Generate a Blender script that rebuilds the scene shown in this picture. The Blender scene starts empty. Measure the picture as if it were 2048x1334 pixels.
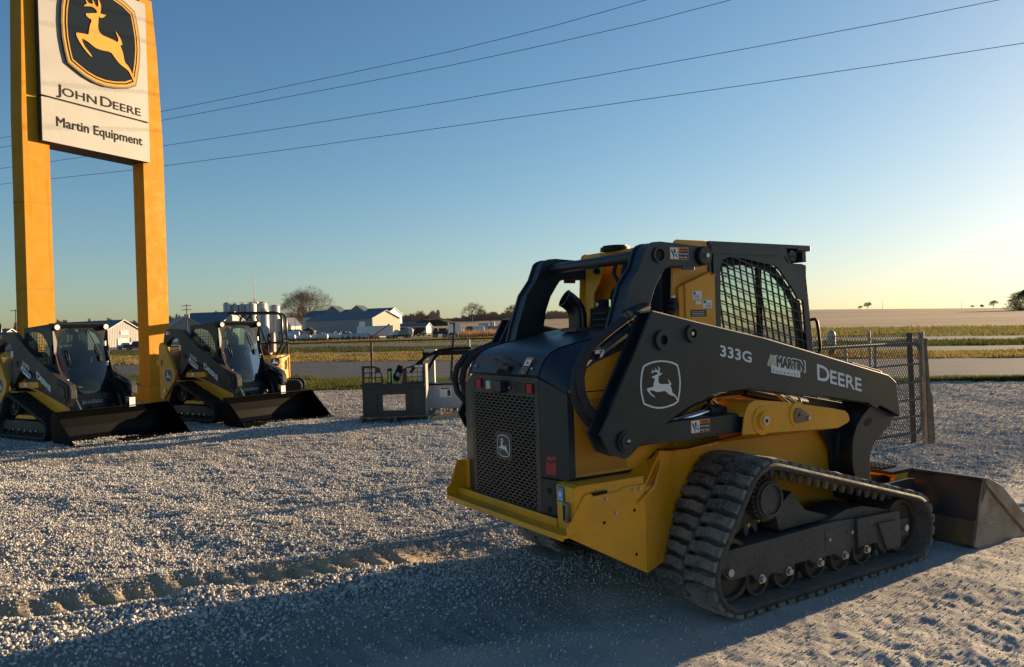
import bpy, bmesh, math, random
import numpy as np
from mathutils import Vector, Matrix
from mathutils.geometry import tessellate_polygon
random.seed(7); RNG=np.random.default_rng(11)
R=math.radians
scene=bpy.context.scene; COL=scene.collection
# ---------------------------------------------------------------- camera
F_PX=1558.7; HC=1.617; PITCH=-0.0034; ROLL=0.0307
_f=Vector((0,math.cos(PITCH),math.sin(PITCH))); _u0=Vector((0,-math.sin(PITCH),math.cos(PITCH))); _r0=Vector((1,0,0))
_r=_r0*math.cos(ROLL)-_u0*math.sin(ROLL); _u=_r0*math.sin(ROLL)+_u0*math.cos(ROLL)
cam=bpy.data.cameras.new('camera'); camo=bpy.data.objects.new('camera',cam); COL.objects.link(camo)
cam.sensor_width=36; cam.lens=F_PX/2048*36; cam.clip_start=0.05; cam.clip_end=6000
camo.matrix_world=Matrix(((_r.x,_u.x,-_f.x,0),(_r.y,_u.y,-_f.y,0),(_r.z,_u.z,-_f.z,HC),(0,0,0,1)))
scene.camera=camo
scene.render.resolution_x=1024; scene.render.resolution_y=667
# ---------------------------------------------------------------- light
SUN_AZ=R(56.0); SUN_EL=R(9.0)
w=bpy.data.worlds.new("World"); scene.world=w; w.use_nodes=True
nt=w.node_tree; nt.nodes.clear()
sky=nt.nodes.new('ShaderNodeTexSky'); sky.sky_type='NISHITA'; sky.sun_disc=False
sky.sun_elevation=SUN_EL; sky.sun_rotation=SUN_AZ; sky.altitude=0; sky.air_density=1.0; sky.dust_density=0.6; sky.ozone_density=3.0
_a=nt.nodes.new('ShaderNodeVectorMath'); _a.operation='MULTIPLY_ADD'; _a.inputs[1].default_value=(.2,.2,.2); _a.inputs[2].default_value=(1,1,1)
_d=nt.nodes.new('ShaderNodeVectorMath'); _d.operation='DIVIDE'; _g=nt.nodes.new('ShaderNodeGamma'); _g.inputs[1].default_value=1.5
nt.links.new(sky.outputs[0],_a.inputs[0]); nt.links.new(sky.outputs[0],_d.inputs[0]); nt.links.new(_a.outputs[0],_d.inputs[1]); nt.links.new(_d.outputs[0],_g.inputs[0])
bg=nt.nodes.new('ShaderNodeBackground'); bg.inputs['Strength'].default_value=0.074
wo=nt.nodes.new('ShaderNodeOutputWorld'); nt.links.new(_g.outputs[0],bg.inputs[0]); nt.links.new(bg.outputs[0],wo.inputs[0])
sl=bpy.data.lights.new('sun','SUN'); so=bpy.data.objects.new('sun',sl); COL.objects.link(so)
sl.energy=5.0; sl.angle=R(0.55); sl.color=(1.0,0.72,0.42)
_sd=Vector((math.sin(SUN_AZ)*math.cos(SUN_EL),math.cos(SUN_AZ)*math.cos(SUN_EL),math.sin(SUN_EL)))
so.rotation_euler=_sd.to_track_quat('Z','Y').to_euler()
scene.view_settings.view_transform='Standard'; scene.view_settings.look='None'
scene.view_settings.exposure=1.42; scene.view_settings.gamma=1.0
# ---------------------------------------------------------------- helpers
def ray(px,py):
    d=_f*F_PX+_r*(px-1024)+_u*(667-py); return d/d.y
def at(px,py,Y): return Vector((0,0,HC))+ray(px,py)*Y
def horizon(px): return 667-math.tan(-PITCH)*F_PX*0-5.3-ROLL*(px-1024)
MATS={}
def lk(t,a,b): t.links.new(a,b)
def mat(name,col,rough=0.6,metal=0.0,var=0.0,vscale=4.0,col2=None,bump=0.0,bscale=40.0,dust=0.0,dustcol=(0.28,0.26,0.23),coat=0.0,spec=None,emit=None,scr=0.0,drip=0.0,dripcol=(.3,.1,.01)):
    """procedural paint / metal / soil: base colour with noise variation, dust patches and fine bump"""
    if name in MATS: return MATS[name]
    m=bpy.data.materials.new(name); m.use_nodes=True; t=m.node_tree; b=t.nodes['Principled BSDF']
    b.inputs['Roughness'].default_value=rough; b.inputs['Metallic'].default_value=metal
    if spec is not None: b.inputs['Specular IOR Level'].default_value=spec
    if coat: b.inputs['Coat Weight'].default_value=coat; b.inputs['Coat Roughness'].default_value=0.15
    tc=t.nodes.new('ShaderNodeTexCoord'); src=None
    rgb=t.nodes.new('ShaderNodeRGB'); rgb.outputs[0].default_value=(*col,1); src=rgb.outputs[0]
    def noise(s,d=5,r=.6):
        n=t.nodes.new('ShaderNodeTexNoise'); n.inputs['Scale'].default_value=s; n.inputs['Detail'].default_value=d; n.inputs['Roughness'].default_value=r
        lk(t,tc.outputs['Object'],n.inputs['Vector']); return n
    def mix(a,c2,fac):
        x=t.nodes.new('ShaderNodeMix'); x.data_type='RGBA'; lk(t,a,x.inputs[6])
        if isinstance(c2,tuple): x.inputs[7].default_value=(*c2,1)
        else: lk(t,c2,x.inputs[7])
        lk(t,fac,x.inputs[0]); return x.outputs[2]
    def ramp(v,a,b2):
        mr=t.nodes.new('ShaderNodeMapRange'); mr.inputs[1].default_value=a; mr.inputs[2].default_value=b2; lk(t,v,mr.inputs[0]); return mr
    if var>0:
        n=noise(vscale); c2=col2 or tuple(max(0,c*(1-var)) for c in col)
        src=mix(src,c2,ramp(n.outputs[0],.35,.65).outputs[0])
    if dust>0:
        n=noise(3.1,8,.7); mr=ramp(n.outputs[0],.42,.72); mr.inputs[4].default_value=dust
        src=mix(src,dustcol,mr.outputs[0])
        n3=noise(45,3,.6); r3=ramp(n3.outputs[0],.45,.75); r3.inputs[4].default_value=dust*.5
        src=mix(src,dustcol,r3.outputs[0])
        rr=ramp(n.outputs[0],.3,.7); rr.inputs[3].default_value=rough*.8; rr.inputs[4].default_value=min(1,rough*1.5); lk(t,rr.outputs[0],b.inputs['Roughness'])
    if scr>0:
        n=noise(9,6,.7); mp=t.nodes.new('ShaderNodeMapping'); mp.inputs['Scale'].default_value=(1,1,14); lk(t,tc.outputs['Object'],mp.inputs[0]); lk(t,mp.outputs[0],n.inputs['Vector'])
        r4=ramp(n.outputs[0],.60,.66); r4.inputs[4].default_value=scr; src=mix(src,tuple(min(1,c*2.2+.03) for c in col),r4.outputs[0])
    if drip>0:
        n=noise(1.0,7,.65); mp=t.nodes.new('ShaderNodeMapping'); mp.inputs['Scale'].default_value=(7,7,.22); lk(t,tc.outputs['Object'],mp.inputs[0]); lk(t,mp.outputs[0],n.inputs['Vector'])
        r5=ramp(n.outputs[0],.52,.68); r5.inputs[4].default_value=drip; src=mix(src,dripcol,r5.outputs[0])
    lk(t,src,b.inputs['Base Color'])
    if bump>0:
        n=noise(bscale,6,.65); bp=t.nodes.new('ShaderNodeBump'); bp.inputs['Strength'].default_value=bump; bp.inputs['Distance'].default_value=0.02
        lk(t,n.outputs[0],bp.inputs['Height']); lk(t,bp.outputs[0],b.inputs['Normal'])
    if emit: b.inputs['Emission Color'].default_value=(*emit,1); b.inputs['Emission Strength'].default_value=1
    MATS[name]=m; return m
def glass(name,tint,refl=0.12):
    if name in MATS: return MATS[name]
    m=bpy.data.materials.new(name); m.use_nodes=True; t=m.node_tree; t.nodes.clear()
    o=t.nodes.new('ShaderNodeOutputMaterial'); tr=t.nodes.new('ShaderNodeBsdfTransparent'); tr.inputs[0].default_value=(*tint,1)
    g=t.nodes.new('ShaderNodeBsdfGlossy'); g.inputs['Roughness'].default_value=.03
    lw=t.nodes.new('ShaderNodeLayerWeight'); lw.inputs[0].default_value=.35
    mm=t.nodes.new('ShaderNodeMath'); mm.operation='MULTIPLY_ADD'; mm.inputs[1].default_value=.45; mm.inputs[2].default_value=refl; lk(t,lw.outputs['Fresnel'],mm.inputs[0])
    x=t.nodes.new('ShaderNodeMixShader'); lk(t,mm.outputs[0],x.inputs[0]); lk(t,tr.outputs[0],x.inputs[1]); lk(t,g.outputs[0],x.inputs[2]); lk(t,x.outputs[0],o.inputs[0])
    MATS[name]=m; return m
def tag(o,label=None,cat=None,group=None,kind=None):
    if label: o['label']=label
    if cat: o['category']=cat
    if group: o['group']=group
    if kind: o['kind']=kind
    return o
def empty(name,loc=(0,0,0),rz=0,label=None,cat=None,group=None):
    o=bpy.data.objects.new(name,None); COL.objects.link(o); o.location=loc; o.rotation_euler=(0,0,rz); o.empty_display_size=.1
    return tag(o,label,cat,group)
def children(o): return [c for c in bpy.data.objects if c.parent==o]
def copy_tree(o,parent=None,loc=None,rz=None):
    c=o.copy(); COL.objects.link(c)
    if parent is not None: c.parent=parent
    if loc is not None: c.location=loc
    if rz is not None: c.rotation_euler=(0,0,rz)
    for ch in children(o): copy_tree(ch,c)
    return c
class MB:
    def __init__(s): s.v=[]; s.f=[]; s.m=[]; s.mats=[]; s.cur=0; s.smooth=[]; s.sm=False
    def mat(s,m):
        if m not in s.mats: s.mats.append(m)
        s.cur=s.mats.index(m); return s
    def add(s,vs,fs,sm=None):
        n=len(s.v); s.v.extend([tuple(v) for v in vs])
        for f in fs: s.f.append([n+i for i in f]); s.m.append(s.cur); s.smooth.append(s.sm if sm is None else sm)
        return s
    def box(s,lo,hi,rot=None,c=None):
        x0,y0,z0=lo;x1,y1,z1=hi
        vs=[Vector(p) for p in ((x0,y0,z0),(x1,y0,z0),(x1,y1,z0),(x0,y1,z0),(x0,y0,z1),(x1,y0,z1),(x1,y1,z1),(x0,y1,z1))]
        if rot is not None:
            cc=Vector(c) if c else (Vector(lo)+Vector(hi))/2
            vs=[cc+rot@(v-cc) for v in vs]
        return s.add(vs,[(0,3,2,1),(4,5,6,7),(0,1,5,4),(1,2,6,5),(2,3,7,6),(3,0,4,7)])
    def prism(s,pts,O,U,V,N,holes=()):
        """extrude 2-D outline (with holes) lying in plane O+uU+vV along N (vector)"""
        O=Vector(O);U=Vector(U);V=Vector(V);N=Vector(N)
        loops=[list(pts)]+[list(h) for h in holes]
        flat=[Vector((p[0],p[1],0)) for l in loops for p in l]
        tri=tessellate_polygon([[Vector((p[0],p[1],0)) for p in l] for l in loops])
        A=[O+U*p.x+V*p.y for p in flat]; B=[a+N for a in A]; n=len(A)
        fs=[]
        up=U.cross(V).dot(N)
        for t in tri:
            a,b,c=t; ar=(flat[b]-flat[a]).cross(flat[c]-flat[a]).z
            if abs(ar)<1e-12: continue
            if (ar>0)!=(up>0): a,b,c=a,c,b
            fs.append((n+a,n+b,n+c)); fs.append((a,c,b))
        k=0
        for li,l in enumerate(loops):
            m=len(l); area=sum(l[i][0]*l[(i+1)%m][1]-l[(i+1)%m][0]*l[i][1] for i in range(m))
            ccw=(area>0)==(li==0)
            if up<0: ccw=not ccw
            for i in range(m):
                a,b=k+i,k+(i+1)%m
                fs.append((a,b,n+b,n+a) if ccw else (b,a,n+a,n+b))
            k+=m
        return s.add(A+B,fs)
    def cyl(s,p0,p1,r0,r1=None,seg=20,cap=True,sm=True):
        p0=Vector(p0);p1=Vector(p1); r1=r0 if r1 is None else r1
        d=(p1-p0).normalized(); a=d.orthogonal().normalized(); b=d.cross(a)
        vs=[]
        for p,r in ((p0,r0),(p1,r1)):
            for i in range(seg):
                t=2*math.pi*i/seg; vs.append(p+a*(r*math.cos(t))+b*(r*math.sin(t)))
        s.add(vs,[(i,(i+1)%seg,seg+(i+1)%seg,seg+i) for i in range(seg)],sm)
        if cap: s.add(vs,[tuple(range(seg-1,-1,-1)),tuple(range(seg,2*seg))],False)
        return s
    def ring(s,p0,p1,ro,ri,seg=24):
        s.cyl(p0,p1,ro,seg=seg,cap=False); 
        p0=Vector(p0);p1=Vector(p1); d=(p1-p0).normalized(); a=d.orthogonal().normalized(); b=d.cross(a)
        vs=[]
        for p in (p0,p1):
            for r in (ro,ri):
                for i in range(seg):
                    t=2*math.pi*i/seg; vs.append(p+a*(r*math.cos(t))+b*(r*math.sin(t)))
        fs=[]
        for i in range(seg):
            j=(i+1)%seg
            fs.append((i,seg+i,seg+j,j)); fs.append((2*seg+i,2*seg+j,3*seg+j,3*seg+i)); fs.append((seg+i,3*seg+i,3*seg+j,seg+j))
        return s.add(vs,fs,False)
    def tube(s,path,r,seg=10,cap=True,rs=None):
        P=[Vector(p) for p in path]; n=len(P); rings=[]; up=None
        for i,p in enumerate(P):
            d=((P[min(i+1,n-1)]-P[max(i-1,0)])).normalized()
            a=d.orthogonal().normalized() if up is None else (up-d*up.dot(d)).normalized()
            up=a; b=d.cross(a); rr=rs[i] if rs else r
            rings.append([p+a*(rr*math.cos(2*math.pi*k/seg))+b*(rr*math.sin(2*math.pi*k/seg)) for k in range(seg)])
        vs=[v for g in rings for v in g]; fs=[]
        for i in range(n-1):
            for k in range(seg):
                j=(k+1)%seg; fs.append((i*seg+k,i*seg+j,(i+1)*seg+j,(i+1)*seg+k))
        s.add(vs,fs,True)
        if cap: s.add(rings[0],[tuple(range(seg-1,-1,-1))],False); s.add(rings[-1],[tuple(range(seg))],False)
        return s
    def sphere(s,c,r,seg=12,rings=8,sx=(1,1,1)):
        c=Vector(c); vs=[];fs=[]
        for i in range(rings+1):
            th=math.pi*i/rings
            for k in range(seg):
                ph=2*math.pi*k/seg; vs.append(c+Vector((r*sx[0]*math.sin(th)*math.cos(ph),r*sx[1]*math.sin(th)*math.sin(ph),r*sx[2]*math.cos(th))))
        for i in range(rings):
            for k in range(seg):
                j=(k+1)%seg; fs.append((i*seg+k,(i+1)*seg+k,(i+1)*seg+j,i*seg+j))
        return s.add(vs,fs,True)
    def loft(s,A,B,sm=False):
        n=len(A); s.add(list(A)+list(B),[(i,i+1,n+i+1,n+i) for i in range(n-1)],sm); return s
    def build(s,name,m=None,parent=None,bevel=0,label=None):
        me=bpy.data.meshes.new(name); me.from_pydata([tuple(v) for v in s.v],[],s.f)
        ms=s.mats if s.mats else [m]
        for x in ms: me.materials.append(x)
        if s.mats: me.polygons.foreach_set('material_index',s.m)
        me.polygons.foreach_set('use_smooth',s.smooth); me.update()
        o=bpy.data.objects.new(name,me); COL.objects.link(o)
        if parent is not None: o.parent=parent
        if bevel:
            b=o.modifiers.new('bevel','BEVEL'); b.width=bevel; b.segments=2; b.limit_method='ANGLE'; b.angle_limit=R(40); b.use_clamp_overlap=True
        if label: o['label']=label
        return o
def _each(self,name,m=None,parent=None,bevel=0,label=None):
    """every separate piece collected so far becomes an object of its own"""
    n=len(self.v); p=list(range(n))
    def fd(a):
        while p[a]!=a: p[a]=p[p[a]]; a=p[a]
        return a
    for f in self.f:
        r=fd(f[0])
        for i in f[1:]: p[fd(i)]=r
    comp={}
    for i,f in enumerate(self.f): comp.setdefault(fd(f[0]),[]).append(i)
    bx=[]
    for k,fl in comp.items():
        vi=sorted({i for j in fl for i in self.f[j]}); A=[tuple(self.v[i]) for i in vi]
        bx.append([[min(a[c] for a in A)-.002 for c in range(3)],[max(a[c] for a in A)+.002 for c in range(3)],fl])
    ch=True
    while ch:
        ch=False
        for i in range(len(bx)):
            for j in range(i+1,len(bx)):
                if all(bx[i][0][c]<=bx[j][1][c] and bx[j][0][c]<=bx[i][1][c] for c in range(3)):
                    bx[i]=[[min(bx[i][0][c],bx[j][0][c]) for c in range(3)],[max(bx[i][1][c],bx[j][1][c]) for c in range(3)],bx[i][2]+bx[j][2]]; bx.pop(j); ch=True; break
            if ch: break
    out=[]
    for lo,hi,fl in bx:
        q=MB(); q.mats=[]; mp={}
        for j in fl:
            f=self.f[j]; 
            for i in f:
                if i not in mp: mp[i]=len(q.v); q.v.append(self.v[i])
            q.f.append([mp[i] for i in f]); mm=self.mats[self.m[j]] if self.mats else m
            if mm not in q.mats: q.mats.append(mm)
            q.m.append(q.mats.index(mm)); q.smooth.append(self.smooth[j])
        out.append(q.build(name,None,parent,bevel,label))
    return out
MB.each=_each
def npmesh(name,V,Fq,m,parent=None,smooth=False):
    me=bpy.data.meshes.new(name); V=np.asarray(V,np.float32); Fq=np.asarray(Fq,np.int32); k=Fq.shape[1]
    me.vertices.add(len(V)); me.vertices.foreach_set('co',V.ravel())
    me.loops.add(Fq.size); me.loops.foreach_set('vertex_index',Fq.ravel())
    me.polygons.add(len(Fq)); me.polygons.foreach_set('loop_start',np.arange(0,Fq.size,k,dtype=np.int32)); me.polygons.foreach_set('loop_total',np.full(len(Fq),k,np.int32))
    me.polygons.foreach_set('use_smooth',np.full(len(Fq),smooth,bool)); me.update(calc_edges=True)
    if m: me.materials.append(m)
    o=bpy.data.objects.new(name,me); COL.objects.link(o)
    if parent is not None: o.parent=parent
    return o
def text_data(body,size,bold=0.0,align='LEFT',space=1.0):
    """returns (verts2d, faces) of lettering"""
    cu=bpy.data.curves.new('t','FONT'); cu.body=body; cu.size=size; cu.offset=bold; cu.align_x=align; cu.space_character=space; cu.fill_mode='FRONT'; cu.resolution_u=3
    o=bpy.data.objects.new('t',cu); COL.objects.link(o); bpy.context.view_layer.update()
    me=o.to_mesh(); vs=[(v.co.x,v.co.y) for v in me.vertices]; fs=[tuple(p.vertices) for p in me.polygons]
    o.to_mesh_clear(); bpy.data.objects.remove(o); bpy.data.curves.remove(cu); return vs,fs
def put_text(mb,body,size,O,U,V,bold=0,align='LEFT',sx=1.0,space=1.0,width=None):
    vs,fs=text_data(body,size,min(bold,size*.0001),align,space); O=Vector(O);U=Vector(U);V=Vector(V)
    if width:
        x0=min(v[0] for v in vs);x1=max(v[0] for v in vs); sx=width/(x1-x0); vs=[(v[0]-x0,v[1]) for v in vs]
    up=U.cross(V); ex=max(0,bold-size*.0001)
    for k,(a,b) in enumerate([(0,0)]+([(1,0),(-1,0),(0,1),(0,-1),(.7,.7),(-.7,-.7),(.7,-.7),(-.7,.7)] if ex>0 else [])):
        mb.add([O+U*(x*sx+a*ex)+V*(y+b*ex)+up*(.00008*k) for x,y in vs],fs,False)
    return mb
def small_caps(mb,words,size,O,U,V,width,bold=0.0,small=.78):
    """first letter of each word large, the rest small capitals; scaled to the given width"""
    vs=[];fs=[];x=0
    for wd in words:
        for i,(part,sz) in enumerate(((wd[0],size),(wd[1:],size*small))):
            a,b=text_data(part,sz,min(bold*(sz/size),sz*.0001)); x0=min(p[0] for p in a); x1=max(p[0] for p in a)
            n=len(vs); vs+=[(p[0]-x0+x,p[1]) for p in a]; fs+=[tuple(n+k for k in f) for f in b]; x+=x1-x0+size*.06
        x+=size*.16
    W=max(p[0] for p in vs); s=width/W; O=Vector(O);U=Vector(U);V=Vector(V); up=U.cross(V); ex=max(0,bold-size*.0001)
    for k,(a,b) in enumerate([(0,0)]+([(1,0),(-1,0),(0,1),(0,-1),(.7,.7),(-.7,-.7),(.7,-.7),(-.7,.7)] if ex>0 else [])):
        mb.add([O+U*(p[0]*s+a*ex)+V*(p[1]+b*ex)+up*(.0001*k) for p in vs],fs,False)
    return mb
def clip_seg(poly,p,d):
    ts=[]
    n=len(poly)
    for i in range(n):
        a=poly[i];b=poly[(i+1)%n]; ex,ey=b[0]-a[0],b[1]-a[1]; den=d[0]*ey-d[1]*ex
        if abs(den)<1e-9: continue
        t=((a[0]-p[0])*ey-(a[1]-p[1])*ex)/den; q=((a[0]-p[0])*d[1]-(a[1]-p[1])*d[0])/den
        if 0<=q<1: ts.append(t)
    ts.sort(); return [(ts[i],ts[i+1]) for i in range(0,len(ts)-1,2)]
DEER=[(-0.016,0.101),(-0.007,0.093),(-0.002,0.083),(-0.003,0.072),(-0.006,0.06),(0.008,0.061),(0.016,0.062),(0.008,0.054),(-0.001,0.049),(-0.009,0.049),(-0.012,0.053),(-0.014,0.038),(-0.016,0.024),(-0.015,0.014),(-0.009,0.006),(0.002,0.002),(0.022,0.001),(0.042,0.0),(0.058,-0.003),(0.062,0.003),(0.062,0.009),(0.057,0.017),(0.052,0.026),(0.058,0.023),(0.067,0.015),(0.074,0.006),(0.078,-0.003),(0.076,-0.006),(0.071,-0.007),(0.07,-0.011),(0.076,-0.02),(0.081,-0.033),(0.083,-0.044),(0.088,-0.054),(0.098,-0.059),(0.107,-0.067),(0.115,-0.078),(0.126,-0.094),(0.121,-0.1),(0.112,-0.087),(0.102,-0.075),(0.092,-0.07),(0.072,-0.064),(0.059,-0.058),(0.048,-0.05),(0.038,-0.042),(0.032,-0.038),(0.021,-0.037),(0.004,-0.039),(-0.012,-0.04),(-0.028,-0.039),(-0.041,-0.035),(-0.054,-0.03),(-0.067,-0.027),(-0.078,-0.026),(-0.077,-0.034),(-0.068,-0.046),(-0.055,-0.055),(-0.046,-0.062),(-0.042,-0.067),(-0.046,-0.067),(-0.058,-0.061),(-0.074,-0.05),(-0.086,-0.039),(-0.094,-0.03),(-0.099,-0.021),(-0.098,-0.016),(-0.089,-0.014),(-0.073,-0.012),(-0.056,-0.01),(-0.053,-0.009),(-0.051,0.002),(-0.048,0.014),(-0.043,0.025),(-0.04,0.031),(-0.042,0.035),(-0.05,0.036),(-0.058,0.039),(-0.061,0.043),(-0.059,0.046),(-0.048,0.049),(-0.035,0.053),(-0.023,0.056),(-0.018,0.059),(-0.019,0.064),(-0.026,0.068),(-0.034,0.07),(-0.045,0.069),(-0.055,0.066),(-0.068,0.063),(-0.063,0.068),(-0.055,0.074),(-0.058,0.079),(-0.063,0.084),(-0.056,0.082),(-0.05,0.077),(-0.043,0.077),(-0.034,0.077),(-0.033,0.083),(-0.036,0.09),(-0.043,0.096),(-0.036,0.092),(-0.028,0.084),(-0.024,0.078),(-0.017,0.075),(-0.012,0.079),(-0.012,0.087),(-0.013,0.095)]
SHIELD=[(-0.12,0.107),(-0.099,0.116),(-0.067,0.125),(-0.031,0.13),(0.014,0.131),(0.057,0.126),(0.096,0.118),(0.133,0.102),(0.142,0.072),(0.149,0.034),(0.151,-0.001),(0.145,-0.046),(0.137,-0.077),(0.129,-0.105),(0.097,-0.119),(0.053,-0.128),(0.01,-0.132),(-0.029,-0.13),(-0.067,-0.122),(-0.102,-0.109),(-0.126,-0.099),(-0.135,-0.07),(-0.142,-0.036),(-0.144,0.003),(-0.141,0.041),(-0.133,0.077)]
def logo(mb,O,U,V,N,sx,sy,mline,mfield,mdeer,th=0.001,halo=None):
    """leaping stag inside a shield outline, raised plates"""
    O=Vector(O);U=Vector(U)*sx;V=Vector(V)*sy;N=Vector(N)
    if halo: mb.mat(halo).prism([(x*1.07,y*1.07) for x,y in SHIELD],O,U,V,N*th)
    mb.mat(mline).prism(SHIELD,O+N*th,U,V,N*th)
    inn=[(x*.925,y*.93) for x,y in SHIELD]
    mb.mat(mfield).prism(inn,O+N*th*2,U,V,N*th)
    mb.mat(mdeer).prism(DEER,O+N*th*3,U,V,N*th)
def warn(mb,O,U,V,N,wd,ht,portrait=False):
    """orange / white / black warning sticker with hand pictogram"""
    O=Vector(O);U=Vector(U);V=Vector(V);N=Vector(N)
    def rect(a,b,c,d,k,m): mb.mat(m).prism([(a,c),(b,c),(b,d),(a,d)],O+N*(.0006*k),U,V,N*.0006)
    org=mat('sticker_orange',(.75,.20,.04),.5);wh=mat('sticker_white',(.75,.75,.75),.5);bk=mat('sticker_black',(.015,.015,.015),.5)
    rect(0,wd,0,ht,0,org)
    e=.004
    if not portrait:
        rect(e,wd*.45,e,ht-e,1,wh); rect(wd*.47,wd-e,e,ht*.68,1,bk)
        P=lambda q:[(wd*(.02+.42*a),ht*(.06+.86*b)) for a,b in q]
        mb.mat(bk)
        for q in ([(.12,.92),(.3,.75),(.42,.45),(.5,.08),(.44,.05),(.3,.4),(.12,.68)],[(.45,.9),(.65,.9),(.65,.55),(.45,.5)],[(.42,.42),(.9,.38),(.9,.3),(.42,.34)],[(.7,.5),(.88,.66),(.92,.6),(.76,.46)],[(.7,.3),(.92,.22),(.88,.16),(.66,.24)]):
            mb.prism(P(q),O+N*.0012,U,V,N*.0005)
        mb.mat(wh); put_text(mb,'Pinch Area',ht*.24,O+U*(wd*.5)+V*(ht*.40)+N*.0016,U,V,bold=ht*.004,width=wd*.44)
        put_text(mb,'Keep Away',ht*.24,O+U*(wd*.5)+V*(ht*.13)+N*.0016,U,V,bold=ht*.004,width=wd*.42)
        mb.mat(bk); put_text(mb,'WARNING',ht*.2,O+U*(wd*.52)+V*(ht*.76)+N*.0009,U,V,bold=ht*.006,width=wd*.42)
    else:
        rect(e,wd-e,ht*.5,ht*.86,1,wh); rect(e,wd-e,e,ht*.47,1,bk)
        mb.mat(bk); P=[(wd*.3,ht*.8),(wd*.6,ht*.7),(wd*.75,ht*.56),(wd*.55,ht*.62),(wd*.3,ht*.56),(wd*.45,ht*.68)]; mb.prism(P,O+N*.0012,U,V,N*.0005)
        mb.mat(wh)
        for k in range(3): put_text(mb,('Rotating parts','Keep hands','clear')[k],ht*.1,O+U*(wd*.1)+V*(ht*(.33-.12*k))+N*.0016,U,V,width=wd*.75)
def hull_circles(cs,n=240):
    """outer outline of circles (x,z,r), resampled; returns pts,normals,length. counter-clockwise"""
    pts=[]
    for (x,z,r) in cs:
        for k in range(360):
            a=2*math.pi*k/360; pts.append((x+r*math.cos(a),z+r*math.sin(a)))
    pts=sorted(set((round(a,5),round(b,5)) for a,b in pts))
    def half(P):
        h=[]
        for p in P:
            while len(h)>1 and (h[-1][0]-h[-2][0])*(p[1]-h[-2][1])-(h[-1][1]-h[-2][1])*(p[0]-h[-2][0])<=0: h.pop()
            h.append(p)
        return h
    lo=half(pts); up=half(pts[::-1]); H=lo[:-1]+up[:-1]
    H=np.array(H+[H[0]]); d=np.sqrt((np.diff(H,axis=0)**2).sum(1)); s=np.r_[0,np.cumsum(d)]; L=s[-1]
    def f(t):
        t=t%L; return np.array([np.interp(t,s,H[:,0]),np.interp(t,s,H[:,1])])
    def nrm(t):
        a=f(t-.012);b=f(t+.012); v=b-a; v/=np.linalg.norm(v); return np.array([v[1],-v[0]])
    return f,nrm,L
# ---------------------------------------------------------------- value noise for terrain
def vnoise(X,Y,seed=0):
    xi=np.floor(X).astype(np.int64); yi=np.floor(Y).astype(np.int64); fx=X-xi; fy=Y-yi
    fx=fx*fx*(3-2*fx); fy=fy*fy*(3-2*fy)
    def h(a,b):
        n=(a*374761393+b*668265263+seed*1442695041)&0x7fffffff; n=((n^(n>>13))*1274126177)&0x7fffffff; n=n^(n>>16); return (n&0xffff)/65535.0
    return (h(xi,yi)*(1-fx)+h(xi+1,yi)*fx)*(1-fy)+(h(xi,yi+1)*(1-fx)+h(xi+1,yi+1)*fx)*fy-.5
MO=np.array([1.2869,5.473]); PSI=1.0153; MF=np.array([math.sin(PSI),math.cos(PSI)]); ML=np.array([-math.cos(PSI),math.sin(PSI)])
def smooth(a,b,x): t=np.clip((x-a)/(b-a),0,1); return t*t*(3-2*t)
RIDGE_PX=np.array([-400,0,300,600,850,1100,1640,2048,2500.]); RIDGE_UP=np.array([16,18,20,25,29,26.,24.,15.,8.])
def terrain(X,Y):
    X=np.asarray(X,float);Y=np.asarray(Y,float)
    s=np.clip(X/np.maximum(Y,1),-1.2,1.2); px=1024+s*F_PX
    up=np.interp(px,RIDGE_PX,RIDGE_UP); zr=HC+up/F_PX*700
    pw=np.interp(px,[0,900,1500,2048],[2.0,2.0,1.25,1.15]); y0=np.interp(px,[0,900,1500,2048],[140,140,118,118.])
    t=np.clip((Y-y0)/(700-y0),0,None); z=zr*np.where(t<1,t**pw,1.0)
    z=z-np.clip(Y-700,0,None)*.035
    return z
def rut_c(q0): return 1.20+.15*np.clip(-1.0-q0,0,None)
def gravel_h(X,Y):
    """small relief of the gravel lot: swells, churned patches, two tread ruts running back from the loader"""
    X=np.asarray(X,float);Y=np.asarray(Y,float)
    q0=(X-MO[0])*MF[0]+(Y-MO[1])*MF[1]; q1=(X-MO[0])*ML[0]+(Y-MO[1])*ML[1]
    z=.050*vnoise(X*.7,Y*.7,1)+.038*vnoise(X*1.9,Y*1.9,2)+.024*vnoise(X*5,Y*5,3)+.013*vnoise(X*13,Y*13,4)
    near=np.exp(-((q0/1.6)**4)-((q1/1.35)**4)); z*=1-.9*near
    rough=smooth(-.1,.25,vnoise(X*.35+7,Y*.35,9)); z+=(.25+.5*rough)*(.012*vnoise(X*20,Y*20,5)+.009*vnoise(X*38,Y*38,15))
    for off,amp in ((0.,1.0),(-1.55,.5)):
        c=rut_c(q0)+off; d=q1-c
        inr=np.exp(-(d/.21)**4)*smooth(-.9,-1.4,q0)*smooth(-9.,-6.,q0)
        z+=inr*(-.030+.017*np.tanh(3*np.sin(2*math.pi*(q0+.15*d)/.17))*smooth(-1.3,-2.0,q0)*amp)
        z+=np.exp(-((d+.32)/.10)**2)*smooth(-1.2,-2.,q0)*smooth(-9.5,-6.5,q0)*(.050+.055*vnoise(X*4,Y*4,8))*amp
        z+=np.exp(-((d-.32)/.10)**2)*smooth(-1.2,-2.,q0)*smooth(-9.5,-6.5,q0)*(.028+.04*vnoise(X*4,Y*4,18))*amp
    z*=smooth(26,20,Y)
    return z
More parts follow.
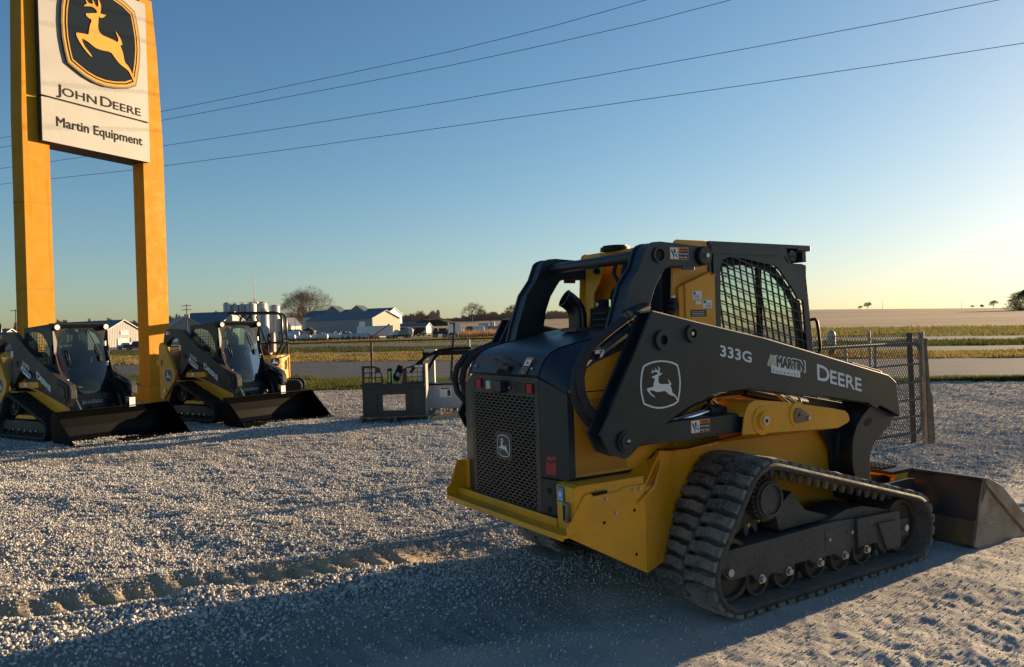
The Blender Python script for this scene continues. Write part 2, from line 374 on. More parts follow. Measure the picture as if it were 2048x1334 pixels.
# ================================================================ SETTING
def drape(name,A,B,m,zoff,nu=60,nv=10,kind='structure'):
    """sheet between two polylines, laid on the terrain"""
    def res(P,n):
        P=np.array(P,float); d=np.r_[0,np.cumsum(np.sqrt((np.diff(P,axis=0)**2).sum(1)))]; t=np.linspace(0,d[-1],n)
        return np.c_[np.interp(t,d,P[:,0]),np.interp(t,d,P[:,1])]
    a=res(A,nu);b=res(B,nu); V=[]
    for j in range(nv):
        k=j/(nv-1); V.append(a*(1-k)+b*k)
    V=np.array(V).reshape(-1,2); z=terrain(V[:,0],V[:,1])+zoff
    i=np.arange((nu-1)*(nv-1)); r=i//(nu-1); c=i%(nu-1); q=r*nu+c
    F=np.c_[q,q+1,q+nu+1,q+nu]
    return tag(npmesh(name,np.c_[V,z],F,m,smooth=True),kind=kind)
def soil(name,c1,c2,c3,stretch=(1,1,1),scale=.3,fine=6,bump=.4,bdist=.05,rough=.95,rot=0):
    if name in MATS: return MATS[name]
    m=bpy.data.materials.new(name); m.use_nodes=True; t=m.node_tree; b=t.nodes['Principled BSDF']; b.inputs['Roughness'].default_value=rough; b.inputs['Specular IOR Level'].default_value=.2
    tc=t.nodes.new('ShaderNodeTexCoord'); mp=t.nodes.new('ShaderNodeMapping'); mp.inputs['Scale'].default_value=stretch; mp.inputs['Rotation'].default_value=(0,0,rot); lk(t,tc.outputs['Object'],mp.inputs[0])
    n=t.nodes.new('ShaderNodeTexNoise'); n.inputs['Scale'].default_value=scale; n.inputs['Detail'].default_value=8; n.inputs['Roughness'].default_value=.65; lk(t,mp.outputs[0],n.inputs[0])
    n2=t.nodes.new('ShaderNodeTexNoise'); n2.inputs['Scale'].default_value=fine; n2.inputs['Detail'].default_value=6; n2.inputs['Roughness'].default_value=.7; lk(t,tc.outputs['Object'],n2.inputs[0])
    cr=t.nodes.new('ShaderNodeValToRGB'); e=cr.color_ramp.elements; e[0].position=.35; e[0].color=(*c1,1); e[1].position=.65; e[1].color=(*c2,1); lk(t,n.outputs[0],cr.inputs[0])
    x=t.nodes.new('ShaderNodeMix'); x.data_type='RGBA'; lk(t,cr.outputs[0],x.inputs[6]); x.inputs[7].default_value=(*c3,1)
    mr=t.nodes.new('ShaderNodeMapRange'); mr.inputs[1].default_value=.45; mr.inputs[2].default_value=.7; mr.inputs[4].default_value=.8; lk(t,n2.outputs[0],mr.inputs[0]); lk(t,mr.outputs[0],x.inputs[0]); lk(t,x.outputs[2],b.inputs['Base Color'])
    bp=t.nodes.new('ShaderNodeBump'); bp.inputs['Strength'].default_value=bump; bp.inputs['Distance'].default_value=bdist; lk(t,n2.outputs[0],bp.inputs['Height']); lk(t,bp.outputs[0],b.inputs['Normal'])
    MATS[name]=m; return m
M_field=soil('stubble field',(.22,.155,.095),(.46,.36,.24),(.24,.17,.105),stretch=(.07,1,1),scale=.022,fine=.9,bump=.9,bdist=.3,rot=R(-6))
M_soilgrass=soil('turf soil',(.06,.08,.02),(.12,.12,.04),(.16,.13,.06),scale=.5,fine=9,bump=.8,bdist=.08)
M_asph=soil('asphalt',(.07,.074,.082),(.10,.104,.112),(.13,.13,.135),scale=.4,fine=25,bump=.5,bdist=.01,rough=.85)
M_asph2=soil('highway asphalt',(.095,.10,.11),(.125,.13,.14),(.15,.15,.155),scale=.2,fine=12,bump=.3,bdist=.01,rough=.85)
M_gravel=soil('limestone gravel',(.42,.41,.395),(.56,.55,.52),(.33,.32,.31),scale=1.2,fine=55,bump=1.0,bdist=.02)
M_stone=None
# base terrain: one sheet to the horizon
def polar(name,s0,s1,ns,Ys,zf,m,smooth_=True,kind='structure'):
    S=np.linspace(s0,s1,ns); Ys=np.asarray(Ys); YY,SS=np.meshgrid(Ys,S,indexing='ij'); XX=SS*YY; ZZ=zf(XX,YY)
    i=np.arange((ns-1)*(len(Ys)-1)); r=i//(ns-1); c=i%(ns-1); q=r*ns+c
    return tag(npmesh(name,np.c_[XX.ravel(),YY.ravel(),ZZ.ravel()],np.c_[q,q+1,q+ns+1,q+ns],m,smooth=smooth_),kind=kind)
polar('ground',-1.6,1.6,260,np.r_[np.linspace(.3,30,30),np.geomspace(32,690,110),np.linspace(700,3000,20)],lambda X,Y:terrain(X,Y)-.07,M_field)
_b=MB(); _b.add([(-400,-300,-.09),(400,-300,-.09),(400,.31,-.09),(-400,.31,-.09)],[(0,1,2,3)]); tag(_b.build('ground_behind',M_gravel),kind='structure')
G_edge=[(-60,61),(-40,47),(-14.9,30),(-6.3,23.6),(-1.4,22.4),(5,20.6),(12.7,19.2),(30,10)]
F_near=[(-60,67),(-18.9,38.4),(-6.2,29.5),(5,23.6),(12.7,19.4),(31,10.2)]
F_far=[(-75,76),(-27.8,56),(-10.3,49.1),(19.3,29.4),(45,12.3)]
T_far=[(-110,132),(-44,89),(-14.5,69.4),(22.7,34.7),(50,9)]
N_far=[(-112,140),(-47,95),(-15.8,75.6),(26.8,40.8),(54,16)]
MED=[(-160,220),(-76,150),(-22.5,108),(33.3,50.7),(74,10)]
FAR=[(-180,260),(-100,205),(-32.1,154),(39.7,60.4),(85,8)]
GR=[(-200,300),(-120,262),(-49,232),(30,190),(76,116),(150,40)]
drape('grass_verge_soil',G_edge,F_near,M_soilgrass,-.02)
drape('frontage_road',F_near,F_far,M_asph,.01)
drape('roadside_soil',F_far,T_far,M_soilgrass,.02)
drape('highway_near_lane',T_far,N_far,M_asph2,.05)
drape('median_soil',N_far,MED,M_soilgrass,.02)
drape('highway_far_lane',MED,FAR,M_asph2,.05)
drape('field_edge_soil',FAR,GR,M_soilgrass,.02)
M_yard=soil('yard paving',(.13,.12,.11),(.20,.18,.155),(.25,.22,.19),stretch=(.3,1,1),scale=.15,fine=3,bump=.3,bdist=.02)
drape('building_yard',[(-260,236),(-140,238),(-50,236),(-8,232),(10,226)],[(-330,420),(-180,420),(-60,410),(-20,390),(0,300)],M_yard,.05)
# gravel lot
def lotz(X,Y): return gravel_h(X,Y)
_Y=np.geomspace(1.9,31,620)
lot=polar('gravel_lot',-.95,.95,760,_Y,lotz,M_gravel)
# trim the lot at its edge: push vertices beyond the edge line under the turf
_me=lot.data; _n=len(_me.vertices); _c=np.empty(_n*3,np.float32); _me.vertices.foreach_get('co',_c); _c=_c.reshape(-1,3)
_ge=np.array(G_edge); _lim=np.interp(_c[:,0],_ge[:,0],_ge[:,1])+.25*vnoise(_c[:,0]*2,_c[:,1]*2,6)
_c[:,2]-=np.where(_c[:,1]>_lim,.25*np.clip(_c[:,1]-_lim,0,1)**.5,0); _me.vertices.foreach_set('co',_c.ravel()); _me.update()
def packed_mask(X,Y):
    q0=(X-MO[0])*MF[0]+(Y-MO[1])*MF[1]; q1=(X-MO[0])*ML[0]+(Y-MO[1])*ML[1]
    pk=smooth(2.9,1.2,np.abs(q1+1.9))*smooth(-3.2,-1.0,q0)
    pk=np.maximum(pk,smooth(4.6,3.6,Y)*smooth(-1.6,-.3,X)); pk=np.maximum(pk,smooth(1.5,4.0,q1*-1)*smooth(-1,1,q0))
    return np.clip(pk+.5*vnoise(X*1.3,Y*1.3,41)*(pk>.02),0,1)
def sand_mask(X,Y):
    q0=(X-MO[0])*MF[0]+(Y-MO[1])*MF[1]; q1=(X-MO[0])*ML[0]+(Y-MO[1])*ML[1]; d=q1-rut_c(q0)
    return np.clip(np.exp(-(d/.30)**4)*smooth(-.8,-1.6,q0)*smooth(-7.5,-5.5,q0)*(.8+.8*vnoise(X*3,Y*3,51)),0,1)
_a=_me.attributes.new('sand','FLOAT','POINT'); _a.data.foreach_set('value',sand_mask(_c[:,0],_c[:,1]).astype(np.float32))
_a=_me.attributes.new('packed','FLOAT','POINT'); _a.data.foreach_set('value',packed_mask(_c[:,0],_c[:,1]).astype(np.float32))
_t=M_gravel.node_tree; _bs=_t.nodes['Principled BSDF']; _l=_bs.inputs['Base Color'].links[0].from_socket
_at=_t.nodes.new('ShaderNodeAttribute'); _at.attribute_name='packed'; _mx=_t.nodes.new('ShaderNodeMix'); _mx.data_type='RGBA'; _mx.blend_type='MULTIPLY'; _mx.inputs[0].default_value=1
_rp=_t.nodes.new('ShaderNodeMix'); _rp.data_type='RGBA'; _rp.inputs[6].default_value=(.55,.52,.47,1); _rp.inputs[7].default_value=(1.0,.96,.90,1); lk(_t,_at.outputs['Fac'],_rp.inputs[0]); lk(_t,_l,_mx.inputs[6]); lk(_t,_rp.outputs[2],_mx.inputs[7]); _at2=_t.nodes.new('ShaderNodeAttribute'); _at2.attribute_name='sand'; _m3=_t.nodes.new('ShaderNodeMix'); _m3.data_type='RGBA'; _m3.inputs[7].default_value=(.50,.385,.22,1); lk(_t,_at2.outputs['Fac'],_m3.inputs[0]); lk(_t,_mx.outputs[2],_m3.inputs[6]); lk(_t,_m3.outputs[2],_bs.inputs['Base Color'])
# stones
def stone_mat():
    m=bpy.data.materials.new('crushed limestone'); m.use_nodes=True; t=m.node_tree; b=t.nodes['Principled BSDF']; b.inputs['Roughness'].default_value=.9; b.inputs['Specular IOR Level'].default_value=.25
    oi=t.nodes.new('ShaderNodeObjectInfo'); cr=t.nodes.new('ShaderNodeValToRGB'); e=cr.color_ramp.elements
    e[0].position=0; e[0].color=(.34,.33,.32,1); e[1].position=1; e[1].color=(.84,.81,.75,1)
    for p,c in ((.3,(.48,.465,.44)),(.55,(.60,.58,.54)),(.75,(.56,.49,.40)),(.9,(.72,.69,.63))): q=e.new(p); q.color=(*c,1)
    lk(t,oi.outputs['Random'],cr.inputs[0]); tc=t.nodes.new('ShaderNodeTexCoord'); n=t.nodes.new('ShaderNodeTexNoise'); n.inputs['Scale'].default_value=3; n.inputs['Detail'].default_value=5; lk(t,tc.outputs['Object'],n.inputs[0])
    x=t.nodes.new('ShaderNodeMix'); x.data_type='RGBA'; x.blend_type='MULTIPLY'; x.inputs[0].default_value=.6; lk(t,cr.outputs[0],x.inputs[6]); 
    mr=t.nodes.new('ShaderNodeMapRange'); mr.inputs[1].default_value=.3; mr.inputs[2].default_value=.7; mr.inputs[3].default_value=.6; mr.inputs[4].default_value=1.1; lk(t,n.outputs[0],mr.inputs[0]); lk(t,mr.outputs[0],x.inputs[7]); lk(t,x.outputs[2],b.inputs['Base Color'])
    MATS['stone']=m; return m
M_stone=stone_mat()
scol=bpy.data.collections.new('stone_shapes')
for k in range(8):
    bm=bmesh.new(); bmesh.ops.create_icosphere(bm,subdivisions=2,radius=.5)
    rr=random.Random(k); sc=Vector((1,rr.uniform(.6,.95),rr.uniform(.45,.8)))
    pl=[(Vector((rr.gauss(0,1),rr.gauss(0,1),rr.gauss(0,1))).normalized(),rr.uniform(.28,.42)) for _ in range(9)]
    for v in bm.verts:
        for n_,d_ in pl:
            q=v.co.dot(n_)
            if q>d_: v.co-=n_*(q-d_)
        v.co=Vector((v.co.x*sc.x,v.co.y*sc.y,v.co.z*sc.z))
    me=bpy.data.meshes.new('stone'); bm.to_mesh(me); bm.free(); me.materials.append(M_stone)
    scol.objects.link(bpy.data.objects.new('stone',me))
def scatter(name,P,rot,scl,label=None):
    me=bpy.data.meshes.new(name); me.vertices.add(len(P)); me.vertices.foreach_set('co',np.asarray(P,np.float32).ravel())
    a=me.attributes.new('rot','FLOAT_VECTOR','POINT'); a.data.foreach_set('vector',np.asarray(rot,np.float32).ravel())
    a=me.attributes.new('scl','FLOAT','POINT'); a.data.foreach_set('value',np.asarray(scl,np.float32))
    o=bpy.data.objects.new(name,me); COL.objects.link(o)
    g=bpy.data.node_groups.new(name,'GeometryNodeTree'); g.interface.new_socket('Geometry',in_out='INPUT',socket_type='NodeSocketGeometry'); g.interface.new_socket('Geometry',in_out='OUTPUT',socket_type='NodeSocketGeometry')
    gi=g.nodes.new('NodeGroupInput'); go=g.nodes.new('NodeGroupOutput'); ci=g.nodes.new('GeometryNodeCollectionInfo'); ci.inputs[0].default_value=scol; ci.inputs['Separate Children'].default_value=True; ci.inputs['Reset Children'].default_value=True
    ip=g.nodes.new('GeometryNodeInstanceOnPoints'); ip.inputs['Pick Instance'].default_value=True
    na=g.nodes.new('GeometryNodeInputNamedAttribute'); na.data_type='FLOAT_VECTOR'; na.inputs[0].default_value='rot'
    nb=g.nodes.new('GeometryNodeInputNamedAttribute'); nb.data_type='FLOAT'; nb.inputs[0].default_value='scl'
    e2r=g.nodes.new('FunctionNodeEulerToRotation')
    L=g.links.new; L(gi.outputs[0],ip.inputs['Points']); L(ci.outputs[0],ip.inputs['Instance']); L(na.outputs[0],e2r.inputs[0]); L(e2r.outputs[0],ip.inputs['Rotation']); L(nb.outputs[0],ip.inputs['Scale']); L(ip.outputs[0],go.inputs[0])
    md=o.modifiers.new('scatter','NODES'); md.node_group=g
    return tag(o,label,None,None,'stuff')
def stone_points():
    P=[];S=[]
    for (y0,y1,dens,smin,smax) in ((2.0,6.5,5200,.010,.029),(6.5,10.5,3500,.012,.029),(10.5,16,2100,.015,.032),(16,24,1000,.019,.038)):
        area=(y1*y1-y0*y0)*.5*1.62; n=int(area*dens*.62)
        Y=np.sqrt(RNG.uniform(y0*y0,y1*y1,n)); X=Y*RNG.uniform(-.81,.81,n)
        q0=(X-MO[0])*MF[0]+(Y-MO[1])*MF[1]; q1=(X-MO[0])*ML[0]+(Y-MO[1])*ML[1]
        k=.5+2.2*vnoise(X*.35+7,Y*.35,9)+1.0*vnoise(X*1.1,Y*1.1,31)
        k=np.clip(k,0,1)*.75+.3
        packed=packed_mask(X,Y)
        k*=1-.45*packed
        dd_=q1-rut_c(q0); inr=np.exp(-(dd_/.24)**4)*(q0<-1.0)*(q0>-7); k*=1-.8*inr
        rim=np.exp(-((dd_+.50)/.2)**2)*(q0<-1.5)*(q0>-7.5); k=np.minimum(1.1,k+.5*rim)
        lim=np.interp(X,_ge[:,0],_ge[:,1]); k=np.where(Y>lim-.1,0,k)
        under=(np.abs(q1)<1.0)&(q0>-.9)&(q0<1.3)&(np.abs(q1)>.55); k=np.where(under,0,k)
        keep=RNG.random(n)<k; X=X[keep];Y=Y[keep]; pk=packed[keep]; rm=rim[keep]
        s=smin+(smax-smin)*RNG.random(len(X))**2.2; s*=1-.5*pk; s*=1+.35*rm*(X<0)
        big=RNG.random(len(X))<.004; s=np.where(big,s*1.7,s)
        Z=lotz(X,Y)+s*.12
        P.append(np.c_[X,Y,Z]); S.append(s)
    P=np.concatenate(P);S=np.concatenate(S); return P,RNG.uniform(0,6.283,(len(P),3))*np.array([.35,.35,1]),S
_P,_Rr,_S=stone_points(); print('stones',len(_P))
scatter('loose_gravel',_P,_Rr,_S,'loose crushed grey limestone gravel strewn over the lot')
# grass blades
def leafmat(name,c1,c2,trans=.35,scale=.6):
    if name in MATS: return MATS[name]
    m=bpy.data.materials.new(name); m.use_nodes=True; t=m.node_tree; t.nodes.clear(); o=t.nodes.new('ShaderNodeOutputMaterial')
    tc=t.nodes.new('ShaderNodeTexCoord'); n=t.nodes.new('ShaderNodeTexNoise'); n.inputs['Scale'].default_value=scale; n.inputs['Detail'].default_value=8; n.inputs['Roughness'].default_value=.75; lk(t,tc.outputs['Object'],n.inputs[0])
    cr=t.nodes.new('ShaderNodeValToRGB'); e=cr.color_ramp.elements; e[0].position=.38; e[0].color=(*c1,1); e[1].position=.62; e[1].color=(*c2,1); lk(t,n.outputs[0],cr.inputs[0])
    d=t.nodes.new('ShaderNodeBsdfDiffuse'); tr=t.nodes.new('ShaderNodeBsdfTranslucent'); x=t.nodes.new('ShaderNodeMixShader'); x.inputs[0].default_value=trans
    lk(t,cr.outputs[0],d.inputs[0]); lk(t,cr.outputs[0],tr.inputs[0]); lk(t,d.outputs[0],x.inputs[1]); lk(t,tr.outputs[0],x.inputs[2]); lk(t,x.outputs[0],o.inputs[0]); MATS[name]=m; return m
def blades(name,A,B,n,h0,h1,m,label,wid=.0011,smax=.74,kind='stuff',zf=None,lo=0,hi=1):
    A=np.array(A,float);B=np.array(B,float)
    def para(P):
        d=np.r_[0,np.cumsum(np.sqrt((np.diff(P,axis=0)**2).sum(1)))]; return d/d[-1]
    ta=para(A);tb=para(B); T=RNG.random(n*4); K=lo+(hi-lo)*RNG.random(n*4)
    ax=np.interp(T,ta,A[:,0]);ay=np.interp(T,ta,A[:,1]);bx=np.interp(T,tb,B[:,0]);by=np.interp(T,tb,B[:,1])
    X=ax*(1-K)+bx*K;Y=ay*(1-K)+by*K
    ok=(np.abs(X/Y)<smax)&(RNG.random(n*4)<(60/np.maximum(Y,12))**1.0*.5+.1); X=X[ok][:n];Y=Y[ok][:n]; n=len(X)
    pat=.55+1.1*vnoise(X*.9,Y*.9,21)+.8*vnoise(X*.15,Y*.3,22)
    h=(h0+(h1-h0)*RNG.random(n))*np.clip(pat+.3,.35,1.5); w=wid*Y*(0.7+.6*RNG.random(n)); th=RNG.uniform(0,math.pi,n); lean=RNG.normal(0,.45,(n,2))*h[:,None]
    Z=terrain(X,Y)-.02
    P=np.zeros((n,3,3)); P[:,0]=np.c_[X-w*np.cos(th),Y-w*np.sin(th),Z];P[:,1]=np.c_[X+w*np.cos(th),Y+w*np.sin(th),Z];P[:,2]=np.c_[X+lean[:,0],Y+lean[:,1],Z+h]
    return tag(npmesh(name,P.reshape(-1,3),np.arange(3*n).reshape(-1,3),m),label,None,None,kind)
G_green=leafmat('green grass',(.085,.115,.025),(.16,.155,.05)); G_tan=leafmat('dry grass',(.36,.25,.09),(.22,.20,.07)); G_dark=leafmat('dark grass',(.055,.08,.02),(.12,.12,.04)); G_mix=leafmat('autumn grass',(.13,.14,.04),(.27,.22,.08))
blades('verge_grass',G_edge,F_near,90000,.05,.16,G_green,'short green grass along the chain link fence')
blades('roadside_grass',F_far,T_far,80000,.08,.26,G_tan,'dry golden grass strip between frontage road and highway')
blades('median_grass',N_far,MED,80000,.08,.28,G_dark,'dark green grass of the highway median')
blades('field_margin_grass',FAR,GR,70000,.15,.5,G_mix,'yellow green grass along the far side of the highway',wid=.0009)
# ================================================================ MATERIALS FOR MACHINES
M_dark=mat('charcoal paint',(.0105,.020,.027),.36,var=.22,vscale=2.5,dust=.12,dustcol=(.10,.105,.11),scr=.14,bump=.04,bscale=9)
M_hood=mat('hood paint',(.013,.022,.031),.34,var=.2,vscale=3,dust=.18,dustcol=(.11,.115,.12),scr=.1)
M_yel=mat('construction yellow paint',(.84,.36,.006),.38,var=.18,vscale=2.2,dust=.28,dustcol=(.34,.21,.08),scr=.22,bump=.04,bscale=9)
M_blk=mat('black plastic',(.007,.007,.008),.5,var=.2,spec=.22)
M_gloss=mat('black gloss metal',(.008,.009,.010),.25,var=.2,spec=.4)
M_rub=mat('dusty rubber',(.085,.085,.083),.9,dust=.95,dustcol=(.36,.32,.26),bump=.7,bscale=60,var=.3)
M_rubs=mat('belt rubber',(.024,.024,.024),.8,dust=.55,dustcol=(.17,.15,.125),bump=.2,bscale=30)
M_steel=mat('worn grey steel',(.27,.255,.235),.5,metal=.3,var=.5,vscale=5,col2=(.17,.12,.08),dust=.6,dustcol=(.24,.17,.10),scr=.4,bump=.1,bscale=20)
M_und=mat('undercarriage grey',(.035,.037,.044),.55,dust=.75,dustcol=(.15,.125,.095),var=.4,bump=.35,bscale=25,scr=.2)
M_rust=mat('rusty roller steel',(.10,.075,.055),.65,metal=.3,dust=.5,dustcol=(.16,.12,.08),var=.4)
M_bolt=mat('zinc bolt',(.50,.49,.46),.35,metal=.8)
M_chrome=mat('chrome rod',(.75,.75,.75),.12,metal=1)
M_hose=mat('hydraulic hose sleeve',(.035,.033,.037),.8,var=.3,vscale=20,bump=.4,bscale=120)
M_white=mat('white decal',(.72,.73,.74),.45)
M_field2=mat('decal field black',(.012,.016,.015),.4)
M_red=mat('red reflector',(.50,.012,.02),.25,var=.3,vscale=60)
M_lens=mat('clear lens',(.62,.63,.64),.15,var=.25,vscale=70)
M_int=mat('cab interior',(.02,.021,.023),.7,var=.3)
M_gold=mat('decal gold',(.55,.38,.08),.45)
M_glass=glass('green cab glass',(.56,.80,.70),.03)
M_glassd=glass('dark cab glass',(.62,.80,.72),.035)
M_blue=mat('blue decal',(.03,.30,.55),.4)
M_worny=mat('worn yellow and brown paint',(.26,.15,.03),.6,var=.8,vscale=1.6,col2=(.045,.034,.025),dust=.35,dustcol=(.16,.12,.07))
def perforated():
    m=bpy.data.materials.new('perforated yellow panel'); m.use_nodes=True; t=m.node_tree; b=t.nodes['Principled BSDF']; b.inputs['Roughness'].default_value=.5
    tc=t.nodes.new('ShaderNodeTexCoord'); mp=t.nodes.new('ShaderNodeMapping'); mp.inputs['Rotation'].default_value=(0,R(45),0); lk(t,tc.outputs['Object'],mp.inputs[0])
    vo=t.nodes.new('ShaderNodeTexVoronoi'); vo.inputs['Scale'].default_value=110; vo.inputs['Randomness'].default_value=0.0; vo.voronoi_dimensions='3D'
    m2=t.nodes.new('ShaderNodeMapping'); m2.inputs['Scale'].default_value=(1,0,1); lk(t,mp.outputs[0],m2.inputs[0]); lk(t,m2.outputs[0],vo.inputs['Vector'])
    mr=t.nodes.new('ShaderNodeMapRange'); mr.inputs[1].default_value=.25; mr.inputs[2].default_value=.42; lk(t,vo.outputs['Distance'],mr.inputs[0])
    x=t.nodes.new('ShaderNodeMix'); x.data_type='RGBA'; x.inputs[6].default_value=(.10,.05,.008,1); x.inputs[7].default_value=(.72,.30,.012,1); lk(t,mr.outputs[0],x.inputs[0]); lk(t,x.outputs[2],b.inputs['Base Color']); return m
M_perf=perforated()
X_=Vector((1,0,0));Y_=Vector((0,1,0));Z_=Vector((0,0,1))
def side(mb,pts,y,th,holes=()):      # outline in x-z at y, extruded th along y
    return mb.prism(pts,(0,y,0),X_,Z_,(0,th,0),holes)
def make_track(parent,cs,y0,y1,pitch,lugh=.028,label=None):
    """rubber track: belt swept round the wheels, two staggered rows of tread blocks, guide horns inside"""
    f,nr,L=hull_circles(cs); n=int(round(L/pitch)); p=L/n
    mb=MB().mat(M_rubs); N=160; base=[]
    for i in range(N):
        t=L*i/N; q=f(t);v=nr(t); base.append((q,v))
    o1=lugh; th=.034
    outer=[q-v*o1 for q,v in base]; inner=[q-v*(o1+th) for q,v in base]
    vs=[]
    for yy in (y0,y1):
        for q in outer: vs.append((q[0],yy,q[1]))
        for q in inner: vs.append((q[0],yy,q[1]))
    fs=[]
    for i in range(N):
        j=(i+1)%N
        fs+= [(i,N+i,N+j,j),(2*N+i,2*N+j,3*N+j,3*N+i),(i,j,2*N+j,2*N+i),(N+i,3*N+i,3*N+j,N+j)]
    mb.add(vs,fs,True)
    W=y1-y0; mb.mat(M_rub)
    def blk(t,ya,yb,hl,prof):
        q=f(t);v=nr(t);d=np.array([-v[1],v[0]]); 
        vs=[]; ny=len(prof); rnd=[random.uniform(-.0035,.0035) for _ in range(4*ny)]
        for i in range(ny):
            yy=ya+(yb-ya)*i/(ny-1); a=prof[i]
            for k,(l,h) in enumerate(((-hl*1.12,-o1),(-hl*.93,0),(hl*.93,0),(hl*1.12,-o1))):
                e=(-.004 if (i in (0,ny-1) and h==0) else 0); P=q+d*(l+a+rnd[4*i+k])+v*(h+e+ (rnd[4*i+k] if h==0 else -.002)); vs.append((P[0],yy,P[1]))
        fs=[]
        for i in range(ny-1):
            for k in range(3): fs.append((4*i+k,4*i+k+1,4*i+5+k,4*i+4+k))
        fs+= [(3,2,1,0),(4*ny-4,4*ny-3,4*ny-2,4*ny-1)]
        mb.add(vs,fs,False)
    c=(y0+y1)/2
    for i in range(n):
        t=i*p
        blk(t,y0+.003,c-W*.018,p*.315,[0,.001,-.006,-.007,.002,.003])
        blk(t+p*.5,c+W*.018,y1-.003,p*.315,[.003,.002,-.007,-.006,.001,0])
        # guide horn inside and dark drive window outside
        q=f(t);v=nr(t);d=np.array([-v[1],v[0]])
        for yy in (c-.075,c+.055):
            vs=[]
            for (l,h,e) in ((-.024,o1+th,0),(.024,o1+th,0),(.012,o1+th+.045,.004),(-.012,o1+th+.045,.004)):
                P=q+d*l-v*h
                vs+= [(P[0],yy+e,P[1]),(P[0],yy+.022-e,P[1])]
            mb.add(vs,[(0,1,3,2),(4,5,7,6),(0,2,4,6),(1,7,5,3),(0,6,7,1),(2,3,5,4)],False)
    mb.mat(M_blk)
    for i in range(n):
        t=i*p+p*.5; q=f(t);v=nr(t);d=np.array([-v[1],v[0]]); vs=[]
        for yy in (c-W*.10,c-W*.01):
            for l,h in ((-.016,-.0265),(.016,-.0265),(.016,-.033),(-.016,-.033)):
                P=q+d*l+v*(h); vs.append((P[0],yy,P[1]))
        mb.add(vs,[(0,3,2,1),(4,5,6,7),(0,1,5,4),(1,2,6,5),(2,3,7,6),(3,0,4,7)],False)
    return mb.build('rubber_track',None,parent)
def wheel(name,parent,x,z,y,r,w,m,hub=.4,bolt=True,dirn=-1):
    mb=MB().mat(m); ys=y; s=dirn
    mb.ring((x,ys,z),(x,ys-s*w,z),r,r*.86,28); mb.cyl((x,ys-s*.030,z),(x,ys-s*(w-.03),z),r*.88,seg=28)
    mb.cyl((x,ys-s*.034,z),(x,ys+s*.004,z),r*hub,r*hub*.8,seg=18)
    o=mb.build(name,None,parent)
    if bolt: MB().mat(M_bolt).cyl((x,ys+s*.002,z),(x,ys+s*.022,z),.018,seg=6,sm=False).cyl((x,ys+s*.0,z),(x,ys+s*.008,z),.026,seg=14).build('bolt',None,o)
    return o
# ================================================================ MAIN LOADER
MAIN=empty('track_loader',(MO[0],MO[1],0),math.pi/2-PSI,'large black and yellow tracked loader in the foreground, seen from behind','track loader')
def both(fn):
    for s in (-1,1): fn(s)
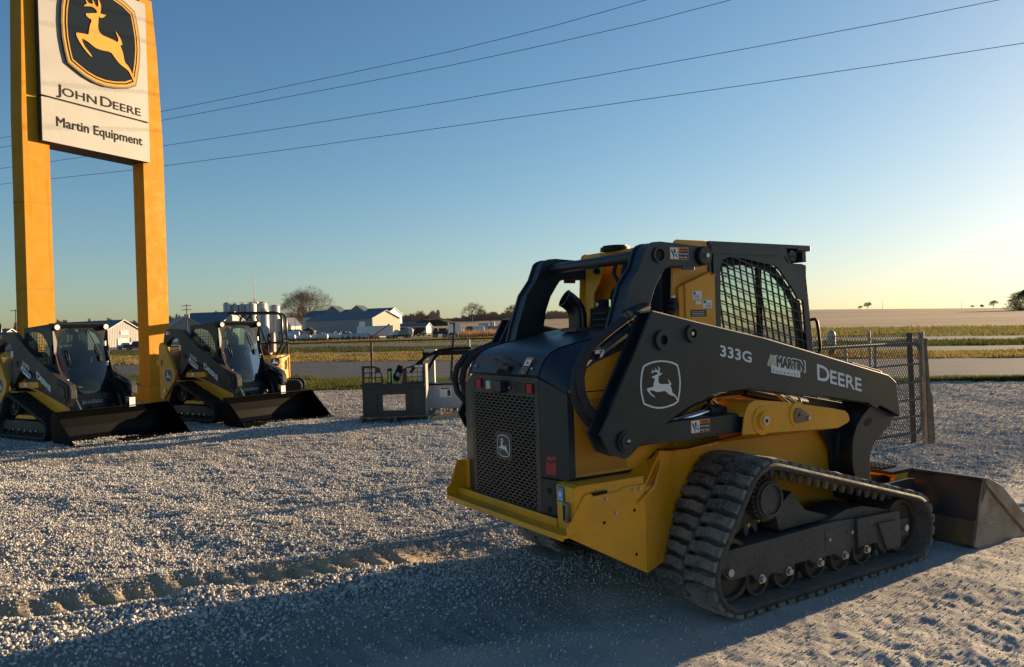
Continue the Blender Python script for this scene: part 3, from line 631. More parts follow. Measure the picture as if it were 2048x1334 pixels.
# --- tracks and undercarriage
CS=[(-.690,.243,.243),(.935,.240,.240),(-.425,.585,.266)]
def undercarriage(s):
    y0,y1=(-1.0,-.55) if s<0 else (.55,1.0)
    make_track(MAIN,CS,y0,y1,.0865)
    yo=s*.93
    def ys(a): return s*a
    fr=[(-.776,.365),(-.322,.373),(.195,.385),(.447,.369),(.828,.354),(.859,.127),(.633,.129),(.590,.189),(.362,.188),(.341,.160),(.300,.145),(.260,.145),(.195,.183),(.086,.185),(.060,.150),(.01,.150),(-.045,.192),(-.182,.189),(-.225,.150),(-.28,.150),(-.371,.175),(-.43,.152),(-.51,.152),(-.543,.197),(-.731,.197),(-.788,.255)]
    mb=MB().mat(M_und); side(mb,fr,ys(.93),-s*.05); side(mb,[(a*.98,b+.01) for a,b in fr],ys(.66),-s*.04)
    mb.box((-.75,min(ys(.66),ys(.90)),.30),(.80,max(ys(.66),ys(.90)),.365))
    side(mb,[(-.26,.50),(-.10,.60),(.02,.47),(.15,.43),(.30,.385),(-.22,.38)],ys(.86),-s*.22)     # sloped dirt deflector
    side(mb,[(.16,.385),(.36,.43),(.52,.43),(.82,.36),(.82,.33),(.16,.33)],ys(.90),-s*.24)
    fo=mb.build('track_frame',None,MAIN,bevel=.005)
    mb=MB().mat(M_und); side(mb,[(.42,.372),(.845,.358),(.862,.345),(.866,.13),(.85,.115),(.640,.128),(.60,.19),(.42,.19)],ys(.944),-s*.014)
    side(mb,[(.60,.315),(.79,.31),(.82,.14),(.68,.135)],ys(.962),-s*.018); mb.box((.40,min(ys(.93),ys(.95)),.19),(.425,max(ys(.93),ys(.95)),.372))
    mb.build('cover_plate',None,fo,bevel=.004)
    mb=MB().mat(M_und); side(mb,[(.10,.345),(.30,.35),(.31,.33),(.31,.20),(.10,.22)],ys(.933),-s*.003); mb.build('access_cover',None,fo,bevel=.002)
    mb=MB().mat(M_und); mb.box((.80,min(ys(.91),ys(.93)),.175),(.975,max(ys(.91),ys(.93)),.295)); mb.build('tension_block',None,MAIN,bevel=.004)
    mb=MB().mat(M_bolt)
    for (x,z) in ((-.737,.25),(.917,.235),(.34,.30),(.12,.29)): 
        r=.022 if z<.26 else .010
        mb.cyl((x,ys(.93),z),(x,ys(.955),z),r,seg=12)
    mb.each('frame_bolt',None,fo)
    for x in (-.475,-.241,.041,.281,.503): wheel('track_roller',MAIN,x,.155,ys(.905),.094,.30,M_rust,dirn=s,bolt=False); rb=MB().mat(M_bolt).cyl((x,ys(.93),.163),(x,ys(.955),.163),.019,seg=6,sm=False).cyl((x,ys(.93),.163),(x,ys(.937),.163),.027,seg=14).build('roller_bolt',None,fo)
    for x,z,r in ((-.690,.243,.175),(.935,.240,.172)): wheel('idler_wheel',MAIN,x,z,ys(.90),r,.26,M_rust,hub=.3,bolt=False,dirn=s)
    # drive sprocket: toothed disc, hub with bolt ring
    x,z=-.425,.585; mb=MB().mat(M_und); nT=15; pts=[]
    for k in range(nT*4):
        a=2*math.pi*k/(nT*4); rr=(.215,.205,.165,.165)[k%4] ; pts.append((x+rr*math.cos(a),z+rr*math.sin(a)))
    side(mb,pts,ys(.80),-s*.03); sp=mb.build('drive_sprocket',None,MAIN,bevel=.003)
    mb=MB().mat(M_und); mb.cyl((x+.10,ys(.66),z),(x+.10,ys(.885),z),.112,seg=32); mb.ring((x+.10,ys(.87),z),(x+.10,ys(.90),z),.098,.085)
    for k in range(26):
        a=2*math.pi*k/26; mb.cyl((x+.10+.121*math.cos(a),ys(.70),z+.121*math.sin(a)),(x+.10+.121*math.cos(a),ys(.865),z+.121*math.sin(a)),.0105,seg=8)
    mb.build('final_drive_hub',None,sp,bevel=.003)
    mb=MB().mat(M_gold)
    for k in range(10):
        a=2*math.pi*(k+.3)/10; mb.cyl((x+.145*math.cos(a),ys(.80),z+.145*math.sin(a)),(x+.145*math.cos(a),ys(.825),z+.145*math.sin(a)),.012,seg=8)
    mb.each('sprocket_bolt',None,sp)
both(undercarriage)
# --- chassis
mb=MB().mat(M_yel)
CH=[(-1.48,.48),(-1.48,.805),(-1.05,.808),(-.91,.893),(-.60,.893),(.749,.892),(.756,.843),(.816,.678),(.835,.657),(.879,.541),(.93,.36),(.80,.30),(-1.05,.30)]
mb.prism(CH,(0,-.545,0),X_,Z_,(0,1.09,0))
mb.box((.838,-.552,.55),(.860,.552,.70))
ch=mb.build('chassis',None,MAIN,bevel=.006)
def upper(s):
    mb=MB().mat(M_yel); y=lambda a:s*a
    side(mb,[(-.60,.893),(-.60,1.00),(-.42,1.10),(-.35,1.25),(.10,1.20),(.45,1.08),(.56,1.0),(.56,.893)],y(.545),-s*.03)
    # overhanging loader tower base with pins, its underside slopes in to the chassis
    P=[(-.445,.965),(-.425,1.07),(-.416,1.105),(-.384,1.144),(-.338,1.162),(-.284,1.158),(-.073,1.134),(.39,1.058),(.516,1.033),(.552,1.01),(.568,.969),(.549,.953),(.443,.925),(0,.945)]
    side(mb,P,y(.80),-s*.012)
    A=[Vector((x,y(.80),z)) for x,z in ((.549,.953),(.443,.925),(0,.945),(-.445,.965),(-.9,.93))]; B=[Vector((x,y(.552),z)) for x,z in ((.60,.893),(.45,.885),(0,.887),(-.445,.893),(-.9,.893))]
    mb.loft(A,B); mb.loft([v+Vector((0,0,.01)) for v in B],[v+Vector((0,0,.01)) for v in A])
    A=[Vector((x,y(.80),z)) for x,z in P[1:10]]; B=[Vector((x,y(.56),z)) for x,z in P[1:10]]; mb.loft(A,B)
    mb.box((-.80,min(y(.55),y(.62)),.885),(-.45,max(y(.55),y(.62)),.96))
    o=mb.build('loader_tower',None,MAIN,bevel=.004)
    mb=MB().mat(M_yel); mb.cyl((-.272,y(.798),1.037),(-.272,y(.806),1.037),.085,seg=30); mb.cyl((-.265,y(.80),1.036),(-.265,y(.822),1.036),.052,seg=28)
    mb.prism([(.046+.075*math.cos(a),1.045+.08*math.sin(a)) for a in [R(k) for k in range(60,271,15)]]+[(.10,.965),(.17,.985),(.175,1.03)],(0,y(.80),0),X_,Z_,(0,s*.006,0))
    mb.each('boss',None,o,bevel=.002)
    mb=MB().mat(M_bolt); mb.cyl((-.265,y(.822),1.036),(-.265,y(.828),1.036),.029,seg=22); mb.mat(M_blk).cyl((-.265,y(.828),1.036),(-.265,y(.829),1.036),.012,seg=14)
    mb.mat(M_steel).prism([(.046+.042*math.cos(a),1.040+.048*math.sin(a)) for a in [R(k) for k in range(55,306,15)]]+[(.135,1.000),(.150,1.010),(.148,1.034)],(0,y(.806),0),X_,Z_,(0,s*.008,0))
    mb.mat(M_bolt).cyl((.132,y(.814),1.018),(.132,y(.826),1.018),.014,seg=6,sm=False).mat(M_blk).cyl((.046,y(.814),1.045),(.046,y(.8155),1.045),.010)
    mb.each('pin',None,o,bevel=.001)
both(upper)
# rear guards, box steps, ledge
def guard(s):
    y=lambda a:s*a; ye=.72 if s<0 else .585
    mb=MB().mat(M_yel)
    if s<0:
        P=[(-1.665,.551),(-1.663,.600),(-1.645,.622),(-1.629,.631),(-1.600,.68),(-1.567,.722),(-1.553,.745),(-1.535,.754),(-1.42,.755),(-1.41,.740),(-1.31,.742),(-1.30,.756),(-1.133,.757),(-1.136,.269),(-1.40,.41)]
        side(mb,P,y(.72),.012)
        side(mb,[(-1.60,.56),(-1.605,.79),(-1.58,.80),(-1.135,.80),(-1.135,.50),(-1.30,.45)],y(.545),-.165)
        mb.loft([Vector((-1.60,-.71,.752)),Vector((-1.134,-.71,.756))],[Vector((-1.60,-.545,.803)),Vector((-1.134,-.545,.806))])
        mb.add([(-1.136,-.72,.269),(-1.136,-.72,.757),(-.93,-.62,.905),(-.80,-.575,.885),(-.80,-.575,.28)],[(0,4,3,2,1)])
        mb.add([(-1.136,-.71,.269),(-1.136,-.71,.757),(-.93,-.61,.905),(-.80,-.565,.885),(-.80,-.565,.28)],[(0,1,2,3,4)])
        mb.loft([Vector((-1.136,-.72,.757)),Vector((-.93,-.62,.905)),Vector((-.80,-.60,.893)),(-.45,-.62,.893)],[Vector((-1.136,-.545,.81)),Vector((-.91,-.545,.90)),Vector((-.80,-.545,.90)),(-.45,-.545,.90)])
        o=mb.build('rear_guard',None,MAIN,bevel=.003)
        mb=MB().mat(M_yel); mb.tube([(-1.50,-.60,.785),(-1.485,-.655,.772),(-1.47,-.71,.760)],.009)
        mb.tube([(-1.19,-.724,.66),(-1.14,-.735,.70),(-1.07,-.72,.735),(-1.0,-.68,.80),(-.95,-.65,.85)],.008)
        mb.add([(-1.134,-.722,.69),(-1.134,-.722,.735),(-.96,-.655,.845),(-1.02,-.69,.75),(-1.06,-.715,.715)],[(0,1,2,3,4),(4,3,2,1,0)]); mb.each('bracket',None,o)
        mb=MB().mat(M_bolt)
        for (x,z,r) in ((-1.345,.63,.009),(-1.41,.715,.008),(-1.222,.735,.009),(-1.175,.737,.009)): mb.cyl((x,-.72,z),(x,-.729,z),r,seg=10)
        mb.cyl((-1.29,-.69,.765),(-1.29,-.69,.772),.008).cyl((-1.20,-.62,.785),(-1.20,-.62,.792),.008)
        mb.each('bolt',None,o)
        mb=MB().mat(M_blk)
        for (x,z,r) in ((-1.215,.625,.009),(-1.425,.59,.009),(-1.21,.385,.009)): mb.cyl((x,-.7205,z),(x,-.7215,z),r,seg=12)
        side(mb,[(-1.51,.758),(-1.40,.760),(-1.40,.742),(-1.49,.738)],-.7215,.002)
        mb.each('bolt_hole',None,o)
        MB().mat(M_steel).box((-1.63,-.668,.61),(-1.605,-.632,.71)).mat(M_blk).box((-1.634,-.655,.62),(-1.629,-.64,.70)).build('latch',None,MAIN,bevel=.004)
        mb=MB().mat(M_blk).box((-1.609,-.620,.705),(-1.606,-.565,.785)); mb.mat(M_blue).box((-1.6105,-.617,.708),(-1.609,-.568,.782))
        mb.mat(M_white).prism([(.010,.03),(.035,.03),(.035,.055),(.02,.062),(.01,.05)],(-1.6110,-.565,.70),-Y_,Z_,(-.0004,0,0)); mb.box((-1.6112,-.61,.717),(-1.6105,-.575,.722)); mb.build('service_sticker',None,MAIN,label='small blue service sticker')
    else:
        side(mb,[(-1.69,.55),(-1.695,.605),(-1.67,.625),(-1.61,.78),(-1.50,.78),(-1.50,.55)],.572,.012)
        mb.box((-1.555,.385,.56),(-1.54,.575,.785)); mb.mat(M_blk).box((-1.559,.44,.70),(-1.5545,.50,.735)); mb.mat(M_yel)
        mb.box((-1.54,.39,.50),(-1.14,.60,.79)); side(mb,[(-1.136,.269),(-1.136,.757),(-.93,.9),(-.80,.885),(-.80,.28)],.60,.012)
        o=mb.build('rear_guard',None,MAIN,bevel=.003)
both(guard)
mb=MB().mat(M_yel); mb.box((-1.695,-.72,.545),(-1.60,.572,.562)); mb.box((-1.61,-.545,.562),(-1.596,.572,.605)); mb.box((-1.70,-.72,.535),(-1.688,.572,.566))
mb.build('rear_bumper',None,MAIN,bevel=.003)
mb=MB().mat(M_und); mb.add([(-1.68,-.70,.540),(-1.68,.57,.540),(-1.05,.54,.285),(-1.05,-.54,.285)],[(0,1,2,3),(3,2,1,0)]); mb.add([(-1.137,-.70,.28),(-1.137,.57,.28),(-1.2,.57,.5),(-1.2,-.7,.5)],[(0,1,2,3),(3,2,1,0)]); mb.build('belly_pan',None,MAIN)
# --- engine door with slotted grille
door=MB().mat(M_dark)
xD=-1.59; yl,yr=.380,-.380
def dbox(a,b,c,d,x0=xD,th=.012): door.box((x0,min(a,b),c),(x0+th,max(a,b),d))
zt,zb=1.240,.607; gy0,gy1=.350,-.338
dbox(yl,yr,zt,1.352); dbox(yl,yr,.572,zb); dbox(yl,gy0,zb,zt); dbox(gy1,yr,zb,zt)
rows=36; pz=(zt-zb)/rows; cols=13; py_=(gy0-gy1)/cols
for i in range(rows):
    z0=zb+i*pz; dbox(gy0,gy1,z0,z0+.0066)
    off=(i%2)*.5*py_
    for c in range(cols+1):
        yy=gy0-c*py_+ (off if i%2 else 0)
        ya=min(yy+.008,gy0); ybb=max(yy-.008,gy1)
        if ya>ybb: dbox(ya,ybb,z0+.0066,z0+pz,x0=xD+.0005,th=.011)
dz=door.build('engine_door',None,MAIN)
mb=MB().mat(M_dark)      # solid pad around the badge
mb.box((xD-.002,-.085,.85),(xD+.003,.10,1.02)); mb.build('badge_pad',None,dz,bevel=.001)
mb=MB(); logo(mb,(xD-.002,.008,.934),-Y_,Z_,-X_,.50,.50,M_white,M_field2,M_white,th=.0012); mb.build('door_logo',None,dz)
mb=MB().mat(M_blk).box((-1.575,-.375,.58),(-1.50,.375,1.35)).build('grille_backing',None,dz)
for a,b,c,d,m in ((.340,.245,1.268,1.328,M_red),(.220,.127,1.263,1.322,M_lens),(-.240,-.333,1.259,1.319,M_red)):
    MB().mat(M_blk).box((xD-.003,b,c),(xD+.0,a,d)).mat(m).box((xD-.011,b+.006,c+.004),(xD-.003,a-.034,d-.004)).build('tail_light',None,dz,bevel=.002)
mb=MB().mat(M_dark).box((xD-.045,-.045,1.262),(xD-.001,.075,1.325)); mb.mat(M_blk).box((xD-.040,-.02,1.252),(xD-.001,.055,1.262)); mb.mat(M_bolt).cyl((xD-.002,-.085,1.285),(xD-.010,-.085,1.285),.008); mb.build('camera_housing',None,dz,bevel=.003)
mb=MB().mat(M_blk)
for i in range(9):
    for c in range(5): mb.box((xD-.0008,-.130-.018*c-.013+(i%2)*.006,1.262+.0072*i),(xD,-.130-.018*c+(i%2)*.006,1.2655+.0072*i))
mb.build('small_vent',None,dz)
# corner columns
def column(s):
    a=lambda v:s*v
    mb=MB().mat(M_dark)
    y1=.583 if s<0 else .56
    def slab(z0,z1,ye,xe):
        vs=[(xD,a(.383),z0),(xe,a(ye),z0),(xe+.05,a(ye),z0),(xD+.05,a(.383),z0),(xD,a(.383),z1),(xe,a(ye),z1),(xe+.05,a(ye),z1),(xD+.05,a(.383),z1)]
        F=[(0,3,2,1),(4,5,6,7),(0,1,5,4),(1,2,6,5),(2,3,7,6),(3,0,4,7)]
        mb.add(vs,F if s>0 else [f[::-1] for f in F])
    if s<0:
        vs=[(xD,-.383,.803),(-1.542,-.583,.803),(-1.5,-.583,.803),(-1.5,-.383,.803),(xD,-.383,1.350),(-1.542,-.583,1.273),(-1.5,-.583,1.273),(-1.5,-.383,1.350)]
        mb.add(vs,[(0,1,2,3),(7,6,5,4),(4,5,1,0),(5,6,2,1),(6,7,3,2),(7,4,0,3)])
        slab(.572,.798,.512,-1.565)
    else:
        vs=[(xD,.383,.60),(-1.542,.56,.60),(-1.5,.56,.60),(-1.5,.383,.60),(xD,.383,1.350),(-1.542,.56,1.273),(-1.5,.56,1.273),(-1.5,.383,1.350)]
        mb.add(vs,[f[::-1] for f in [(0,1,2,3),(7,6,5,4),(4,5,1,0),(5,6,2,1),(6,7,3,2),(7,4,0,3)]])
    o=mb.build('corner_column',None,MAIN,bevel=.002)
    if s<0:
        mb=MB().mat(M_blk)
        for z in (.735,.632): mb.cyl((-1.5772,-.440,z),(-1.5805,-.4405,z),.017,seg=18)
        mb.each('column_hole',None,o)
        mb=MB().mat(mat('red tape',(.55,.01,.02),.45,var=.5,vscale=45,dust=.25))
        U=Vector((.048,-.2,0)).normalized(); N=U.cross(Z_)
        O=Vector((-1.581,-.421,.822)); 
        if N.x>0: N=-N
        mb.prism([(0,0),(.075,.002),(.075,.105),(.045,.108),(.075,.085),(.0,.075)][:3]+[(.07,.075),(.03,.062),(0,.078)],O,U,Z_,N*.002); mb.prism([(.0,.086),(.03,.074),(.074,.088),(.073,.112),(.05,.100),(.02,.104)],O,U,Z_,N*.002); mb.each('red_tape_mark',None,o)
both(column)
# --- hood
xt=[-1.603,-1.585,-1.555,-1.515,-1.46,-1.35,-1.2,-1.08,-.95,-.80,-.66]; zt_=[1.362,1.405,1.452,1.487,1.510,1.535,1.563,1.590,1.612,1.625,1.632]
xs=[-1.548,-1.540,-1.525,-1.505,-1.46,-1.35,-1.2,-1.08,-.95,-.80,-.66]; zs=[1.275,1.290,1.305,1.325,1.375,1.430,1.478,1.510,1.535,1.555,1.565]
mb=MB().mat(M_hood)
Lc=[Vector((x,.385,z)) for x,z in zip(xt,zt_)]; Rc=[Vector((x,-.402,z)) for x,z in zip(xt,zt_)]
Mid=[Vector((x,0,z+.006)) for x,z in zip(xt,zt_)]
Rs=[Vector((x,-.588,z)) for x,z in zip(xs,zs)]; Ls=[Vector((x,.57,z)) for x,z in zip(xs,zs)]
mb.loft(Rc,Mid,True); mb.loft(Mid,Lc,True); mb.loft(Rs,Rc,True); mb.loft(Lc,Ls,True)
hd=mb.build('engine_hood',None,MAIN)
mb=MB().mat(M_blk); mb.tube([v+Vector((-.001,0,.001)) for v in Rc],.0035,6); mb.tube([v+Vector((-.001,0,.001)) for v in Lc],.0035,6); mb.tube([Rc[0],Lc[0]],.005,6); mb.tube([Vector((-1.593,-.385,1.352)),Vector((-1.545,-.585,1.274))],.004,6); mb.build('panel_seam',None,hd)
mb=MB().mat(M_dark)   # hood handle + latch recess
mb.tube([(-1.597,.045,1.452),(-1.63,.035,1.462),(-1.63,-.115,1.462),(-1.598,-.215,1.425)],.007); mb.tube([(-1.60,-.215,1.422),(-1.612,-.11,1.432),(-1.61,.02,1.440)],.005)
mb.build('grab_handle',None,hd)
mb=MB().mat(M_blk); mb.add([(-1.609,.045,1.366),(-1.609,-.10,1.366),(-1.595,-.11,1.405),(-1.590,-.02,1.435),(-1.595,.02,1.405)],[(0,4,3,2,1),(0,1,2,3,4)]); mb.mat(M_dark).box((-1.617,-.105,1.395),(-1.585,-.015,1.415)); mb.build('latch_recess',None,hd)
mb=MB(); O=Vector((-1.611,-.218,1.372)); warn(mb,O,Vector((.012,-1,0)).normalized(),Vector((.0,-.0,1)).lerp(Vector((.42,-.72,1.0)),.0).normalized() if False else Vector((.36,-.30,.86)).normalized(),Vector((-.92,0,.38)).normalized(),.066,.105,True); mb.build('warning_sticker',None,hd)
mb=MB().mat(M_bolt)
for yy in (.315,-.325): mb.sphere((-1.592,yy,1.402),.010,8,6)
mb.each('hood_screw',None,hd)
mb=MB().mat(M_gloss)  # exhaust stack
pth=[(-1.022,0,1.60),(-1.022,0,1.70),(-1.026,.005,1.735),(-1.045,.012,1.768),(-1.075,.02,1.795),(-1.100,.027,1.812)]
mb.tube(pth,.058,20,cap=False); mb.mat(M_blk).tube(pth,.052,20,cap=False); mb.mat(M_gloss).ring((-1.098,.0265,1.811),(-1.102,.0275,1.8135),.060,.050); mb.box((-1.10,-.08,1.600),(-.93,.08,1.622))
mb.build('exhaust_stack',None,MAIN)
# engine side panel (yellow, perforated lower part) and trim
def epanel(s):
    y=.578*s if s<0 else .552; mb=MB().mat(M_yel)
    side(mb,[(-1.535,.815),(-1.535,1.272),(-1.50,1.33),(-1.417,1.405),(-1.175,1.485),(-.66,1.56),(-.50,1.40),(-.50,.90),(-.905,.90),(-1.052,.812)],y,-s*.03)
    o=mb.build('engine_side_panel',None,MAIN,bevel=.003)
    mb=MB().mat(M_perf); side(mb,[(-1.512,.83),(-1.512,1.235),(-1.15,1.235),(-1.14,.83)],y+s*.0012,-s*.002); mb.build('vent_mesh',None,o)
    mb=MB().mat(M_blk); side(mb,[(-1.54,.792),(-1.052,.797),(-.90,.893),(-.905,.913),(-1.058,.815),(-1.54,.812)],y+s*.006,-s*.01); side(mb,[(-1.535,1.270),(-1.14,1.270),(-1.14,1.276),(-1.535,1.276)],y+s*.0006,-s*.002); mb.each('rubber_trim',None,o)
    mb=MB().mat(M_bolt)
    for x in (-1.45,-1.20,-.95): mb.cyl((x,y+s*.001,1.256),(x,y+s*.009,1.256),.008,seg=10)
    mb.each('panel_bolt',None,o)
both(epanel)
# --- lift arms
AO=[(-1.106,1.702),(-.753,1.630),(-.231,1.529),(.267,1.413),(1.017,1.235),(1.107,1.181),(1.142,.959),(1.141,.941),(1.095,.966),(.917,1.037),(.886,1.022),(.847,1.028),(.79,1.062),(.35,1.137),(.211,1.149),(.01,1.171),(-.134,1.198),(-.365,1.234),(-.528,1.232),(-.60,1.228),(-.676,1.217),(-.869,1.162),(-1.004,1.10),(-1.063,1.063),(-1.205,.995),(-1.30,.930),(-1.33,.925),(-1.433,.962),(-1.487,1.066)]
def arm(s):
    y=lambda a:s*a; mb=MB().mat(M_dark)
    side(mb,AO,y(.79),-s*.018); side(mb,AO,y(.668),s*.018)
    def strip(i0,i1,off=.004,w=.012):
        P=AO[i0:i1+1]
        for a,b in zip(P,P[1:]):
            d=Vector((b[0]-a[0],b[1]-a[1])); n=Vector((d.y,-d.x)).normalized()*-off
            mb.prism([(a[0]+n.x,a[1]+n.y),(b[0]+n.x,b[1]+n.y),(b[0]-n.x*2,b[1]-n.y*2),(a[0]-n.x*2,a[1]-n.y*2)],(0,y(.776),0),X_,Z_,(0,-s*.112,0))
    strip(12,20)
    mb.mat(mat('arm edge glint',(.34,.31,.26),.55,var=.45,vscale=6,col2=(.10,.10,.10)))  # pale strip paints the sun glint along the arm's top edge
    for a_,b_ in zip(AO[0:5],AO[1:6]): mb.add([(a_[0],y(.7925),a_[1]-.004),(b_[0],y(.7925),b_[1]-.004),(b_[0],y(.786),b_[1]+.0035),(a_[0],y(.786),a_[1]+.0035),(a_[0],y(.660),a_[1]+.0035),(b_[0],y(.660),b_[1]+.0035),(b_[0],y(.660),b_[1]-.01),(a_[0],y(.660),a_[1]-.01)],[(0,1,2,3),(3,2,5,4),(4,5,6,7),(0,3,4,7)] if s<0 else [(3,2,1,0),(4,5,2,3),(7,6,5,4),(7,4,3,0)])
    mb.mat(M_dark); strip(4,8)
    # gusset inside the open rear
    mb.mat(M_dark).prism([(-1.02,1.66),(-1.02,1.70),(-1.36,1.20),(-1.33,1.17)],(0,y(.774),0),X_,Z_,(0,-s*.108,0))
    o=mb.build('lift_arm',None,MAIN,bevel=.004)
    mb=MB().mat(M_dark)
    for (x,z,r,ri) in ((-1.044,1.542,.056,.026),(-.821,1.571,.050,.024)):
        mb.mat(M_dark).ring((x,y(.786),z),(x,y(.808),z),r,ri); mb.mat(M_blk).cyl((x,y(.786),z),(x,y(.792),z),ri+.002)
    mb.mat(M_bolt).cyl((-.821,y(.792),1.571),(-.821,y(.802),1.571),.012,seg=6,sm=False)
    mb.mat(M_dark).cyl((-1.326,y(.786),1.017),(-1.326,y(.806),1.017),.056,seg=28); mb.ring((-1.326,y(.806),1.017),(-1.326,y(.814),1.017),.042,.016); mb.mat(M_blk).cyl((-1.326,y(.806),1.017),(-1.326,y(.808),1.017),.016); mb.mat(M_bolt).sphere((-1.322,y(.812),1.020),.012,10,6)
    mb.each('pivot_boss',None,o,bevel=.001)
    mb=MB().mat(M_blk); side(mb,[(.70,1.315),(.74,1.335),(1.06,1.262),(1.125,1.20),(1.165,.955),(1.150,.925),(1.10,.95),(1.12,.97),(1.10,1.17),(1.02,1.23)],y(.71),-s*.06); mb.build('bump_stop',None,o,bevel=.004)
    if s<0:
        mb=MB(); logo(mb,(-1.066,-.7903,1.301),X_,Z_,-Y_,1,1,M_white,M_field2,M_white,th=.0008); mb.build('arm_logo',None,o)
        mb=MB().mat(M_white); an=math.atan2(-.052,.258); U=Vector((math.cos(an),0,math.sin(an))); V=Vector((math.sin(.0),0,1))
        put_text(mb,'333G',.088,(-.598,-.7912,1.437),U,V,bold=.0025,width=.262); mb.build('model_lettering',None,o)
        mb=MB().mat(M_white); an=math.atan2(-.105,.446); U=Vector((math.cos(an),0,math.sin(an)))
        small_caps(mb,['DEERE'],.140,(.262,-.7912,1.250),U,V,.462,bold=.0030,small=.86); mb.build('name_lettering',None,o)
        # dealer sticker
        mb=MB(); O=Vector((-.205,-.7908,1.352)); an=math.atan2(-.060,.349); U=Vector((math.cos(an),0,math.sin(an))); N=-Y_
        mb.mat(M_white).prism([(.035,-.030),(.305,-.030),(.305,.030),(.035,.030)],O,U,V,N*.0008)
        for k in range(3): mb.mat(M_white).prism([(.0+.026*k,.012),(.018+.026*k,.006),(.050+.026*k,.066),(.046+.026*k,.078),(.032+.026*k,.080)],O,U,V,N*.001)
        for k in range(3): mb.mat(M_gold).prism([(.006+.026*k,.016),(.018+.026*k,.014),(.044+.026*k,.066),(.034+.026*k,.072)],O+N*.0012,U,V,N*.0006)
        mb.mat(M_white); put_text(mb,'MARTIN',.088,O+U*.082+V*.014+N*.0014,U,V,bold=.0105,width=.268)
        mb.mat(M_field2); put_text(mb,'MARTIN',.084,O+U*.088+V*.016+N*.0022,U,V,bold=.0045,width=.256)
        mb.mat(M_field2); put_text(mb,'Equipment',.024,O+U*.05-V*.022+N*.0014,U,V,width=.235,space=1.6); mb.build('dealer_sticker',None,o)
    # front leg down to the coupler, dished on its rear side
    mb=MB().mat(M_dark)
    seam=[(.80,1.06),(.874,1.028),(.78,.965),(.723,.910),(.690,.85),(.674,.797),(.665,.692),(.672,.62),(.683,.584),(.70,.50),(.72,.40)]
    Lp=seam+[(.83,.38),(.86,.45),(.860,.533),(.854,.611),(.863,.70),(.911,.773),(1.025,.84),(1.12,.90),(1.141,.941),(1.095,.966),(.917,1.037)]
    side(mb,Lp,y(.742),-s*.02); side(mb,Lp,y(.56),s*.02)
    A=[Vector((x+.001,y(.74),z)) for x,z in seam]; B=[Vector((x+.03,y(.62),z)) for x,z in seam]; Cc=[Vector((x+.001,y(.52),z)) for x,z in seam]
    mb.loft(A,B,True); mb.loft(B,Cc,True)
    fr_=[(.83,.38),(.860,.533),(.854,.611),(.863,.70),(.911,.773),(1.025,.84),(1.141,.941)]
    mb.loft([Vector((x,y(.74),z)) for x,z in fr_],[Vector((x,y(.56),z)) for x,z in fr_])
    side(mb,[(.25,1.15),(.84,1.04),(.70,.88),(.66,.70),(.60,.80),(.45,.98)],y(.60),-s*.02)
    lo=mb.build('arm_leg',None,MAIN,bevel=.003)
    mb=MB().mat(M_blk); mb.prism([(.845+.050*math.cos(t)*math.cos(.3)-.026*math.sin(t)*math.sin(.3),.925+.050*math.cos(t)*math.sin(.3)+.026*math.sin(t)*math.cos(.3)) for t in [R(k) for k in range(0,360,20)]],(0,y(.7425),0),X_,Z_,(0,-s*.001,0)); mb.build('leg_hole',None,lo)
    MB().mat(M_chrome).cyl((.80,y(.70),.44),(.74,y(.70),.60),.028,seg=18).mat(M_dark).cyl((.74,y(.70),.60),(.73,y(.70),.63),.036).build('tilt_cylinder',None,MAIN)
    # upper link
    mb=MB().mat(M_dark); O1,O2=((.62,.50) if s<0 else (.55,.43))
    LP=[(-.990,2.068),(-.965,2.088),(-.930,2.100),(-.874,2.105),(-.615,2.092),(-.553,2.087),(-.510,2.072),(-.487,2.029),(-.505,1.988),(-.553,1.967),(-.631,1.965),(-.80,1.966),(-.844,1.950),(-.871,1.918),(-.926,1.843),(-.966,1.749),(-1.00,1.60),(-1.05,1.48),(-1.12,1.46),(-1.235,1.52),(-1.20,1.64),(-1.119,1.857),(-1.035,1.962)]
    side(mb,LP,y(O1),-s*.02); side(mb,LP,y(O2),s*.02)
    bk=[(-.487,2.029),(-.510,2.072),(-.553,2.087),(-.615,2.092),(-.874,2.105),(-.930,2.100),(-.965,2.088),(-.990,2.068),(-1.035,1.962),(-1.119,1.857),(-1.20,1.64),(-1.235,1.52)]
    mb.loft([Vector((x+.01,y(O1),z-.006)) for x,z in bk],[Vector((x+.01,y(O2),z-.006)) for x,z in bk]); mb.loft([Vector((x+.01,y(O2),z-.012)) for x,z in bk],[Vector((x+.01,y(O1),z-.012)) for x,z in bk])
    lo=mb.build('upper_link',None,MAIN,bevel=.004)
    mb=MB().mat(M_dark).ring((-.893,y(O1-.004),2.027),(-.893,y(O1+.012),2.027),.046,.034); mb.mat(M_blk).cyl((-.893,y(O1-.004),2.027),(-.893,y(O1+.003),2.027),.036)
    mb.mat(M_blk).cyl((-.545,y(O1),2.030),(-.545,y(O1+.014),2.030),.058,seg=28).mat(M_und).cyl((-.540,y(O1+.014),2.030),(-.540,y(O1+.026),2.030),.050,seg=28).mat(M_bolt).cyl((-.536,y(O1+.026),2.030),(-.536,y(O1+.040),2.030),.014,seg=6,sm=False)
    mb.mat(M_dark).box((-.72,min(y(O1),y(O1+.01)),1.945),(-.62,max(y(O1),y(O1+.01)),1.968)); mb.each('link_pin',None,lo,bevel=.002)
    if s<0:
        mb=MB(); warn(mb,(-.808,-.6212,2.003),X_,Z_,-Y_,.150,.073); mb.build('warning_sticker',None,lo)
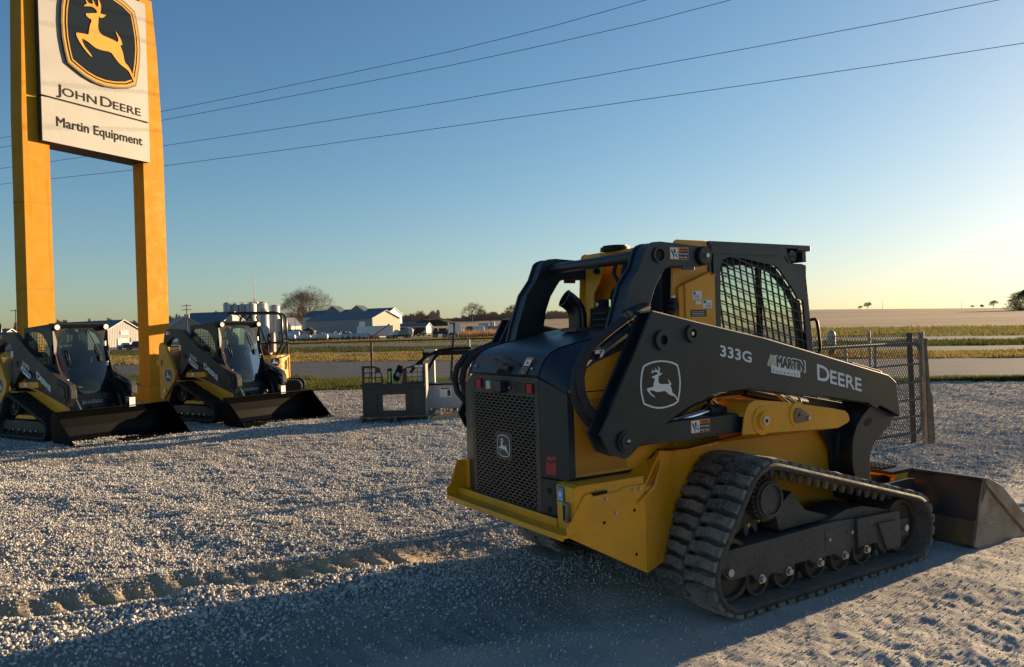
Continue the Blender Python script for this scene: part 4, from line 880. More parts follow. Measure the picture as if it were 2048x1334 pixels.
    # lower control link
    mb=MB().mat(M_dark); side(mb,[(-1.20,.97),(-1.20,1.06),(-.95,1.085),(-.60,1.087),(-.44,1.088),(-.40,1.07),(-.36,1.04),(-.36,1.0),(-.40,.975),(-.60,.975),(-1.12,.975)],y(.757),-s*.08); lo=mb.build('lower_link',None,MAIN,bevel=.010)
    if s<0:
        mb=MB(); warn(mb,(-.816,-.7575,1.005),X_,Z_,-Y_,.150,.074); mb.build('warning_sticker',None,lo)
both(arm)
MB().mat(M_dark).cyl((-.905,-.51,2.033),(-.905,.44,2.033),.034,seg=24).build('cross_tube',None,MAIN)
mb=MB().mat(M_dark).cyl((.72,-.56,.87),(.72,.56,.87),.07,seg=24).build('front_cross_tube',None,MAIN)
# hydraulic cylinders and hoses under the arms
def hyd(s):
    y=lambda a:s*a; mb=MB().mat(M_dark); mb.cyl((-.55,y(.62),1.10),(.05,y(.62),1.02),.045,seg=20); mb.mat(M_chrome).cyl((-1.3,y(.72),1.02),(-.55,y(.63),1.10),.024,seg=16)
    mb.mat(M_dark).cyl((-.20,y(.60),1.20),(.35,y(.62),1.08),.036,seg=18); mb.mat(M_chrome).cyl((.0,y(.68),1.175),(.16,y(.68),1.085),.010).cyl((.07,y(.68),1.168),(.22,y(.68),1.09),.008).cyl((.18,y(.70),1.16),(.24,y(.68),1.09),.008); mb.each('lift_cylinder',None,MAIN)
    mb=MB().mat(M_hose)
    for k in range(3): mb.tube([(-.85,y(.60+.02*k),1.06+.02*k),(-.66,y(.62),1.15+.012*k),(-.46,y(.61),1.19+.01*k),(-.2,y(.60),1.19+.008*k),(.1,y(.60),1.15)],.013)
    mb.tube([(-.60,y(.64),1.10),(-.52,y(.64),1.17),(-.45,y(.64),1.12),(-.46,y(.64),1.09)],.010)
    mb.each('hydraulic_hose',None,MAIN)
both(hyd)
mb=MB().mat(M_hose)
h1=[(-1.00,-.63,1.73),(-1.118,-.64,1.695),(-1.241,-.65,1.631),(-1.355,-.655,1.569),(-1.449,-.66,1.508),(-1.491,-.66,1.438),(-1.512,-.66,1.36),(-1.508,-.66,1.281),(-1.475,-.66,1.207),(-1.42,-.66,1.145),(-1.34,-.66,1.11)]
mb.tube(h1,.026,12); mb.tube([(x-.018,y+.03,z-.035) for x,y,z in h1[2:]],.022,12)
mb.tube([(-1.36,-.62,1.50),(-1.47,-.635,1.42),(-1.525,-.64,1.36),(-1.54,-.64,1.30),(-1.53,-.64,1.24),(-1.48,-.64,1.18),(-1.40,-.64,1.12)],.018,12)
mb.each('hydraulic_hose',None,MAIN)
mb=MB().mat(M_dark); mb.cyl((-1.05,-.62,1.655),(-1.385,-.62,1.478),.034,seg=18); mb.mat(M_gloss).cyl((-1.385,-.62,1.478),(-1.46,-.625,1.42),.020)
mb.mat(M_steel)
for t in (.12,.22,.9): 
    a=Vector((-1.05,-.62,1.655)).lerp(Vector((-1.385,-.62,1.478)),t); d=Vector((-.335,0,-.177)).normalized(); mb.cyl(a,a+d*.022,.038,seg=18)
a=Vector((-1.118,-.64,1.695)); d=Vector((-.123,0,-.064)).normalized(); mb.cyl(a+d*.02,a+d*.045,.030).cyl(a+d*.06,a+d*.075,.030)
mb.mat(M_white).box((-1.40,-.657,1.48),(-1.34,-.650,1.50)); mb.each('hose_fitting',None,MAIN)
mb=MB().mat(M_hose)
for dx,dy in ((0,0),(.02,.03),(-.03,.05)): mb.tube([(-1.20+dx,.66+dy,1.53),(-1.288+dx,.72+dy,1.49),(-1.398+dx,.72+dy,1.448),(-1.455+dx,.73+dy,1.374),(-1.470+dx,.74+dy,1.293),(-1.45+dx,.74+dy,1.21),(-1.38+dx,.73+dy,1.12)],.022,12)
mb.each('hydraulic_hose',None,MAIN)
# --- bucket and coupler
mb=MB().mat(M_dark)
prof=[(2.45,.004),(1.69,.004),(1.60,.008),(1.512,.035),(1.515,.10),(1.548,.20),(1.594,.309),(1.635,.41),(1.665,.483)]
inn=[(2.45,.018),(1.70,.018),(1.615,.024),(1.535,.052),(1.533,.105),(1.565,.20),(1.611,.309),(1.651,.41),(1.680,.478)]
for (a,b,m) in ((0,3,M_steel),(3,5,M_worny),(5,8,M_dark)):
    mb.mat(m); mb.prism(prof[a:b+1]+inn[a:b+1][::-1],(0,-1.062,0),X_,Z_,(0,2.124,0))
mb.mat(M_dark).box((1.645,-1.062,.470),(1.70,1.062,.490))
bk=mb.build('bucket',None,MAIN,bevel=.003)
SP=[(1.69,.0),(1.60,.004),(1.508,.030),(1.594,.309),(1.665,.486),(1.71,.486),(1.905,.40),(2.20,.163),(2.47,.02),(2.45,.0)]
for s in (-1,1):
    mb=MB().mat(M_steel); side(mb,SP,s*1.075,-s*.014)
    mb.mat(M_worny); side(mb,[(1.668,.432),(1.690,.442),(2.20,.040),(2.17,.028)],s*1.083,-s*.008)
    mb.mat(M_rust); side(mb,[(1.650,.465),(1.676,.487),(1.676,.40),(1.640,.36),(1.61,.32)],s*1.079,-s*.003)
    mb.build('side_cutter',None,bk,bevel=.002)
def coupler(s):
    mb=MB().mat(M_yel); y=lambda a:s*a
    def bx(a,b,c,d,x0,x1): mb.box((x0,min(y(a),y(b)),c),(x1,max(y(a),y(b)),d))
    bx(.10,.60,.455,.490,1.38,1.52); bx(.10,.60,.10,.14,1.38,1.50); bx(.56,.60,.14,.455,1.36,1.52); bx(.10,.14,.14,.455,1.38,1.50); bx(.36,.40,.14,.455,1.36,1.50); bx(.10,.60,.14,.455,1.50,1.51)
    bx(.43,.54,.24,.44,1.44,1.505)
    o=mb.build('coupler_frame',None,MAIN,bevel=.004)
    mb=MB().mat(M_blk); bx2=lambda a,b,c,d,x0,x1: mb.box((x0,min(y(a),y(b)),c),(x1,max(y(a),y(b)),d))
    bx2(.05,.62,.490,.512,1.30,1.56)
    for k in range(13):
        for j in range(4): mb.box((1.33+.05*j,min(y(.08+.035*k),y(.10+.035*k)),.512),(1.36+.05*j,max(y(.08+.035*k),y(.10+.035*k)),.526))
    mb.build('serrated_step',None,o)
    mb=MB().mat(M_dark)
    side(mb,[(.70,.34),(.80,.30),(1.40,.14),(1.44,.46),(1.36,.47),(.84,.46)],y(.70),-s*.02); side(mb,[(.70,.34),(.80,.30),(1.40,.14),(1.44,.46),(1.36,.47),(.84,.46)],y(.52),-s*.02); mb.build('coupler_bracket',None,MAIN,bevel=.003)
both(coupler)
# --- cab
cab=MB().mat(M_dark)
CO=[(-.318,1.05),(-.318,1.61),(-.305,2.06),(-.313,2.12),(.375,2.07),(.372,2.055),(.385,2.03),(.416,2.016),(.543,2.016),(.591,2.006),(.588,1.931),(.615,1.69),(.644,1.405),(.68,1.05)]
WN=[(-.252,1.34),(-.254,1.649),(-.245,1.98),(-.222,2.027),(-.170,2.045),(-.03,2.040),(.136,2.015),(.28,1.997),(.325,1.965),(.36,1.93),(.43,1.86),(.493,1.780),(.545,1.765),(.556,1.70),(.576,1.441),(.590,1.30),(.56,1.24),(-.20,1.24)]
IN=[(-.24,1.30),(-.238,1.93),(-.19,1.99),(.0,2.00),(.15,1.985),(.25,1.95),(.34,1.885),(.42,1.80),(.475,1.71),(.50,1.60),(.505,1.40),(.47,1.32),(.40,1.27),(-.20,1.27)]
IH=[(-.05,2.0)]
for s in (-1,1):
    side(cab,[(-.318,1.05)]+CO[1:4]+[(.40,2.12),(.40,2.03),(.42,2.016)]+CO[8:] if False else CO,s*.480,-s*.016,[WN])
cab.box((-.34,-.482,2.118),(.60,.482,2.143)); cab.box((-.325,-.484,2.064),(.376,-.470,2.120)); cab.box((-.325,.470,2.064),(.376,.484,2.120))
cab.box((-.345,-.478,1.05),(-.325,-.30,2.12)); cab.box((-.345,.30,1.05),(-.325,.478,2.12)); cab.box((-.345,-.30,2.03),(-.325,.30,2.12)); cab.box((-.345,-.30,1.05),(-.325,.30,1.66))
cab.box((.56,-.476,2.03),(.60,.476,2.10)); cab.box((.60,-.46,1.05),(.66,-.40,1.55),Matrix.Rotation(R(-6),3,'Y')); cab.box((.60,.40,1.05),(.66,.46,1.55),Matrix.Rotation(R(-6),3,'Y')); cab.box((-.33,-.45,1.05),(.68,.45,1.24))
cb=cab.build('cab',None,MAIN,bevel=.003)
for s in (-1,1):
    g=MB().mat(M_dark)
    e1=Vector((math.cos(R(-15.5)),math.sin(R(-15.5)))); e2=Vector((math.sin(R(9.5)),-math.cos(R(9.5))))
    def bar(p,d,w=.0031,g=g,s=s):
        for t0,t1 in clip_seg(WN,p,d):
            a=Vector((p[0]+d.x*t0,p[1]+d.y*t0));b=Vector((p[0]+d.x*t1,p[1]+d.y*t1)); n=Vector((-d.y,d.x))*w
            g.prism([(a.x-n.x,a.y-n.y),(b.x-n.x,b.y-n.y),(b.x+n.x,b.y+n.y),(a.x+n.x,a.y+n.y)],(0,s*.478,0),X_,Z_,(0,-s*.010,0))
    for k in range(-9,15): bar((-.25,1.645+.0625*k),e1)
    for k in range(-4,19): bar((-.30+.057*k,2.05),e2)
    g.build('window_grille',None,cb)
    g=MB().mat(M_blk); side(g,[(a,b) for a,b in WN],s*.455,-s*.012,[IN]); g.box((.118,min(s*.43,s*.455),1.27),(.165,max(s*.43,s*.455),1.99)); g.build('window_seal',None,cb)
    g=MB().mat(M_glass); g.add([(x,s*.448,z) for x,z in IN],[tuple(range(len(IN)))]); g.build('side_glass',None,cb)
    # work lamps in the notch
    mb=MB().mat(M_blk).cyl((.40,s*.43,2.066),(.50,s*.43,2.066),.047,seg=22).mat(M_steel).cyl((.50,s*.43,2.066),(.506,s*.43,2.066),.042,seg=22).mat(M_dark)
    side(mb,[(.376,2.055),(.372,2.12),(.385,2.12),(.40,2.05),(.43,2.024),(.41,2.018)],s*.484,-s*.03); mb.mat(M_und).cyl((.455,s*.476,2.072),(.455,s*.470,2.072),.036,seg=20); mb.build('work_lamp',None,cb)
    mb=MB().mat(M_blk).tube([(.63,s*.47,1.63),(.655,s*.49,1.635),(.676,s*.49,1.615),(.690,s*.49,1.55),(.703,s*.49,1.45),(.697,s*.49,1.41),(.675,s*.49,1.395),(.65,s*.47,1.40)],.011); mb.build('grab_rail',None,cb)
mb=MB().mat(M_dark).box((.50,-.484,2.105),(.64,.484,2.143)); mb.build('roof_visor',None,cb,bevel=.003)
mb=MB().mat(M_glass).add([(.61,-.40,1.25),(.61,.40,1.25),(.565,.40,2.03),(.565,-.40,2.03)],[(0,1,2,3)]); mb.build('front_glass',None,cb)
mb=MB().mat(M_glass).add([(-.335,-.30,1.66),(-.335,.30,1.66),(-.335,.30,2.03),(-.335,-.30,2.03)],[(0,1,2,3)]); mb.build('rear_glass',None,cb)
mb=MB().mat(M_int)
side(mb,[(-.18,1.25),(-.17,1.60),(-.14,1.74),(-.11,1.86),(-.05,1.87),(-.03,1.72),(-.03,1.50),(.24,1.48),(.26,1.40),(.20,1.25)],-.20,.40); 
so_=mb.build('operator_seat',None,cb,bevel=.02)
mb=MB().mat(M_int)
for yy in (-.33,.33): mb.box((-.05,yy-.05,1.25),(.28,yy+.05,1.52)); mb.tube([(.22,yy,1.50),(.26,yy,1.60),(.25,yy,1.68)],.018)
mb.tube([(.40,-.25,1.30),(.42,-.25,1.66),(.46,-.24,1.74),(.50,-.20,1.72)],.012); mb.tube([(.10,-.36,1.62),(-.1,-.30,1.95)],.008); mb.tube([(-.20,-.36,1.80),(.05,-.30,2.0)],.010)
mb.each('control_lever',None,cb)
# --- yellow tower frame behind the cab
def tower(s):
    mb=MB().mat(M_yel); y=lambda a:s*a
    side(mb,[(-.645,1.20),(-.660,1.753),(-.645,1.981),(-.632,2.115),(-.620,2.135),(-.599,2.144),(-.373,2.144),(-.352,2.137),(-.344,2.120),(-.350,1.20)],y(.47),-s*.015)
    if s<0:
        side(mb,[(-.575,1.20),(-.575,1.872),(-.364,1.944),(-.318,1.927),(-.323,1.20)],y(.50),.035)
        mb.prism([(-.62,1.20),(-.575,1.20),(-.575,1.872),(-.62,1.85)],(0,y(.49),0),X_,Z_,(0,.02,0))
        mb.box((-.35,-.508,1.925),(-.312,-.47,1.934))
        mb.loft([Vector((-.585,-.508,1.868)),Vector((-.364,-.508,1.946)),Vector((-.310,-.508,1.928))],[Vector((-.585,-.44,1.878)),Vector((-.364,-.44,1.956)),Vector((-.310,-.44,1.938))])
    o=mb.build('tower_side_plate',None,MAIN,bevel=.004)
    if s<0:
        mb=MB(); 
        for a,b,c,d,m in ((-.515,-.439,1.775,1.828,M_white),(-.491,-.443,1.745,1.765,M_white),(-.430,-.353,1.722,1.772,M_white),(-.537,-.400,1.669,1.712,M_field2)):
            mb.mat(m).box((a,-.5012,c),(b,-.5002,d))
        mb.mat(M_field2)
        for k in range(3): mb.box((-.507,-.5016,1.782+.009*k),(-.455,-.5012,1.785+.009*k)); mb.box((-.405,-.5016,1.728+.009*k),(-.36,-.5012,1.731+.009*k)); mb.mat(M_white).box((-.525,-.5016,1.678+.010*k),(-.42,-.5012,1.680+.010*k)); mb.mat(M_field2)
        mb.box((-.508,-.5016,1.806),(-.490,-.5012,1.822)); mb.box((-.424,-.5016,1.752),(-.404,-.5012,1.768)); mb.each('tower_sticker',None,o)
        mb=MB().mat(M_blk).cyl((-.655,-.46,1.735),(-.655,-.50,1.735),.026,seg=16).cyl((-.655,-.46,1.77),(-.655,-.49,1.77),.018).cyl((-.67,-.46,1.70),(-.67,-.49,1.70),.02).mat(M_bolt).cyl((-.655,-.47,1.79),(-.655,-.485,1.79),.012); mb.build('hose_coupling',None,o)
both(tower)
mb=MB().mat(M_yel)
# rear-facing left plate with curved inner edge, back wall, top rail
mb.prism([(.47,1.58),(.47,1.84),(.435,1.86),(.425,2.02),(.41,2.10),(.395,2.128),(.36,2.135),(.25,2.135),(.245,2.06),(.22,2.0),(.27,1.93),(.335,1.86),(.345,1.76),(.40,1.67),(.42,1.58)],(-.625,0,0),Y_,Z_,(.012,0,0))
mb.box((-.62,.455,1.58),(-.56,.47,1.84)); mb.box((-.50,.02,1.56),(-.49,.44,2.11)); mb.box((-.62,-.20,2.112),(-.36,.30,2.134)); mb.box((-.62,-.45,1.56),(-.36,.45,1.58))
tw=mb.build('tower_rear_panel',None,MAIN,bevel=.004)
mb=MB().mat(M_blk).cyl((-.60,.12,2.134),(-.60,.12,2.158),.10,seg=24).cyl((-.60,.12,2.158),(-.60,.12,2.168),.085,seg=24).mat(M_bolt).cyl((-.66,.19,2.13),(-.66,.19,2.15),.012); mb.build('intake_cap',None,MAIN)
mb=MB().mat(M_blk); mb.box((-.86,-.11,1.60),(-.68,.085,1.748))
for k in range(3): mb.mat(M_dark).box((-.870,-.10,1.625+.038*k),(-.858,.05,1.642+.038*k))
mb.mat(M_blk).cyl((-.80,.02,1.748),(-.80,.02,1.80),.05,seg=18).mat(M_bolt).cyl((-.852,.015,1.77),(-.845,.015,1.77),.012); mb.build('air_filter_box',None,MAIN,bevel=.01)
mb=MB().mat(M_hose)
for k,(y0,y1) in enumerate(((.10,.05),(.0,-.05),(-.08,-.12),(-.16,-.2),(-.05,.16))): mb.tube([(-.60,y0,2.10),(-.62,y0+.02,1.98),(-.60,y1,1.86),(-.64,y1,1.72),(-.62,y1,1.58)],.014+.004*(k%2))
mb.box((-.56,-.28,1.58),(-.40,-.02,2.08)); mb.each('valve_hose',None,MAIN)
mb=MB().mat(M_bolt).cyl((-.63,.30,2.02),(-.66,.30,2.02),.012).mat(M_blk).cyl((-.63,.275,2.01),(-.655,.275,2.01),.02); mb.build('tower_bolt',None,MAIN)
# ================================================================ COMPACT LOADERS (display row)
def p2(*a): return a
def compact_loader(o,az,label):
    """317-size tracked loader. local frame: x forward (cutting edge at x=0), y left, z up"""
    T=empty('compact_track_loader',(o[0],o[1],0),-R(az),label,'track loader','compact track loaders parked in the display row')
    cs=[(-2.66,.20,.20),(-1.35,.20,.20),(-2.42,.56,.235)]
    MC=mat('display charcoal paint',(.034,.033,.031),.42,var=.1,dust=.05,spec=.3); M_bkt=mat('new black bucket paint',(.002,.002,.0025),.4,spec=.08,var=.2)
    MY=mat('display yellow paint',(.80,.36,.006),.38,var=.08,dust=.06)
    M_rubS,M_rubsS,M_undS=MATS['dusty rubber'],MATS['belt rubber'],MATS['undercarriage grey']
    global M_rub,M_rubs,M_und
    M_rub=mat('clean black rubber',(.012,.012,.012),.7,var=.3,bump=.3,bscale=50); M_rubs=mat('clean belt rubber',(.010,.010,.010),.7); M_und=mat('black undercarriage',(.012,.013,.015),.5,dust=.1)
    for s in (-1,1):
        before=set(bpy.data.objects)
        y=lambda a:s*a; y0,y1=(-.86,-.54) if s<0 else (.54,.86)
        make_track(T,cs,y0,y1,.086)
        mb=MB().mat(M_und); side(mb,[(-2.75,.16),(-2.75,.30),(-2.2,.33),(-1.5,.32),(-1.28,.25),(-1.28,.14),(-2.0,.13)],y(.80),-s*.18); fo=mb.build('track_frame',None,T,bevel=.005)
        for x in (-2.35,-2.15,-1.95,-1.75,-1.58): MB().mat(M_bolt).cyl((x,y(.80),.16),(x,y(.82),.16),.018,seg=8).build('frame_bolt',None,fo)
        for x in (-2.3,-2.05,-1.8,-1.55): wheel('track_roller',T,x,.13,y(.79),.085,.22,M_und,bolt=False,dirn=s)
        for x,z,r in ((-2.66,.20,.14),(-1.35,.20,.14)): wheel('idler_wheel',T,x,z,y(.78),r,.2,M_und,bolt=False,dirn=s)
        wheel('drive_sprocket',T,-2.40,.56,y(.77),.16,.14,M_und,bolt=False,dirn=s)
        MB().mat(MY).prism([(-2.3,.36),(-1.6,.36),(-1.65,.42),(-2.2,.42)],(0,y(.80),0),X_,Z_,(0,-s*.2,0)).build('track_guard',None,T)
        # arm
        mb=MB().mat(MC)
        A=[(-3.10,1.60),(-3.07,1.75),(-2.98,1.86),(-2.90,1.875),(-2.45,1.865),(-2.38,1.82),(-1.90,1.51),(-1.05,1.08),(-.80,1.0),(-.66,.95),(-.61,.86),(-.61,.72),(-.76,.585),(-.93,.73),(-1.10,.84),(-1.32,.968),(-1.75,1.13),(-1.99,1.21),(-2.15,1.20),(-2.30,1.10),(-2.50,.90),(-2.56,.87),(-2.61,.92),(-2.55,1.12),(-2.46,1.28),(-2.48,1.50),(-2.55,1.66),(-2.75,1.70),(-2.92,1.62),(-3.0,1.50)]
        side(mb,A,y(.725),-s*.10); ao=mb.build('lift_arm',None,T,bevel=.006)
        mb=MB().mat(MC); side(mb,[(-1.02,1.04),(-.80,.98),(-.70,.93),(-.68,.74),(-.76,.66),(-.92,.76),(-1.02,.82)],y(.74),-s*.02); mb.mat(M_blk); side(mb,[(-.97,.98),(-.76,.92),(-.74,.74),(-.80,.71),(-.97,.80)],y(.744),-s*.006); mb.mat(MC); side(mb,[(-.95,.96),(-.78,.905),(-.76,.76),(-.81,.73),(-.95,.81)],y(.749),-s*.006); mb.build('coupler_cover',None,ao)
        mb=MB().mat(M_blk).cyl((-2.33,y(.725),1.30),(-2.33,y(.735),1.30),.05,seg=18).cyl((-2.55,y(.725),.93),(-2.55,y(.735),.93),.035,seg=14); mb.each('pivot_pin',None,ao)
        if s<0:
            mb=MB().mat(M_white); 
            an=math.atan2(-.235,.43); U=Vector((math.cos(an),0,math.sin(an)))
            small_caps(mb,['DEERE'],.155,(-1.675,-.7262,1.065),U,Z_,.50,bold=.007,small=.86); mb.build('name_lettering',None,ao)
            mb=MB().mat(M_white); an=math.atan2(-.10,.21); U=Vector((math.cos(an),0,math.sin(an)))
            put_text(mb,'317G',.105,(-2.14,-.7262,1.285),U,Z_,bold=.004,width=.235); mb.build('model_lettering',None,ao)
            mb=MB().mat(M_white).prism([(0,0),(.34,0),(.36,.07),(.02,.09)],(-2.20,-.7262,1.20),U,Z_,(0,-.001,0)); mb.prism([(.05,-.03),(.31,-.03),(.31,0),(.05,0)],(-2.20,-.7262,1.20),U,Z_,(0,-.001,0)); mb.mat(M_field2); put_text(mb,'MARTIN',.075,Vector((-2.15,-.7276,1.185)),U,Z_,bold=.004,width=.27); mb.build('dealer_sticker',None,ao)
            mb=MB().mat(M_white).box((-2.99,-.727,1.75),(-2.92,-.7255,1.82)).mat(mat('sticker_orange',(.75,.20,.04),.5)).box((-2.91,-.727,1.75),(-2.84,-.7255,1.82)).mat(M_white).box((-2.53,-.727,1.42),(-2.46,-.7255,1.53)); mb.build('warning_sticker',None,ao)
        # yellow rear upright with badge
        mb=MB().mat(MY); side(mb,[(-3.16,1.50),(-3.12,1.58),(-3.02,1.60),(-2.93,1.53),(-2.74,1.25),(-2.56,.965),(-2.62,.80),(-3.05,.40),(-3.14,.45)],y(.80),-s*.06); mb.box((-3.2,min(y(.80),y(.83)),1.12),(-3.05,max(y(.80),y(.83)),1.24)); up=mb.build('rear_upright',None,T,bevel=.006)
        if s<0:
            mb=MB(); logo(mb,(-2.83,-.8005,.915),X_,Z_,-Y_,.95,1.05,M_white,M_field2,M_white,th=.001); mb.build('badge',None,up)
            MB().mat(M_bolt).cyl((-2.95,-.80,.60),(-2.95,-.82,.60),.035,seg=16).each('pin',None,up)
        side_y=MB().mat(MY); side(side_y,[(-2.75,.86),(-2.45,.88),(-2.2,.86),(-1.7,.76),(-1.35,.60),(-1.12,.42),(-1.05,.30),(-.98,.30),(-1.02,.62),(-1.3,.80),(-1.75,.98),(-2.2,1.02),(-2.7,1.05)],y(.60),-s*.06); side(side_y,[(-2.35,.97),(-1.7,.99),(-1.68,.89),(-2.33,.88)],y(.70),-s*.1); side_y.build('side_frame',None,T,bevel=.004)
        mb=MB().mat(M_white).box((-2.15,min(y(.70),y(.702)),.90),(-2.08,max(y(.70),y(.7025)),.97)).mat(mat('sticker_orange',(.75,.20,.04),.5)).box((-2.07,min(y(.70),y(.702)),.90),(-2.0,max(y(.70),y(.7025)),.97)); mb.build('warning_sticker',None,T)
        MB().mat(M_hood).cyl((-1.0,y(.60),1.0),(-.74,y(.52),.50),.042,seg=16).mat(M_bolt).cyl((-.99,y(.60),.99),(-1.0,y(.60),1.01),.055,seg=16).build('tilt_cylinder',None,T)
        if s>0:
            for o_ in set(bpy.data.objects)-before:
                if o_.parent==T: o_.location.y=-.30
    mb=MB().mat(MY).box((-3.0,-.54,.25),(-1.1,.24,.80)); mb.mat(M_blk).box((-3.1,-.5,.45),(-2.9,.2,1.25)); mb.build('chassis',None,T,bevel=.01)
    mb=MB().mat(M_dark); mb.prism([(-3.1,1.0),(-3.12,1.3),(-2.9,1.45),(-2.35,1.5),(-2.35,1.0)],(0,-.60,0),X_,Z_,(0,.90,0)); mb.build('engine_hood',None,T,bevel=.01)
    # cab
    cabm=MB().mat(MC); CW=.47
    CS_=[(-2.47,.95),(-2.52,1.40),(-2.47,1.80),(-2.42,1.925),(-1.60,1.97),(-1.56,1.95),(-1.53,1.60),(-1.36,1.18),(-1.10,.80),(-1.05,.55)]
    WS=[(-2.34,1.25),(-2.40,1.45),(-2.42,1.80),(-2.38,1.84),(-2.30,1.855),(-2.06,1.85),(-1.87,1.80),(-1.74,1.68),(-1.65,1.54),(-1.63,1.30),(-1.66,1.05),(-1.98,1.20)]
    for s in (-1,1): side(cabm,CS_,s*CW,-s*.02,[WS])
    cabm.prism([(-2.50,1.90),(-2.42,1.93),(-1.58,1.975),(-1.55,1.95),(-2.4,1.90)],(0,-.475,0),X_,Z_,(0,.95,0)); cabm.box((-2.5,-.46,.95),(-2.46,-.25,1.9)); cabm.box((-2.5,.25,.95),(-2.46,.46,1.9)); cabm.box((-2.5,-.46,.95),(-2.46,.46,1.35))
    cb=cabm.build('cab',None,T,bevel=.006)
    cb.location=(.20,-.15,0)
    # front face: frame with curved door glass, plane slopes forward towards the bottom
    U=Y_; 
    def FP(y,z): 
        x=-1.520+ (max(0,1.45-z))*.38; return Vector((x,y,z))
    out=[(-.478,1.975),(.478,1.975),(.478,1.30),(.44,.95),(.30,.62),(-.30,.62),(-.44,.95),(-.478,1.30)]
    gl=[(-.41,1.50),(-.40,1.66),(-.35,1.79),(-.24,1.88),(-.10,1.92),(.06,1.92),(.22,1.88),(.34,1.78),(.40,1.62),(.41,1.40),(.39,1.18),(.31,1.02),(.17,.80),(.08,.76),(-.10,.76),(-.18,.80),(-.31,1.00),(-.39,1.18)]
    fr=MB().mat(M_blk); tri=tessellate_polygon([[Vector((a,b,0)) for a,b in out],[Vector((a,b,0)) for a,b in gl]]); al=out+gl
    P=[FP(a,b) for a,b in al]; Q=[p+Vector((-.03,0,0)) for p in P]; n=len(P)
    fr.add(P+Q,[t for t in tri]+[(n+t[2],n+t[1],n+t[0]) for t in tri]+[(len(out)+i,len(out)+(i+1)%len(gl),n+len(out)+(i+1)%len(gl),n+len(out)+i) for i in range(len(gl))])
    fo=fr.build('door_frame',None,cb)
    g=MB().mat(M_glassd); ring=[FP(a,b)+Vector((.006,0,0)) for a,b in gl]; c0=FP(0,1.5)+Vector((.035,0,0)); g.add(ring+[c0],[(i,(i+1)%len(ring),len(ring)) for i in range(len(ring))],True); g.build('door_glass',None,cb)
    MB().mat(M_blk).prism([(-1.60,1.90),(-1.62,1.985),(-1.46,1.985),(-1.45,1.965),(-1.50,1.90)],(0,-.485,0),X_,Z_,(0,.97,0)).build('roof_brow',None,cb,bevel=.006)
    for yy in (-.425,.425): MB().mat(M_blk).cyl((-1.52,yy,1.915),(-1.46,yy,1.915),.056,seg=18).mat(mat('lamp lens',(.85,.86,.85),.2)).cyl((-1.46,yy,1.915),(-1.452,yy,1.915),.045,seg=18).build('work_lamp',None,cb)
    mb=MB().mat(M_blk).tube([FP(.10,1.86)+Vector((.05,0,0)),FP(.22,1.62)+Vector((.06,0,0)),FP(.30,1.42)+Vector((.06,0,0))],.012); mb.tube([FP(-.29,1.50)+Vector((.02,0,0)),FP(-.27,1.50)+Vector((.06,0,0)),FP(-.26,1.28)+Vector((.06,0,0)),FP(-.29,1.27)+Vector((.02,0,0))],.014); mb.box(FP(.30,1.36)+Vector((.02,-.03,-.05)),FP(.30,1.36)+Vector((.07,.03,.05))); mb.each('door_handle',None,fo)
    mb=MB().mat(M_blk)
    for yy in (-.49,.49): mb.tube([(-1.55,yy*.97,1.60),(-1.52,yy,1.58),(-1.50,yy,1.32),(-1.53,yy*.97,1.30)],.014)
    mb.build('grab_rail',None,cb)
    mb=MB().mat(M_bolt)
    for z in (1.62,1.26): mb.cyl(FP(.42,z)+Vector((.0,0,-.04)),FP(.42,z)+Vector((0,0,.04)),.03,seg=12)
    mb.each('door_hinge',None,fo)
    mb=MB().mat(M_dark)
    for s in (-1,1):
        e1=Vector((1,0));e2=Vector((0,1))
        for k in range(14):
            for t0,t1 in clip_seg(WS,(-2.5,1.03+.055*k),e1): a=-2.5+t0;b=-2.5+t1; mb.box((a,min(s*.46,s*.466),1.03+.055*k-.004),(b,max(s*.46,s*.466),1.03+.055*k+.004))
        for k in range(15):
            for t0,t1 in clip_seg(WS,(-2.45+.053*k,.9),e2): a=.9+t0;b=.9+t1; mb.box((-2.45+.053*k-.004,min(s*.46,s*.466),a),(-2.45+.053*k+.004,max(s*.46,s*.466),b))
    mb.build('window_grille',None,cb)
    for s in (-1,1): MB().mat(M_glassd).add([(x,s*.448,z) for x,z in WS],[tuple(range(len(WS)))]).build('side_glass',None,cb)
    mb=MB().mat(M_int).box((-2.30,-.24,.95),(-1.85,.24,1.20)).box((-2.34,-.22,1.20),(-2.20,.22,1.62)); mb.tube([(-1.80,.30,1.1),(-1.75,.30,1.38)],.02).tube([(-1.80,-.30,1.1),(-1.75,-.30,1.38)],.02); mb.build('operator_seat',None,cb,bevel=.03)
    mb=MB().mat(mat('red fire bottle',(.55,.01,.015),.35)).tube([(-1.95,-.20,1.60),(-1.93,-.17,1.45),(-1.88,-.12,1.20),(-1.80,-.08,.98)],.045,12); mb.build('red_seat_belt',None,cb)
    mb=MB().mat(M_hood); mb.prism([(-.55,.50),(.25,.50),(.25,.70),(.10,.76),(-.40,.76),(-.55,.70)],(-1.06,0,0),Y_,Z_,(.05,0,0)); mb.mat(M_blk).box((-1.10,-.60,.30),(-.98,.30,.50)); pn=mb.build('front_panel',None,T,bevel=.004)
    mb=MB().mat(M_white); small_caps(mb,['JOHN','DEERE'],.07,(-1.009,-.33,.60),Y_,Z_,.36,bold=.0015,small=.8); mb.build('maker_lettering',None,pn)
    # front left auxiliary plate, couplers, tag
    mb=MB().mat(M_blk)
    side(mb,[(-1.05,1.02),(-.78,.90),(-.62,.62),(-.66,.45),(-.95,.50)],.30,-.08); mb.build('auxiliary_bracket',None,T,bevel=.006)
